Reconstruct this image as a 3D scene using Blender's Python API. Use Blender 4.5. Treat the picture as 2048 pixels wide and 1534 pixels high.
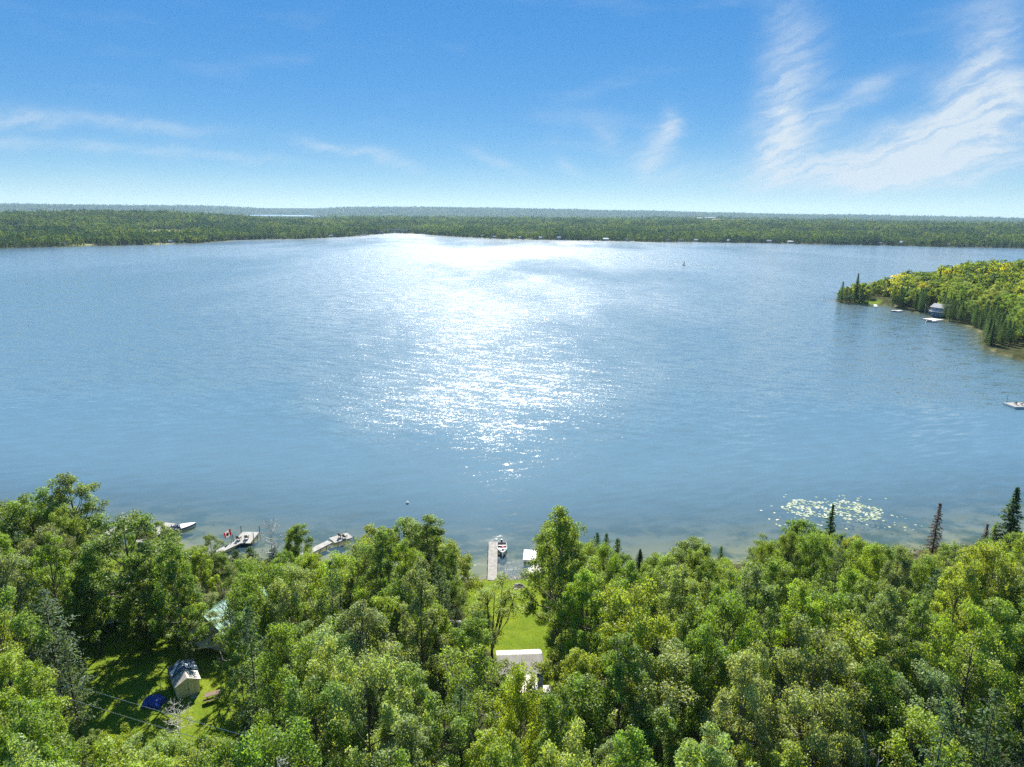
import bpy, math, random
import numpy as np
from mathutils import Matrix, Vector

for o in list(bpy.data.objects):
    bpy.data.objects.remove(o, do_unlink=True)
sc = bpy.context.scene
COL = sc.collection
R = math.radians

# ------------------------------------------------------------------ camera
CAM_H = 60.0
cam_d = bpy.data.cameras.new('camera')
cam_d.sensor_width = 36.0
cam_d.lens = 24.0
cam_d.clip_start = 0.5
cam_d.clip_end = 60000.0
cam = bpy.data.objects.new('camera', cam_d)
COL.objects.link(cam)
cam.matrix_world = Matrix.Translation((0, 0, CAM_H)) @ Matrix.Rotation(R(76.0), 4, 'X') @ Matrix.Rotation(R(0.5), 4, 'Z')
sc.camera = cam

# ------------------------------------------------------------------ world
SUN_EL, SUN_AZ = R(40.0), R(-1.5)          # azimuth measured from +Y towards +X
world = bpy.data.worlds.new('World')
sc.world = world
world.use_nodes = True
wn, wl = world.node_tree.nodes, world.node_tree.links
wn.clear()


class NB:
    """little node-graph writer"""
    def __init__(self, tree):
        self.n, self.l = tree.nodes, tree.links

    def node(self, typ, **kw):
        nd = self.n.new(typ)
        for k, v in kw.items():
            setattr(nd, k, v)
        return nd

    def put(self, sock, v):
        if isinstance(v, bpy.types.NodeSocket):
            self.l.new(v, sock)
        elif v is not None:
            sock.default_value = v

    def math(self, op, a, b=None, c=None, clamp=False):
        nd = self.node('ShaderNodeMath', operation=op, use_clamp=clamp)
        self.put(nd.inputs[0], a)
        self.put(nd.inputs[1], b)
        self.put(nd.inputs[2], c)
        return nd.outputs[0]

    def vmath(self, op, a, b=None, scale=None):
        nd = self.node('ShaderNodeVectorMath', operation=op)
        self.put(nd.inputs[0], a)
        self.put(nd.inputs[1], b)
        if scale is not None:
            self.put(nd.inputs['Scale'], scale)
        return nd.outputs['Value'] if op in ('LENGTH', 'DOT_PRODUCT', 'DISTANCE') else nd.outputs[0]

    def sep(self, v):
        nd = self.node('ShaderNodeSeparateXYZ')
        self.put(nd.inputs[0], v)
        return nd.outputs

    def comb(self, x, y, z):
        nd = self.node('ShaderNodeCombineXYZ')
        for s, v in zip(nd.inputs, (x, y, z)):
            self.put(s, v)
        return nd.outputs[0]

    def noise(self, vec, scale, detail=2.0, rough=0.5, out='Fac', dist=0.0, dims='3D'):
        nd = self.node('ShaderNodeTexNoise', noise_dimensions=dims)
        self.put(nd.inputs['Vector'], vec)
        nd.inputs['Scale'].default_value = scale
        nd.inputs['Detail'].default_value = detail
        nd.inputs['Roughness'].default_value = rough
        nd.inputs['Distortion'].default_value = dist
        return nd.outputs[out]

    def mixc(self, fac, a, b, blend='MIX'):
        nd = self.node('ShaderNodeMix', data_type='RGBA', blend_type=blend)
        self.put(nd.inputs[0], fac)
        self.put(nd.inputs[6], a)
        self.put(nd.inputs[7], b)
        return nd.outputs[2]

    def maprange(self, v, a, b, c=0.0, d=1.0, smooth=True):
        nd = self.node('ShaderNodeMapRange', interpolation_type='SMOOTHSTEP' if smooth else 'LINEAR')
        self.put(nd.inputs[0], v)
        for i, x in zip((1, 2, 3, 4), (a, b, c, d)):
            self.put(nd.inputs[i], x)
        return nd.outputs[0]

    def mixs(self, fac, a, b):
        nd = self.node('ShaderNodeMixShader')
        self.put(nd.inputs[0], fac)
        self.l.new(a, nd.inputs[1])
        self.l.new(b, nd.inputs[2])
        return nd.outputs[0]


w = NB(world.node_tree)
sky = w.node('ShaderNodeTexSky', sky_type='NISHITA')
sky.sun_disc = False
sky.sun_elevation = SUN_EL
sky.sun_rotation = SUN_AZ
sky.altitude = 0.0
sky.air_density = 0.6
sky.dust_density = 0.0
sky.ozone_density = 3.0
gdir = w.vmath('NORMALIZE', w.node('ShaderNodeTexCoord').outputs['Generated'])
gx, gy, gz = w.sep(gdir)
hs = w.node('ShaderNodeHueSaturation')
hs.inputs['Hue'].default_value = 0.494
hs.inputs['Saturation'].default_value = 1.26
hs.inputs['Value'].default_value = 1.0
# the film compresses the bright horizon: scale by (brightest channel / 6.5) ^ -0.7
sr, sg, sb = w.sep(sky.outputs[0])
vmax = w.math('MAXIMUM', w.math('MAXIMUM', sr, sg), w.math('MAXIMUM', sb, 0.5))
wl.new(w.vmath('SCALE', sky.outputs[0], scale=w.math('POWER', w.math('DIVIDE', vmax, 6.5), -0.7)), hs.inputs['Color'])
# cirrus: thin ice cloud laid out by compass bearing and elevation (degrees)
az = w.math('MULTIPLY', w.math('ARCTAN2', gx, gy), 57.29578)
el = w.math('MULTIPLY', w.math('ARCSINE', gz), 57.29578)
warp = w.noise(w.comb(w.math('MULTIPLY', az, 0.16), w.math('MULTIPLY', el, 0.22), 3.7), 1.0, 6.0, 0.68, 'Color')
wx, wy, wz = w.sep(warp)
az2 = w.math('ADD', az, w.math('MULTIPLY', w.math('SUBTRACT', wx, 0.5), 3.6))
el2 = w.math('ADD', el, w.math('MULTIPLY', w.math('SUBTRACT', wy, 0.5), 3.0))
CIRRUS = [  # bearing, elevation, direction of the streak, half length, half width, strength
    (20.2, 12.7, -71, 2.1, 1.68, 0.39),
    (20.7, 9.8, -93, 1.6, 1.80, 0.57),
    (20.2, 7.5, -113, 1.4, 1.76, 0.64),
    (20.7, 5.3, -48, 1.9, 2.22, 0.62),
    (20.0, 3.4, -154, 2.3, 2.39, 0.54),
    (25.6, 8.6, -141, 1.5, 0.76, 0.35),
    (23.8, 7.1, -142, 1.4, 0.92, 0.39),
    (32.6, 11.3, -84, 1.8, 1.85, 0.48),
    (32.6, 8.6, -97, 1.6, 2.18, 0.66),
    (31.6, 6.5, -136, 1.5, 2.06, 0.68),
    (29.0, 4.9, -157, 2.3, 1.80, 0.66),
    (24.9, 3.6, -165, 3.1, 1.59, 0.60),
    (34.3, 7.3, -133, 1.6, 1.34, 0.54),
    (31.7, 5.4, -151, 2.4, 1.47, 0.60),
    (27.6, 3.8, -164, 3.1, 1.59, 0.54),
    (33.7, 4.2, -158, 3.1, 1.26, 0.60),
    (28.7, 2.7, -169, 3.4, 1.26, 0.48),
    (12.0, 7.0, -70, 1.0, 0.67, 0.44),
    (12.0, 5.5, -113, 1.1, 1.05, 0.46),
    (10.6, 4.0, -146, 1.7, 1.47, 0.39),
    (7.3, 6.0, -52, 1.5, 1.01, 0.22),
    (4.5, 3.7, -32, 1.2, 0.50, 0.29),
    (-1.3, 4.2, -24, 2.4, 0.44, 0.31),
    (-13.6, 4.8, -6, 2.8, 0.46, 0.40),
    (-9.6, 3.8, -24, 2.3, 0.59, 0.34),
    (-35.1, 5.6, 4, 4.9, 0.61, 0.35),
    (-27.3, 5.8, -2, 4.8, 0.50, 0.30),
    (-34.6, 4.0, 1, 5.8, 0.44, 0.26),
    (-23.7, 3.9, -2, 7.8, 0.34, 0.23),
    (26.0, 2.7, 4, 9.0, 1.2, .34), (13.0, 3.2, 5, 4.5, 1.0, .22),
    (52.0, 8.0, 60, 9.0, 2.0, .7), (62.0, 13.0, 110, 7.0, 2.2, .6), (-58.0, 9.0, 170, 12.0, 1.0, .5)]
tot = None
for b, e, ang, hl, hw, st in CIRRUS:
    ca, sa = math.cos(R(ang)), math.sin(R(ang))
    dx, dy = w.math('SUBTRACT', az2, b), w.math('SUBTRACT', el2, e)
    u = w.math('MULTIPLY_ADD', dx, ca / hl, w.math('MULTIPLY', dy, sa / hl))
    v = w.math('MULTIPLY_ADD', dx, -sa / hw, w.math('MULTIPLY', dy, ca / hw))
    q = w.math('MULTIPLY_ADD', u, u, w.math('MULTIPLY', v, v))
    g = w.math('MULTIPLY', w.math('EXPONENT', w.math('MULTIPLY', q, -1.0)), st)
    tot = g if tot is None else w.math('ADD', tot, g)
fib = w.noise(w.comb(w.math('MULTIPLY', az2, 0.30), w.math('MULTIPLY', w.math('ADD', el2, w.math('MULTIPLY', az2, -0.32)), 1.5), 1.3), 1.0, 5.0, 0.6)
fib2 = w.noise(w.comb(w.math('MULTIPLY', az, 0.09), w.math('MULTIPLY', el, 0.35), 9.1), 1.0, 4.0, 0.55)
cl = w.math('MULTIPLY', tot, w.maprange(fib, 0.30, 0.66, 0.46, 1.22))
veil = w.math('MULTIPLY', w.maprange(fib2, 0.52, 0.8), 0.16)
cl = w.math('MULTIPLY', w.math('ADD', cl, veil), w.maprange(el, 0.2, 2.6), clamp=True)
cl = w.math('MULTIPLY', cl, 0.97)
skyc = w.mixc(cl, hs.outputs[0], (6.0, 6.9, 7.7, 1.0))
world.cycles.sampling_method = 'MANUAL'
world.cycles.sample_map_resolution = 256
bg = w.node('ShaderNodeBackground')
bg.inputs['Strength'].default_value = 0.05
wl.new(skyc, bg.inputs[0])
wo = w.node('ShaderNodeOutputWorld')
wl.new(bg.outputs[0], wo.inputs[0])

sun_d = bpy.data.lights.new('sun', 'SUN')
sun_d.energy = 5.0
sun_d.angle = R(0.55)
sun_d.color = (1.0, 0.95, 0.86)
sun = bpy.data.objects.new('sun', sun_d)
COL.objects.link(sun)
sdir = Vector((math.sin(SUN_AZ) * math.cos(SUN_EL), math.cos(SUN_AZ) * math.cos(SUN_EL), math.sin(SUN_EL)))
sun.rotation_euler = sdir.to_track_quat('Z', 'Y').to_euler()
sun.location = (0, 0, 300)

sc.view_settings.view_transform = 'Standard'
sc.view_settings.look = 'None'
sc.view_settings.exposure = 1.2
sc.view_settings.gamma = 1.0
sc.view_settings.use_curve_mapping = False
cy = sc.cycles
cy.max_bounces = 6
cy.diffuse_bounces = 3
cy.glossy_bounces = 2
cy.transmission_bounces = 4
cy.transparent_max_bounces = 8
cy.volume_bounces = 0
cy.caustics_reflective = False
cy.caustics_refractive = False
cy.sample_clamp_indirect = 4.0
cy.sample_clamp_direct = 3.2
cy.use_denoising = False
cy.use_adaptive_sampling = True
cy.adaptive_threshold = 0.01


# ------------------------------------------------------------------ helpers
def mat(name):
    m = bpy.data.materials.new(name)
    m.use_nodes = True
    m.node_tree.nodes.clear()
    b = NB(m.node_tree)
    out = b.node('ShaderNodeOutputMaterial')
    return m, b, out


def plain(name, col, rough=0.6, var=0.18, scale=3.0, metal=0.0, spec=0.4):
    """painted or bare surface: colour with blotchy wear and a fine grain"""
    m, b, out = mat(name)
    p = b.node('ShaderNodeBsdfPrincipled')
    pos = b.node('ShaderNodeTexCoord').outputs['Object']
    n = b.noise(pos, scale, 5.0, 0.65)
    dark = tuple(c * (1 - var) for c in col) + (1,)
    lite = tuple(min(1, c * (1 + var)) for c in col) + (1,)
    b.put(p.inputs['Base Color'], b.mixc(b.maprange(n, .3, .7), dark, lite))
    p.inputs['Roughness'].default_value = rough
    p.inputs['Metallic'].default_value = metal
    p.inputs['Specular IOR Level'].default_value = spec
    b.l.new(p.outputs[0], out.inputs[0])
    return m


class MB:
    """collects simple solids, then links them as ONE mesh object"""
    def __init__(self):
        self.v, self.f = [], []

    def add(self, vs, fs):
        k = len(self.v)
        self.v += [tuple(p) for p in vs]
        self.f += [tuple(i + k for i in f) for f in fs]
        return self

    def box(self, c, s, rz=0.0, taper=1.0):
        hx, hy, hz = s[0] / 2, s[1] / 2, s[2] / 2
        ca, sa = math.cos(rz), math.sin(rz)
        vs = []
        for z, t in ((-hz, 1.0), (hz, taper)):
            for x, y in ((-hx, -hy), (hx, -hy), (hx, hy), (-hx, hy)):
                vs.append((c[0] + (x * ca - y * sa) * t, c[1] + (x * sa + y * ca) * t, c[2] + z))
        return self.add(vs, [(3, 2, 1, 0), (4, 5, 6, 7), (0, 1, 5, 4), (1, 2, 6, 5), (2, 3, 7, 6), (3, 0, 4, 7)])

    def tube(self, pts, rad, n=6, cap=True):
        pts = [Vector(p) for p in pts]
        if not isinstance(rad, (list, tuple)):
            rad = [rad] * len(pts)
        k0 = len(self.v)
        for i, p in enumerate(pts):
            d = (pts[min(i + 1, len(pts) - 1)] - pts[max(i - 1, 0)]).normalized()
            a = d.cross(Vector((0, 0, 1)) if abs(d.z) < 0.9 else Vector((1, 0, 0))).normalized()
            b = d.cross(a)
            for j in range(n):
                t = 2 * math.pi * j / n
                self.v.append(tuple(p + (a * math.cos(t) + b * math.sin(t)) * rad[i]))
        for i in range(len(pts) - 1):
            for j in range(n):
                q, r = k0 + i * n + j, k0 + i * n + (j + 1) % n
                self.f.append((q, r, r + n, q + n))
        if cap:
            self.f.append(tuple(k0 + j for j in reversed(range(n))))
            e = k0 + (len(pts) - 1) * n
            self.f.append(tuple(e + j for j in range(n)))
        return self

    def prism(self, poly, z0, z1):
        n = len(poly)
        vs = [(x, y, z0) for x, y in poly] + [(x, y, z1) for x, y in poly]
        fs = [tuple(reversed(range(n))), tuple(range(n, 2 * n))]
        fs += [(i, (i + 1) % n, n + (i + 1) % n, n + i) for i in range(n)]
        return self.add(vs, fs)

    def loft(self, rings, close=True):
        k0 = len(self.v)
        n = len(rings[0])
        for r in rings:
            self.v += [tuple(p) for p in r]
        for i in range(len(rings) - 1):
            for j in range(n if close else n - 1):
                q, r = k0 + i * n + j, k0 + i * n + (j + 1) % n
                self.f.append((q, r, r + n, q + n))
        return self

    def build(self, name, m, parent=None, smooth=False):
        me = bpy.data.meshes.new(name)
        me.from_pydata(self.v, [], self.f)
        me.materials.append(m)
        if smooth:
            me.polygons.foreach_set('use_smooth', [True] * len(me.polygons))
        me.update()
        o = bpy.data.objects.new(name, me)
        COL.objects.link(o)
        if parent:
            o.parent = parent
        return o


def quads_mesh(name, verts, mats, tint=None, nside=4):
    """numpy fast path: verts (n,nside,3)"""
    n = len(verts)
    me = bpy.data.meshes.new(name)
    me.vertices.add(n * nside)
    me.vertices.foreach_set('co', verts.reshape(-1).astype(np.float32))
    me.loops.add(n * nside)
    me.loops.foreach_set('vertex_index', np.arange(n * nside, dtype=np.int32))
    me.polygons.add(n)
    me.polygons.foreach_set('loop_start', np.arange(0, n * nside, nside, dtype=np.int32))
    me.polygons.foreach_set('loop_total', np.full(n, nside, dtype=np.int32))
    for m in mats:
        me.materials.append(m)
    if tint is not None:
        a = me.attributes.new('tint', 'FLOAT', 'FACE')
        a.data.foreach_set('value', tint.astype(np.float32))
    me.update(calc_edges=True)
    return me


def tag(o, label=None, cat=None, group=None, kind=None):
    for k, v in (('label', label), ('category', cat), ('group', group), ('kind', kind)):
        if v:
            o[k] = v
    return o


def empty(name, loc, rz=0.0, label=None, cat=None, group=None):
    o = bpy.data.objects.new(name, None)
    COL.objects.link(o)
    o.location = loc
    o.rotation_euler = (0, 0, rz)
    o.empty_display_size = 0.5
    return tag(o, label, cat, group)


def smooth01(a, b, x):
    t = np.clip((x - a) / (b - a), 0, 1)
    return t * t * (3 - 2 * t)


# ------------------------------------------------------------------ terrain
NEAR = [(-420, 150), (-200, 122), (-94.6, 115.4), (-76.3, 115.8), (-66.1, 114.0), (-53.8, 111.0), (-44.4, 109.7), (-35.3, 109.0),
        (-22.7, 107.5), (-12.0, 105.1), (-5.0, 103.9), (-3.2, 104.6), (0.0, 104.3), (2.5, 105.4), (5.1, 106.2), (15.6, 107.3), (37.1, 109.7),
        (52.2, 111.8), (66.8, 113.9), (82.2, 116.7), (98.5, 120.1), (150, 134), (215, 165), (250, 205), (240, 250)]
PEN = [(220.9, 288.8), (217.8, 299.3), (227.1, 326.0), (251.1, 362.9), (257.3, 385.1), (258.2, 407.6), (259.2, 422.0),
       (260.2, 463.8), (251.2, 476.3), (237.7, 480.8), (232.8, 491.6), (241.2, 509.9), (276.4, 545.2), (338.0, 599.3),
       (404.1, 635.5), (499.7, 673.0), (800, 760), (1400, 1000)]
FAR = [(1500, 1250), (1027.4, 1400.1), (903.6, 1440.5), (770.2, 1482.9), (628.8, 1527.8), (529.8, 1559.3), (430, 1556), (307.4, 1566.6),
       (190, 1606), (86.1, 1634.1), (-31.8, 1670.1), (-164.7, 1816.5), (-268.1, 2007.0), (-352.8, 2083.3), (-386.0, 1880.5), (-413.4, 1713.5),
       (-478.4, 1563.4), (-580.9, 1480.8), (-597.1, 1326.3), (-644.0, 1232.6), (-731.8, 1160.0), (-799.7, 1081.4),
       (-980, 960), (-1350, 760), (-1500, 400), (-900, 230)]
LAKE = np.array(NEAR + PEN + FAR, dtype=float)


def lake_sd(x, y):
    """signed distance to the shoreline: > 0 on land, < 0 in the lake"""
    x = np.asarray(x, float)
    y = np.asarray(y, float)
    best = np.full(x.shape, 1e12)
    inside = np.zeros(x.shape, bool)
    n = len(LAKE)
    for i in range(n):
        ax, ay = LAKE[i]
        bx, by = LAKE[(i + 1) % n]
        dx, dy = bx - ax, by - ay
        t = np.clip(((x - ax) * dx + (y - ay) * dy) / (dx * dx + dy * dy), 0, 1)
        best = np.minimum(best, (x - ax - t * dx) ** 2 + (y - ay - t * dy) ** 2)
        cr = (ay > y) != (by > y)
        if abs(dy) > 1e-9:
            inside ^= cr & (x < dx * (y - ay) / dy + ax)
    d = np.sqrt(best)
    return np.where(inside, -d, d)


def wob(x, y, s, seed):
    rr = np.random.RandomState(seed)
    h = np.zeros(np.shape(x))
    for k in range(5):
        a = rr.uniform(0, 6.28)
        f = (0.6 + 0.5 * k) / s
        h = h + np.sin((x * math.cos(a) + y * math.sin(a)) * f * 6.28 + rr.uniform(0, 6.28)) / (1 + 0.6 * k)
    return h / 2.4


RIDGE_AZ = [-60, -37, -25, -13, 3, 11, 19, 28, 37, 60]
RIDGE_H = [84, 92, 98, 104, 102, 86, 62, 44, 32, 30]


def terrain(x, y, sd=None):
    x = np.asarray(x, float)
    y = np.asarray(y, float)
    if sd is None:
        sd = lake_sd(x, y)
    r = np.hypot(x, y)
    azd = np.degrees(np.arctan2(x, y))
    land = np.maximum(sd, 0)
    near = 0.9 * (1 - np.exp(-land / 3.0)) + 0.04 * np.minimum(land, 110) + 0.12 * wob(x, y, 9, 3) * smooth01(4, 14, land)
    near = near + 9.0 * smooth01(12, 90, land) * smooth01(200, 240, x) * smooth01(250, 300, y)
    farw = smooth01(620, 800, y) + smooth01(500, 700, -x) * (y > 0)
    farw = np.clip(farw, 0, 1)
    vale = np.exp(-((azd + 17.8) / 4.5) ** 2)
    inland = 20 * (1 - .72 * vale) * smooth01(60, 1300, land) * (1 - 0.6 * smooth01(3000, 4600, r))
    hill = 24 * np.exp(-(((x + 1270) / 620) ** 2 + ((y - 2420) / 520) ** 2))
    roll = 5.0 * wob(x, y, 650, 5) * smooth01(200, 900, land) * (1 - vale)
    ridge = np.interp(azd, RIDGE_AZ, RIDGE_H) * smooth01(6900, 9600, r - 1300 * vale) + 9 * wob(x, y, 2600, 8) * smooth01(6500, 8000, r - 1300 * vale)
    farm = 24 * np.exp(-(((x - 1500) / 800) ** 2 + ((y - 4700) / 600) ** 2))
    far = 1.2 * (1 - np.exp(-land / 6.0)) + inland + hill + farm + roll + ridge
    h = near * (1 - farw) + far * farw
    # a distant second lake lies in a shallow basin
    inl2 = (np.abs(azd + 17.8) < 3.6) & (r > 5750) & (r < 8500)
    h = np.where(inl2, 20.0 + 0 * r, h)
    bed = np.maximum(-0.35 - np.where(y > 170, .28, .065) * np.abs(sd) - 0.0018 * sd * sd, -9.0) * np.clip(np.abs(sd) / 1.5, 0, 1)
    return np.where(sd > 0, h, bed)


def ground_z(x, y):
    return float(terrain(np.array([x]), np.array([y]))[0])


def in_poly(x, y, P):
    x = np.asarray(x, float)
    y = np.asarray(y, float)
    c = np.zeros(x.shape, bool)
    n = len(P)
    for i in range(n):
        ax, ay = P[i]
        bx, by = P[(i + 1) % n]
        if abs(by - ay) > 1e-9:
            c ^= ((ay > y) != (by > y)) & (x < (bx - ax) * (y - ay) / (by - ay) + ax)
    return c


LAWNS = [
    [(-6.5, 103.0), (4.5, 103.0), (6.0, 96.0), (8.0, 90), (9.5, 82.0), (7.5, 74.0), (2.0, 74), (-3.0, 82.0), (-7.0, 91.0)],
    [(-66, 74), (-56, 62), (-38.4, 60.5), (-31.0, 62.5), (-29.5, 74), (-36, 82.0), (-48.9, 86), (-58.0, 92.0), (-70.0, 88.0)],
    [(-74, 99), (-60, 97), (-54, 104), (-62, 110), (-72, 110)],
    [(240, 485), (250, 480), (256, 474), (260, 480), (250, 489)]]
FIELDS = [  # open ground seen among the far woods: centre, half axes
    (1250, 4450, 300, 330), (1720, 4600, 330, 260), (1283, 1772, 120, 60), (-840, 1700, 85, 120), (2675, 5888, 360, 180),
    (1240, 2600, 90, 50), (-735, 1195, 26, 16), (-640, 1262, 22, 12), (2700, 4700, 330, 130), (300, 2500, 110, 50), (47, 1990, 40, 26)]
SETTLED = []                                  # filled by the far cottages: no tree stands on them


def in_fields(x, y):
    f = np.zeros(np.shape(x))
    for cx, cy_, a, b in FIELDS:
        q = ((x - cx) / a) ** 2 + ((y - cy_) / b) ** 2
        f = np.maximum(f, 1 - smooth01(0.7, 1.15, q))
    return f


rad = np.concatenate([np.linspace(8, 40, 14), np.arange(40.6, 128, 0.7), np.geomspace(129, 12500, 150)])
ang = np.concatenate([np.linspace(-180, -56, 32)[:-1], np.arange(-56, 56.01, 0.32), np.linspace(56, 180, 32)[1:-1]])
A, RR = np.meshgrid(np.radians(ang), rad)
GX, GY = RR * np.sin(A), RR * np.cos(A)
SDG = lake_sd(GX, GY)
GZ = terrain(GX, GY, SDG)
nr, na = GX.shape


def grid_mesh(name, X, Y, Z, keep=None):
    idx = np.arange(nr * na).reshape(nr, na)
    nxt = np.roll(idx, -1, axis=1)
    q = np.stack([idx[:-1], nxt[:-1], nxt[1:], idx[1:]], -1).reshape(-1, 4)
    if keep is not None:
        q = q[keep.reshape(-1)[q].any(1)]
    me = bpy.data.meshes.new(name)
    me.vertices.add(nr * na)
    me.vertices.foreach_set('co', np.stack([X, Y, Z], -1).reshape(-1).astype(np.float32))
    me.loops.add(len(q) * 4)
    me.loops.foreach_set('vertex_index', q.reshape(-1).astype(np.int32))
    me.polygons.add(len(q))
    me.polygons.foreach_set('loop_start', np.arange(0, len(q) * 4, 4, dtype=np.int32))
    me.polygons.foreach_set('loop_total', np.full(len(q), 4, dtype=np.int32))
    me.polygons.foreach_set('use_smooth', np.ones(len(q), bool))
    me.update(calc_edges=True)
    return me


def vattr(me, name, arr):
    a = me.attributes.new(name, 'FLOAT', 'POINT')
    a.data.foreach_set('value', np.asarray(arr, np.float32).reshape(-1))


def ground_material():
    m, b, out = mat('ground')
    pos = b.node('ShaderNodeNewGeometry').outputs['Position']

    def at(n):
        return b.node('ShaderNodeAttribute', attribute_name=n).outputs['Fac']
    n1 = b.noise(pos, 0.35, 5.0, 0.6)
    n2 = b.noise(pos, 4.0, 4.0, 0.7)
    n3 = b.noise(pos, 0.004, 5.0, 0.6)
    floor = b.mixc(b.maprange(n1, .35, .65), (.035, .045, .018, 1), (.075, .07, .035, 1))
    floor = b.mixc(b.math('MULTIPLY', b.maprange(n2, .5, .7), .5), floor, (.05, .085, .02, 1))
    grass = b.mixc(b.maprange(n1, .35, .7), (.13, .20, .02, 1), (.23, .28, .028, 1))
    grass = b.mixc(b.maprange(n2, .35, .75), b.mixc(.5, grass, (.07, .12, .02, 1)), grass)
    worn = b.math('MULTIPLY', b.maprange(b.noise(pos, .55, 5.0, .7), .56, .72), .55)
    grass = b.mixc(worn, grass, (.20, .17, .06, 1))
    field = b.mixc(b.maprange(n3, .3, .7), (.24, .26, .10, 1), (.36, .34, .17, 1))
    sand = b.mixc(b.maprange(n2, .35, .65), (.16, .15, .11, 1), (.33, .31, .25, 1))
    weed = b.mixc(b.maprange(b.noise(pos, 0.16, 4.0, .6), .42, .62), (.26, .24, .13, 1), (.07, .095, .05, 1))
    c = b.mixc(at('lawn'), floor, grass)
    c = b.mixc(at('field'), c, field)
    c = b.mixc(at('beach'), c, sand)
    c = b.mixc(at('bed'), c, weed)
    bs = b.node('ShaderNodeBsdfDiffuse')
    b.put(bs.inputs[0], c)
    tr = b.node('ShaderNodeBsdfTranslucent')
    b.put(tr.inputs[0], c)
    bump = b.node('ShaderNodeBump')
    bump.inputs['Strength'].default_value = 0.6
    bump.inputs['Distance'].default_value = 0.08
    b.put(bump.inputs['Height'], b.noise(pos, 7.0, 4.0, .7))
    b.l.new(bump.outputs[0], bs.inputs['Normal'])
    b.l.new(bs.outputs[0], out.inputs[0])
    return m


lawn = np.zeros(GX.shape)
for P in LAWNS:
    lawn = np.maximum(lawn, in_poly(GX, GY, P))
me = grid_mesh('ground', GX, GY, GZ)
vattr(me, 'lawn', lawn * (SDG > 0.8))
vattr(me, 'field', in_fields(GX, GY))
beach = (1 - smooth01(0.3, 1.5, SDG)) * (SDG > -7) * (np.abs(GX - .8) < 4.2) * (GY < 120)
beach = np.maximum(beach, 0.6 * (1 - smooth01(0.1, 1.0, SDG)) * (SDG > -0.8) * (RR < 140))
vattr(me, 'beach', beach)
vattr(me, 'bed', (SDG < -0.9) & (beach < .2))
me.materials.append(ground_material())
ground = bpy.data.objects.new('ground', me)
COL.objects.link(ground)
tag(ground, 'wooded shore, lawns and far rolling country round the lake', kind='structure')


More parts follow.
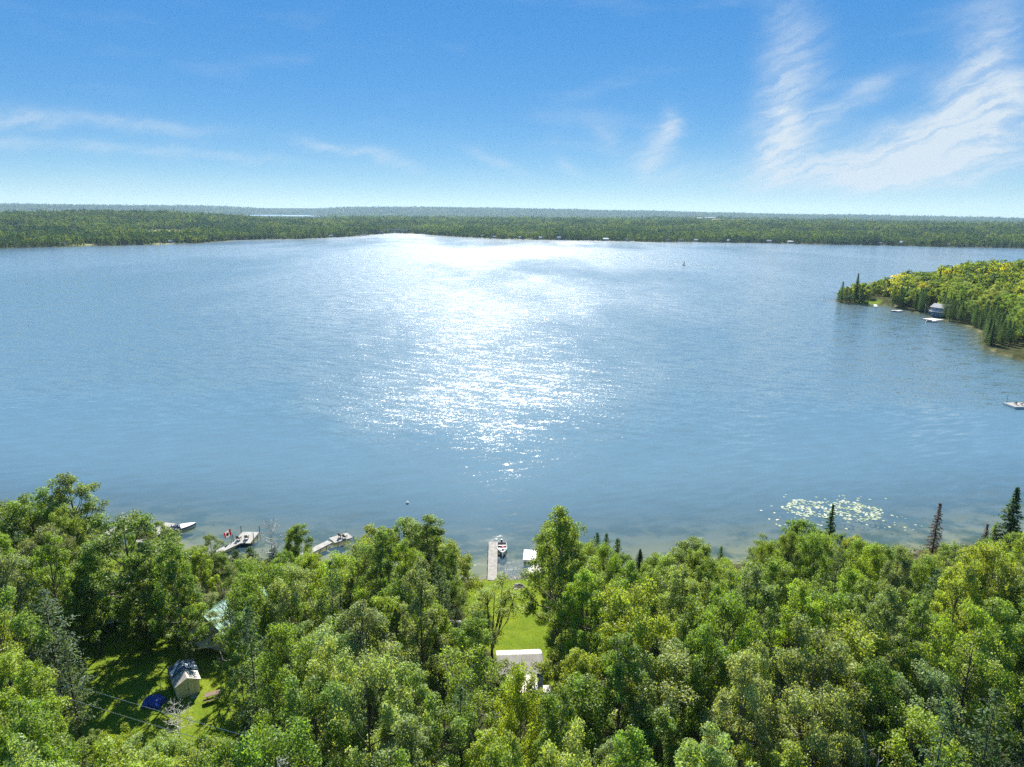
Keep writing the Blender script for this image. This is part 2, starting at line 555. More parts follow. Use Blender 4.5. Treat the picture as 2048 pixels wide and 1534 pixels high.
# ------------------------------------------------------------------ lake
def water_material():
    m, b, out = mat('lake_water')
    pos = b.node('ShaderNodeNewGeometry').outputs['Position']
    px, py, pz = b.sep(pos)

    def at(n):
        return b.node('ShaderNodeAttribute', attribute_name=n).outputs['Fac']
    shore = at('shore')                      # metres from the near shore
    depth = at('depth')
    # wind: ruffled open water, calmer in the lee of the near shore, cat's-paws in between
    patch = b.noise(b.comb(b.math('MULTIPLY', px, .0085), b.math('MULTIPLY', py, .009), 0.0), 1.0, 3.0, .55, 'Fac', .6)
    lee = b.math('ADD', shore, b.math('MULTIPLY', b.math('SUBTRACT', patch, .5), 270.0))
    wind = b.maprange(lee, 38.0, 118.0, 0.15, 1.0)
    wind = b.math('MULTIPLY', wind, b.maprange(py, 250.0, 1100.0, 1.0, 1.12))
    gust = b.noise(b.comb(b.math('MULTIPLY', px, .004), b.math('MULTIPLY', py, .0016), 4.0), 1.0, 4.0, .6)
    wind = b.math('MULTIPLY', wind, b.maprange(gust, .34, .66, .6, 1.2))
    for (ax, ay, bx, by, hw) in ((150, 1110, 235, 838, 9.0), (235, 838, 300, 590, 6.0), (120, 1120, 215, 838, 7.0), (-560, 1000, -380, 1180, 9.0)):
        # wakes of passing boats: smoothed lanes
        L_ = math.hypot(bx - ax, by - ay)
        ux, uy = (bx - ax) / L_, (by - ay) / L_
        dx, dy = b.math('SUBTRACT', px, ax), b.math('SUBTRACT', py, ay)
        al = b.math('MULTIPLY_ADD', dx, ux, b.math('MULTIPLY', dy, uy))
        ac = b.math('MULTIPLY_ADD', dx, -uy / hw, b.math('MULTIPLY', dy, ux / hw))
        k = b.math('EXPONENT', b.math('MULTIPLY', b.math('MULTIPLY', ac, ac), -1.0))
        k = b.math('MULTIPLY', k, b.math('MULTIPLY', b.maprange(al, -40, 10), b.maprange(al, L_ + 40, L_ - 10)))
        wind = b.math('MULTIPLY', wind, b.math('MULTIPLY_ADD', k, .45, 1.0))

    def layer(sx, sy, rot, seed, detail, amp):
        ca, sa = math.cos(R(rot)), math.sin(R(rot))
        u = b.math('MULTIPLY_ADD', px, ca * sx, b.math('MULTIPLY', py, sa * sx))
        v = b.math('MULTIPLY_ADD', px, -sa * sy, b.math('MULTIPLY', py, ca * sy))
        c = b.noise(b.comb(u, v, seed), 1.0, detail, .55, 'Color')
        return b.vmath('MULTIPLY', b.vmath('SUBTRACT', c, (.5, .5, .5)), (amp * .75, amp, 0.0))
    s = layer(.09, .32, -24, 1.7, 2.0, .52)
    s = b.vmath('ADD', s, layer(1.0, 2.4, 9, 5.1, 2.0, .95))
    s = b.vmath('ADD', s, layer(3.6, 7.0, -20, 8.3, 2.0, .9))
    s = b.vmath('SCALE', s, scale=wind)
    s = b.vmath('ADD', s, layer(.16, .55, 17, 3.3, 2.0, .26))
    nrm = b.vmath('NORMALIZE', b.vmath('ADD', s, (0.0, 0.0, 1.0)))
    gl = b.node('ShaderNodeBsdfGlossy')
    b.put(gl.inputs['Roughness'], b.maprange(wind, 0.15, 1.1, 0.07, 0.165, False))
    gl.inputs['Color'].default_value = (1, 1, 1, 1)
    b.put(gl.inputs['Normal'], nrm)
    body = b.node('ShaderNodeBsdfDiffuse')
    body.inputs['Color'].default_value = (.108, .186, .230, 1)
    b.put(body.inputs['Normal'], nrm)
    tp = b.node('ShaderNodeBsdfTransparent')
    tp.inputs['Color'].default_value = (.92, .97, .94, 1)
    # murk: how much of the bed is lost, by the depth of water over it
    murk = b.math('SUBTRACT', 1.0, b.math('EXPONENT', b.math('MULTIPLY', depth, -0.45)))
    under = b.mixs(murk, tp.outputs[0], body.outputs[0])
    ci = b.math('ABSOLUTE', b.vmath('DOT_PRODUCT', nrm, b.node('ShaderNodeNewGeometry').outputs['Incoming']))
    fr = b.math('MULTIPLY_ADD', b.math('POWER', b.math('SUBTRACT', 1.0, ci, clamp=True), 5.0), .98, .02)
    b.l.new(b.mixs(fr, under, gl.outputs[0]), out.inputs[0])
    return m


wmat = water_material()
keep = GZ < 0.25
me = grid_mesh('lake', GX, GY, np.zeros_like(GX), keep)
near_line = np.interp(GX, [p[0] for p in NEAR[:22]], [p[1] for p in NEAR[:22]])
vattr(me, 'shore', np.clip(GY - near_line, 0, 3000))
vattr(me, 'depth', np.clip(-GZ, 0, 20))
me.materials.append(wmat)
lake = bpy.data.objects.new('lake_water', me)
COL.objects.link(lake)
tag(lake, 'wide rippled blue lake glittering in the sun', kind='structure')

d2 = MB().prism([(-2090, 5560), (-2480, 6500), (-2760, 7550), (-2500, 7900), (-2250, 7920), (-2060, 7000), (-1800, 6300), (-1560, 5680), (-1800, 5500)], 19.0, 22.0)
me2 = d2.build('distant_lake', wmat)
tag(me2, 'thin bright strip of a second lake beyond the left woods', kind='structure')
vattr(me2.data, 'shore', [900] * len(me2.data.vertices))
vattr(me2.data, 'depth', [9] * len(me2.data.vertices))


# ------------------------------------------------------------------ foliage materials
def leaf_material(name, per_instance=False, gloss=0.06, gain=(1.0, 1.0, 1.0)):
    m, b, out = mat(name)
    tint = b.node('ShaderNodeAttribute', attribute_name='tint').outputs['Fac']
    oi = b.node('ShaderNodeObjectInfo')
    if per_instance:
        cr = b.node('ShaderNodeValToRGB')
        e = cr.color_ramp.elements
        e[0].position, e[0].color = 0.0, (.045, .090, .030, 1)
        e[1].position, e[1].color = 1.0, (.150, .185, .038, 1)
        for p, c in ((.3, (.052, .105, .030, 1)), (.6, (.095, .155, .034, 1)), (.85, (.115, .175, .038, 1))):
            x = e.new(p)
            x.color = c
        b.put(cr.inputs[0], oi.outputs['Random'])
        # stands of one age and kind share a tone
        loc = oi.outputs['Location']
        stand = b.maprange(b.noise(loc, .0055, 4.0, .6), .38, .62)
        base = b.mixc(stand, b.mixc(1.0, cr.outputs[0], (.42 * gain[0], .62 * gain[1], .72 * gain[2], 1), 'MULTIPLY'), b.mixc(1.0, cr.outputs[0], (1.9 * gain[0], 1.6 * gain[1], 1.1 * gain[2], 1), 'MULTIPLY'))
    else:
        base = oi.outputs['Color']
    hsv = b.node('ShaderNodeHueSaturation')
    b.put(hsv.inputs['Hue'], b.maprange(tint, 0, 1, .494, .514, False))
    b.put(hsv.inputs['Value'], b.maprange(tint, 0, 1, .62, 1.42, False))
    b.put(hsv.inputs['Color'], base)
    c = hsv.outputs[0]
    d = b.node('ShaderNodeBsdfDiffuse')
    b.put(d.inputs[0], c)
    t = b.node('ShaderNodeBsdfTranslucent')
    b.put(t.inputs[0], b.mixc(1.0, c, (1.98, 1.84, .62, 1), 'MULTIPLY'))
    g = b.node('ShaderNodeBsdfGlossy')
    g.inputs['Roughness'].default_value = .55
    g.inputs['Color'].default_value = (.9, .95, .85, 1)
    s = b.mixs(.48, d.outputs[0], t.outputs[0])
    s = b.mixs(gloss, s, g.outputs[0])
    b.l.new(s, out.inputs[0])
    return m


M_leaf = leaf_material('leaves', gloss=.035)
M_needle = leaf_material('needles', gloss=.02)
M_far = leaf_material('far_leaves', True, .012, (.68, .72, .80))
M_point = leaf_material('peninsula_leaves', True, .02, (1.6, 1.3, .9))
M_bark = plain('bark', (.125, .108, .088), .9, .4, 2.0, spec=.1)
M_bark_grey = plain('grey_dead_wood', (.34, .32, .29), .85, .25, 2.0, spec=.1)
M_bark_white = plain('white_dead_wood', (.55, .54, .50), .8, .2, 2.0, spec=.1)
M_bark_dark = plain('dark_limbs', (.045, .036, .030), .9, .3, 2.0, spec=.1)
LEAF_COL = {'mid': (.156, .226, .030), 'light': (.250, .310, .100), 'yellow': (.232, .292, .032), 'bright': (.200, .280, .028),
            'grey_green': (.178, .228, .084), 'pine': (.095, .155, .076), 'dark': (.060, .110, .036), 'brown': (.085, .045, .028),
            'grey': (.3, .3, .3), 'white': (.5, .5, .5)}


def unit(v):
    return v / np.maximum(np.linalg.norm(v, axis=-1, keepdims=True), 1e-9)


def leaf_quads(p, nrm, L, W, rng, bend=0.0):
    n = len(p)
    t = unit(np.cross(nrm, rng.normal(size=(n, 3))))
    bb = np.cross(nrm, t)
    L = (L * rng.uniform(.7, 1.3, n))[:, None]
    W = (W * rng.uniform(.7, 1.3, n))[:, None]
    return np.stack([p - t * L * .5, p + bb * W * .5 - nrm * bend * L, p + t * L * .5, p - bb * W * .5 - nrm * bend * L], 1)


def clumps(cen, rc, per, L, W, rng, flat=.7, up=.55, rnd_n=.6):
    """leaves through the shells of many small clumps"""
    cen = np.asarray(cen)
    rc = np.asarray(rc)
    k = np.maximum((per * (rc / rc.mean()) ** 2).astype(int), 6)
    idx = np.repeat(np.arange(len(cen)), k)
    n = len(idx)
    d = unit(rng.normal(size=(n, 3)))
    flip = rng.random_sample(n) < .45
    d[:, 2] = np.where(flip, np.abs(d[:, 2]), d[:, 2])
    f = rng.random_sample(n) ** .40
    p = cen[idx] + d * (rc[idx] * f)[:, None] * np.array([1, 1, flat])
    nrm = unit(d * .55 + np.array([0, 0, up]) + rng.normal(size=(n, 3)) * rnd_n)
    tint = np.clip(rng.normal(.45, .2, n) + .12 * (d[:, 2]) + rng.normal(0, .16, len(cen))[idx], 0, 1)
    return leaf_quads(p, nrm, L, W, rng, .12), tint


def make_proto(kind, H, rcrown, seed):
    """returns (wood mesh, crown mesh or None) of a tree H metres tall"""
    rng = np.random.RandomState(seed)
    wood = MB()
    cen, rc = [], []
    bark = M_bark
    if kind in ('broad', 'tall', 'airy', 'dead', 'deadleaf'):
        base = {'broad': .24, 'tall': .26, 'airy': .30, 'dead': .30, 'deadleaf': .33}[kind]
        tr = H * {'broad': .0135, 'tall': .012, 'airy': .009, 'dead': .011, 'deadleaf': .016}[kind]
        lean = rng.normal(0, .012 * H, 2)
        tp = []
        for i in range(7):
            t = i / 6
            tp.append((lean[0] * t * t + .12 * math.sin(3 * t + seed), lean[1] * t * t + .12 * math.cos(4 * t + seed) - .12, H * .93 * t - (.5 if i == 0 else 0)))
        split = .62 if kind == 'broad' else .93
        tpa = np.array(tp)

        def trunk_at(t):
            return np.array([np.interp(t, np.linspace(0, 1, 7), tpa[:, a]) for a in range(3)])
        wood.tube(tp, [tr * (1.25 if i == 0 else 1 - .9 * i / 6) for i in range(7)], 7)
        nl = {'broad': 17, 'tall': 22, 'airy': 15, 'dead': 16, 'deadleaf': 9}[kind]
        for i in range(nl):
            t = (i + rng.uniform(0, .8)) / nl
            if kind == 'broad':
                prof = math.sin(math.pi * (.16 + .80 * t)) ** .75 if seed % 2 else (1 - t) ** .55 * min(1, .55 + 1.9 * t) * 1.08
            elif kind == 'tall':
                prof = (1.02 - t) ** .50 * min(1, .6 + 1.6 * t)
            else:
                prof = .35 + .65 * math.sin(math.pi * (.15 + .8 * t))
            az_ = i * 2.39996 + rng.uniform(-.5, .5)
            rr_ = rcrown * prof * rng.uniform(.62, 1.12)
            ze = H * (base + (1 - base) * (t * .97 + .02)) - (.4 if t > .8 else 0)
            zs = H * (base * .85 + (1 - base) * t * .72)
            if kind == 'deadleaf':
                zs, rr_ = H * (.30 + .12 * t), rcrown * (.25 + .8 * rng.random_sample())
                ze = H * (.55 + .43 * rng.random_sample())
            s0 = trunk_at(min(zs / (H * .93), .98))
            e = np.array([math.cos(az_) * rr_, math.sin(az_) * rr_, ze])
            e[:2] += trunk_at(min(ze / (H * .93), 1))[:2] * .7
            mid = s0 * .5 + e * .5 + np.array([math.cos(az_), math.sin(az_), -.35]) * rr_ * .18
            lr = tr * (.50 - .28 * t)
            if kind == 'dead':
                lr = tr * (.85 - .3 * t)
            if kind == 'deadleaf':
                lr = tr * .55
            wood.tube([s0, mid, e], [lr, lr * .6, lr * .18], 5, False)
            nsub = {'broad': 6, 'tall': 5, 'airy': 5, 'dead': 5, 'deadleaf': 5}[kind]
            for j in range(nsub):
                f = rng.uniform(.4, .95)
                q = mid * (1 - f) + e * f if f > .3 else mid
                off = unit(rng.normal(size=3) + np.array([math.cos(az_) * .8, math.sin(az_) * .8, .9])) * rcrown * rng.uniform(.20, .46)
                if kind in ('dead', 'deadleaf'):
                    off = off * 1.1
                se = q + off
                se[2] = min(se[2], H)
                wood.tube([q, q * .45 + se * .55 + np.array([0, 0, .1]), se], [lr * .42, lr * .28, .022 if kind == 'dead' else .012], 4, False)
                if kind in ('dead', 'deadleaf'):
                    for g in range(3):
                        fe = se + unit(rng.normal(size=3) + np.array([0, 0, .7])) * rcrown * .22
                        wood.tube([q * .4 + se * .6, fe], [lr * .24, .016 if kind == 'dead' else .008], 3, False)
                cen.append(se)
                rc.append(rcrown * rng.uniform(.10, .20))
            cen.append(e)
            rc.append(rcrown * rng.uniform(.13, .23))
            if kind == 'broad':
                cen.append(mid * .35 + e * .65 + np.array([0, 0, .4]))
                rc.append(rcrown * rng.uniform(.12, .20))
        cen.append(np.array([*trunk_at(1.0)[:2], H - .5]))
        rc.append(rcrown * .2)
        cen, rc = np.array(cen), np.array(rc)
        cen[:, 2] = np.minimum(cen[:, 2], H - rc * .55)
        if kind in ('dead',):
            return wood, None, None
        per = {'broad': 130, 'tall': 115, 'airy': 62, 'deadleaf': 85}[kind]
        L = {'broad': .21, 'tall': .20, 'airy': .18, 'deadleaf': .18}[kind]
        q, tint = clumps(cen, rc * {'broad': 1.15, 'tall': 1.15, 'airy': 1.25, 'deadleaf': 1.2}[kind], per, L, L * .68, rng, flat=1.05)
        return wood, q, tint
    if kind in ('spruce', 'deadspruce', 'pine', 'cedar'):
        tr = H * .012
        wood.tube([(0, 0, -.4), (0.03, 0, H * .5), (0, .02, H * .97)], [tr * 1.1, tr * .6, .02], 6)
        Q, T = [], []
        nb = {'spruce': int(H * 11), 'deadspruce': int(H * 13), 'pine': int(H * 7), 'cedar': int(H * 15)}[kind]
        for i in range(nb):
            t = (i + rng.random_sample()) / nb
            z = H * ({'spruce': .05, 'deadspruce': .08, 'pine': .14, 'cedar': .02}[kind] + .95 * t)
            z = min(z, H - .1)
            tt = z / H
            if kind == 'cedar':
                ln = rcrown * (1 - tt) ** .62 * min(1, .55 + tt * 3) * rng.uniform(.7, 1.1)
            elif kind == 'pine':
                ln = rcrown * (1 - tt) ** .55 * min(1, .5 + tt * 1.6) * rng.uniform(.55, 1.15)
            else:
                ln = rcrown * (1 - tt) ** .78 * rng.uniform(.62, 1.12)
            ln = max(ln, .12)
            a = i * 2.39996 + rng.uniform(-.4, .4)
            up = {'spruce': -.28, 'deadspruce': -.30, 'pine': .22, 'cedar': .55}[kind] + (.5 * max(0, tt - .7))
            d = np.array([math.cos(a), math.sin(a), up])
            s0 = np.array([0, 0, z])
            e = s0 + d * ln
            if kind == 'spruce':
                e[2] += .10 * ln
            wood.tube([s0, e], [max(.012, tr * .22 * (1 - tt)), .006], 3, False)
            m_ = max(4, int({'spruce': 42, 'deadspruce': 26, 'pine': 30, 'cedar': 17}[kind] * (ln / rcrown + .25)))
            f = rng.uniform(.12, 1.05, m_)
            sp = {'spruce': .16, 'deadspruce': .10, 'pine': .26, 'cedar': .22}[kind] * ln * (1.15 - f)[:, None] + .06
            p = s0 + (e - s0) * f[:, None] + rng.normal(size=(m_, 3)) * sp * np.array([1, 1, .45])
            if kind in ('spruce', 'deadspruce'):
                p[:, 2] -= .10 * ln * f * rng.random_sample(m_)
            nrm = unit(np.array([0, 0, .9 if kind != 'cedar' else .2]) + d * .5 + rng.normal(size=(m_, 3)) * .55)
            L = {'spruce': .34, 'deadspruce': .26, 'pine': .34, 'cedar': .34}[kind]
            Q.append(leaf_quads(p, nrm, L, L * {'spruce': .5, 'deadspruce': .34, 'pine': .30, 'cedar': .46}[kind], rng, .1))
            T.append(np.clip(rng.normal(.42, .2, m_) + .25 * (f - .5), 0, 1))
        return wood, np.concatenate(Q), np.concatenate(T)


PROTO = {}
SPEC = {'broad': [(17, 4.3), (16, 4.4), (18, 4.1), (11, 3.9), (12, 4.0), (15, 4.2)], 'tall': [(19, 3.3), (17, 3.1), (12, 3.0), (20, 3.2)], 'airy': [(15, 2.5), (11, 2.2), (14, 2.4)],
        'pine': [(15, 3.4), (13, 3.1)], 'spruce': [(14, 2.6), (10, 2.2)], 'cedar': [(10, 2.3), (6, 2.0)], 'deadspruce': [(12, 1.7)],
        'dead': [(11, 2.0), (8, 1.8), (15, 2.0)], 'deadleaf': [(14, 3.5)]}
sd_ = 100
for k, L_ in SPEC.items():
    PROTO[k] = []
    for (h_, r_) in L_:
        sd_ += 1
        wd, q, tint = make_proto(k, h_, r_, sd_)
        wm = bpy.data.meshes.new('trunk')
        wm.from_pydata(wd.v, [], wd.f)
        wm.materials.append(M_bark_dark if k == 'deadleaf' else M_bark)
        wm.polygons.foreach_set('use_smooth', [True] * len(wm.polygons))
        cm = None
        if q is not None:
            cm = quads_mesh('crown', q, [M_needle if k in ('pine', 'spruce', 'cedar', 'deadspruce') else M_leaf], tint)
        PROTO[k].append((h_, r_, wm, cm))

NAME = {'broad': 'leafy_tree', 'tall': 'tall_leafy_tree', 'airy': 'slender_leafy_tree', 'pine': 'pine_tree', 'spruce': 'spruce_tree',
        'cedar': 'cedar_tree', 'deadspruce': 'dead_spruce', 'dead': 'dead_tree', 'deadleaf': 'half_bare_tree'}
rt = random.Random(5)
dead_mats = {}


def plant(row, group):
    x, y, z, h, r, sp, col, rot, label = row
    z = ground_z(x, y)
    opts = sorted(PROTO[sp], key=lambda p: abs(p[0] - h) + rt.uniform(0, 3.5))
    ph, pr, wm, cm = opts[0]
    e = empty(NAME[sp], (x, y, z - .05), rot, label, 'tree', group)
    e.scale = (r / pr, r / pr, h / ph)
    t = bpy.data.objects.new('trunk', wm)
    COL.objects.link(t)
    t.parent = e
    if sp in ('dead',) and col in ('grey', 'white') or (sp == 'deadleaf' and col == 'yellow'):
        mm = M_bark_white if col == 'white' else M_bark_grey
        t.material_slots[0].link = 'OBJECT'
        t.material_slots[0].material = mm
    if cm:
        c = bpy.data.objects.new('crown', cm)
        COL.objects.link(c)
        c.parent = e
        k = rt.uniform(.86, 1.14)
        b0 = LEAF_COL[col]
        c.color = (b0[0] * k * rt.uniform(.88, 1.06), b0[1] * k, b0[2] * k * rt.uniform(.8, 1.25), 1)
    return e


TREES = [
 (5.9,78.0,2.03,22.7,3.9,'tall','mid',2.03,'tallest leafy tree, slim with a dark trunk, right of the central lawn'),
 (8.7,84.0,1.80,15.6,2.8,'tall','mid',0.95,'slim leafy tree close on the right of the tallest lawnside tree'),
 (-65.9,95.0,1.66,20.2,4.4,'tall','mid',4.09,'towering tree with a thin spire top by the left edge of the shore'),
 (-69.8,92.0,1.81,18.0,4.6,'broad','mid',0.45,'big leafy tree at the left edge beside the spired tree'),
 (-72.3,90.0,1.90,17.6,4.6,'broad','mid',3.37,'large leafy tree cut by the left edge of the picture'),
 (-52.1,84.0,1.97,18.4,5.6,'broad','mid',2.30,'broad leafy tree with long bare trunk before the white cottage'),
 (-56.5,101.0,1.30,10.4,1.9,'airy','mid',0.36,'slender airy tree on the shore beside the moored speedboat'),
 (-49.5,103.0,1.12,7.2,1.8,'airy','mid',3.19,'small airy tree left of the red and white flag'),
 (-33.9,99.0,1.26,10.6,2.5,'tall','mid',0.24,'leafy tree with a pointed top between the two left docks'),
 (-21.8,98.0,1.23,11.5,2.6,'airy','yellow',2.72,'yellow-green airy tree right of the dock with lounge chairs'),
 (-16.7,95.0,1.32,13.6,4.0,'broad','mid',0.44,'rounded leafy tree left of the lawn, nearest the shore'),
 (-12.3,90.0,1.50,16.6,3.8,'tall','mid',0.57,'tall leafy tree left of the central dock'),
 (-8.9,92.0,1.39,10.9,3.8,'broad','yellow',2.67,'yellow-green rounded tree hanging over water left of the central dock'),
 (-44.1,105.0,0.90,4.1,2.2,'cedar','dark',5.19,'dark bushy cedar behind the flag dock'),
 (-46.5,105.0,0.93,3.5,2.0,'cedar','dark',0.78,'dark cedar with low wide crown at the foot of flag dock'),
 (-40.1,105.0,0.87,4.0,2.0,'cedar','dark',1.40,'dark rounded cedar beside the thin white bare tree'),
 (14.4,104.0,0.71,8.2,1.5,'cedar','dark',3.94,'first thin cedar spire right of the tallest tree'),
 (16.1,105.0,0.58,7.7,1.4,'cedar','dark',5.95,'second thin cedar spire right of the tallest tree'),
 (18.0,105.0,0.62,6.6,1.5,'cedar','dark',3.62,'third thin cedar spire right of the tallest tree'),
 (22.3,107.0,0.31,4.0,1.4,'spruce','dark',2.49,'little spruce at the waterline in the dip right of centre'),
 (36.2,107.0,0.63,4.3,0.9,'cedar','dark',6.13,'needle-thin dark spire at the waterline right of centre'),
 (28.4,96.0,1.40,9.8,4.2,'broad','mid',0.29,'rounded leafy tree left of the needle-thin spire'),
 (44.7,97.0,1.44,13.1,3.2,'tall','mid',5.39,'knobbly leafy tree standing left of the lily pads spruce'),
 (41.5,99.0,1.33,8.4,3.6,'broad','mid',1.82,'leafy shore tree below the left end of the lily pads'),
 (52.4,103.0,1.21,13.4,2.2,'spruce','dark',0.91,'dark spruce tip standing in front of the lily pads'),
 (71.1,105.0,1.25,12.8,2.3,'deadspruce','brown',0.74,'rust-brown dead spruce spire on the right shore'),
 (81.1,107.0,1.24,8.2,1.7,'deadspruce','brown',1.94,'smaller brown dead spruce near the right edge'),
 (82.6,104.0,1.40,16.0,3.9,'spruce','dark',5.13,'tall dark spruce at the right edge of the shore'),
 (81.0,105.0,1.34,9.2,1.6,'cedar','mid',1.13,'young conifer just left of the tall right-edge spruce'),
 (34.5,60.0,2.88,17.7,4.9,'broad','yellow',3.65,'yellow-tinged maple low right of centre beside a grey snag'),
 (46.0,60.0,2.94,15.6,4.9,'broad','light',4.01,'pale green dense maple near the lower right corner'),
 (56.2,68.0,2.67,14.7,4.4,'broad','bright',2.34,'bright green rounded tree at the right edge above the lower corner'),
 (34.2,48.0,3.36,17.1,3.8,'broad','yellow',3.44,'pale yellow-green treetop over the power lines at lower right'),
 (43.3,66.0,2.68,14.7,2.9,'pine','pine',0.39,'soft dark pine between the yellow-tinged and pale maples'),
 (14.8,55.0,2.99,17.2,5.0,'broad','light',0.37,'pale green maple at bottom centre right'),
 (-52.0,68.0,2.61,16.3,4.6,'pine','pine',1.29,'soft bluish pine left of the shaded yard'),
 (-47.6,64.0,2.75,13.6,3.0,'pine','pine',4.27,'shorter bluish pine leaning over the shaded yard edge'),
 (-2.2,76.0,2.01,13.4,3.6,'deadleaf','light',0.50,'dark-limbed half bare tree standing on the central lawn'),
 (-40.1,104.0,0.96,9.9,1.9,'dead','white',2.69,'thin white bare tree between the two left docks'),
 (37.7,77.0,2.21,10.8,2.4,'dead','grey',1.97,'grey bare snag above the yellow-tinged maple'),
 (19.4,72.0,2.33,10.1,1.6,'dead','grey',3.68,'grey bare tree with curled top right of centre'),
 (-3.8,57.0,2.76,16.3,3.4,'deadleaf','yellow',2.20,'grey-limbed thin tree in front of the central cottage'),
 (28.2,45.0,3.45,17.0,1.7,'dead','grey',2.85,'pale bare branches poking up at the lower right edge of the bottom'),
 (-36.8,64.0,2.70,5.3,1.5,'dead','white',1.88,'leafless white sapling in front of the blue tarp heap'),
 (-29.0,66.0,2.59,16.8,2.3,'airy','mid',4.99,'tall thin-trunked airy tree right of the garden shed'),
 (-40.1,80.0,2.07,6.5,2.4,'airy','mid',4.39,'airy tree with a dark trunk behind the garden shed'),
 (-18.5,44.0,3.40,16.9,1.8,'dead','white',1.53,'white bare twigs at the bottom edge left of centre'),
 (-19.0,62.0,2.69,15.8,4.6,'broad','light',3.61,'pale green rounded maple left of the central cottage'),
 (-11.0,60.0,2.70,15.0,3.6,'broad','light',3.30,'pale green bushy tree just left of the central cottage'),
 (-23.9,80.0,2.01,8.9,4.2,'broad','yellow',5.50,'yellow-green tree in the middle of the left wood'),
 (5.3,66.0,2.51,11.4,2.4,'airy','yellow',4.58,'yellow-green young tree at the right corner of the central cottage'),
 (1.0,54.0,2.93,16.5,2.6,'broad','yellow',1.81,'low yellow-green tree before the ribbed cottage roof'),
 (14.2,79.0,2.03,10.6,4.4,'broad','mid',6.16,'rounded leafy tree on the right of the central lawn'),
 (21.1,84.0,1.86,9.4,4.4,'broad','grey_green',0.74,'grey-green leafy tree in the right wood beside the rounded ones'),
 (-57.1,87.0,1.89,7.2,3.0,'tall','mid',2.63,'leafy tree just behind the trunk of the long-trunked tree'),
 (-54.0,88.0,1.82,6.1,3.6,'broad','yellow',4.75,'yellow-green tree right behind the long-trunked tree'),
 (-47.9,87.0,1.83,7.0,3.0,'tall','mid',0.95,'upright leafy tree behind the garden shed to the left'),
 (-44.3,86.0,1.85,6.4,3.2,'broad','grey_green',3.07,'grey-green tree behind the garden shed to the right'),
 (-59.0,83.0,2.07,8.6,3.6,'broad','mid',0.25,'leafy tree right of the big bluish pine'),
 (-34.2,74.0,2.29,13.3,2.0,'dead','grey',4.20,'grey bare tree in front of the green-roofed cottage'),
 (-0.6,68.0,2.34,8.0,2.2,'airy','light',4.80,'pale airy tree at the left corner of the central cottage'),
 (26.2,72.0,2.36,11.3,2.0,'dead','grey',3.60,'grey bare tree between the curled-top snag and the large grey snag'),
 (27.0,58.0,2.92,14.3,1.9,'dead','grey',5.50,'grey bare pole tree below the large grey snag'),
 (-17.7,68.0,2.43,13.4,1.7,'dead','white',1.97,'pale bare branches rising in the middle of the left wood'),
 (-54.7,80.0,2.15,15.0,3.0,'tall','mid',4.37,'tall leafy tree at the upper left corner of the shaded yard'),
 (-48.1,80.0,2.11,14.9,3.0,'tall','mid',3.73,'tall leafy tree at the middle of the shaded yard edge'),
 (-44.8,81.0,2.05,13.9,2.9,'tall','yellow',3.64,'tall yellow-green tree at the upper right corner of the shaded yard'),
 (-57.6,79.0,2.22,13.6,3.4,'broad','mid',2.86,'leafy tree squeezed between the two bluish pines'),
 (-52.1,90.0,1.73,8.5,3.4,'tall','mid',5.27,'tall leafy tree right of the long-trunked tree at the yard'),
 (-59.8,88.0,1.88,9.8,4.2,'broad','yellow',5.93,'yellow-green tree between the bluish pine and the long-trunked tree'),
 (-48.7,82.0,2.03,5.2,2.6,'tall','mid',2.98,'dark-shaded leafy tree at the far end of the shaded yard'),
 (-68.8,86.5,2.02,13.9,2.4,'airy','grey_green',2.18,'first grey-green thin airy tree from left along near shore, left of lawn'),
 (-4.5,42.1,3.36,16.9,2.8,'tall','light',4.29,'only pale green tall narrow tree along bottom edge, left of lawn'),
 (-13.5,72.6,2.21,15.5,3.3,'broad','mid',3.56,'fourth mid-green round-crowned tree from left in upper wood, left of lawn'),
 (63.7,76.8,2.37,15.2,3.0,'tall','light',3.78,'second pale green tall narrow tree from left in upper wood, right of lawn'),
 (-28.1,62.0,2.74,13.0,2.4,'airy','yellow',5.74,'only yellow-green thin airy tree amid the wood, left of lawn'),
 (-33.8,93.6,1.50,9.2,1.7,'airy','mid',3.34,'fourth mid-green thin airy tree from left along near shore, left of lawn'),
 (-28.9,95.2,1.41,6.3,2.4,'broad','yellow',4.65,'third yellow-green round-crowned tree from left along near shore, left of lawn'),
 (-32.2,53.2,3.12,9.4,3.0,'broad','light',5.02,'second pale green round-crowned tree from left along bottom edge, left of lawn'),
 (14.4,42.4,3.49,20.5,2.8,'tall','light',0.54,'second pale green tall narrow tree from left along bottom edge, right of lawn'),
 (39.4,47.5,3.40,19.6,3.5,'pine','pine',0.98,'second blue-green soft pine from left amid the wood, right of lawn'),
 (-68.5,77.7,2.37,21.8,3.1,'pine','pine',5.47,'first blue-green soft pine from left in upper wood, left of lawn'),
 (-50.7,98.8,1.35,6.5,2.4,'broad','mid',0.38,'third mid-green round-crowned tree from left along near shore, left of lawn'),
 (65.8,92.2,1.76,11.5,2.3,'airy','bright',0.95,'second bright green thin airy tree from left along near shore, right of lawn'),
 (51.8,74.8,2.38,16.3,3.2,'pine','pine',4.55,'second blue-green soft pine from left in upper wood, right of lawn'),
 (-46.7,50.5,3.28,18.6,3.7,'broad','yellow',6.11,'first yellow-green round-crowned tree from left amid the wood, left of lawn'),
 (-23.0,65.8,2.57,13.4,2.6,'airy','mid',5.90,'only mid-green thin airy tree amid the wood, left of lawn'),
 (-20.6,84.9,1.78,14.2,3.2,'broad','yellow',1.02,'fourth yellow-green round-crowned tree from left along near shore, left of lawn'),
 (-78.5,90.9,1.89,16.2,2.5,'tall','mid',0.71,'second mid-green tall narrow tree from left along near shore, left of lawn'),
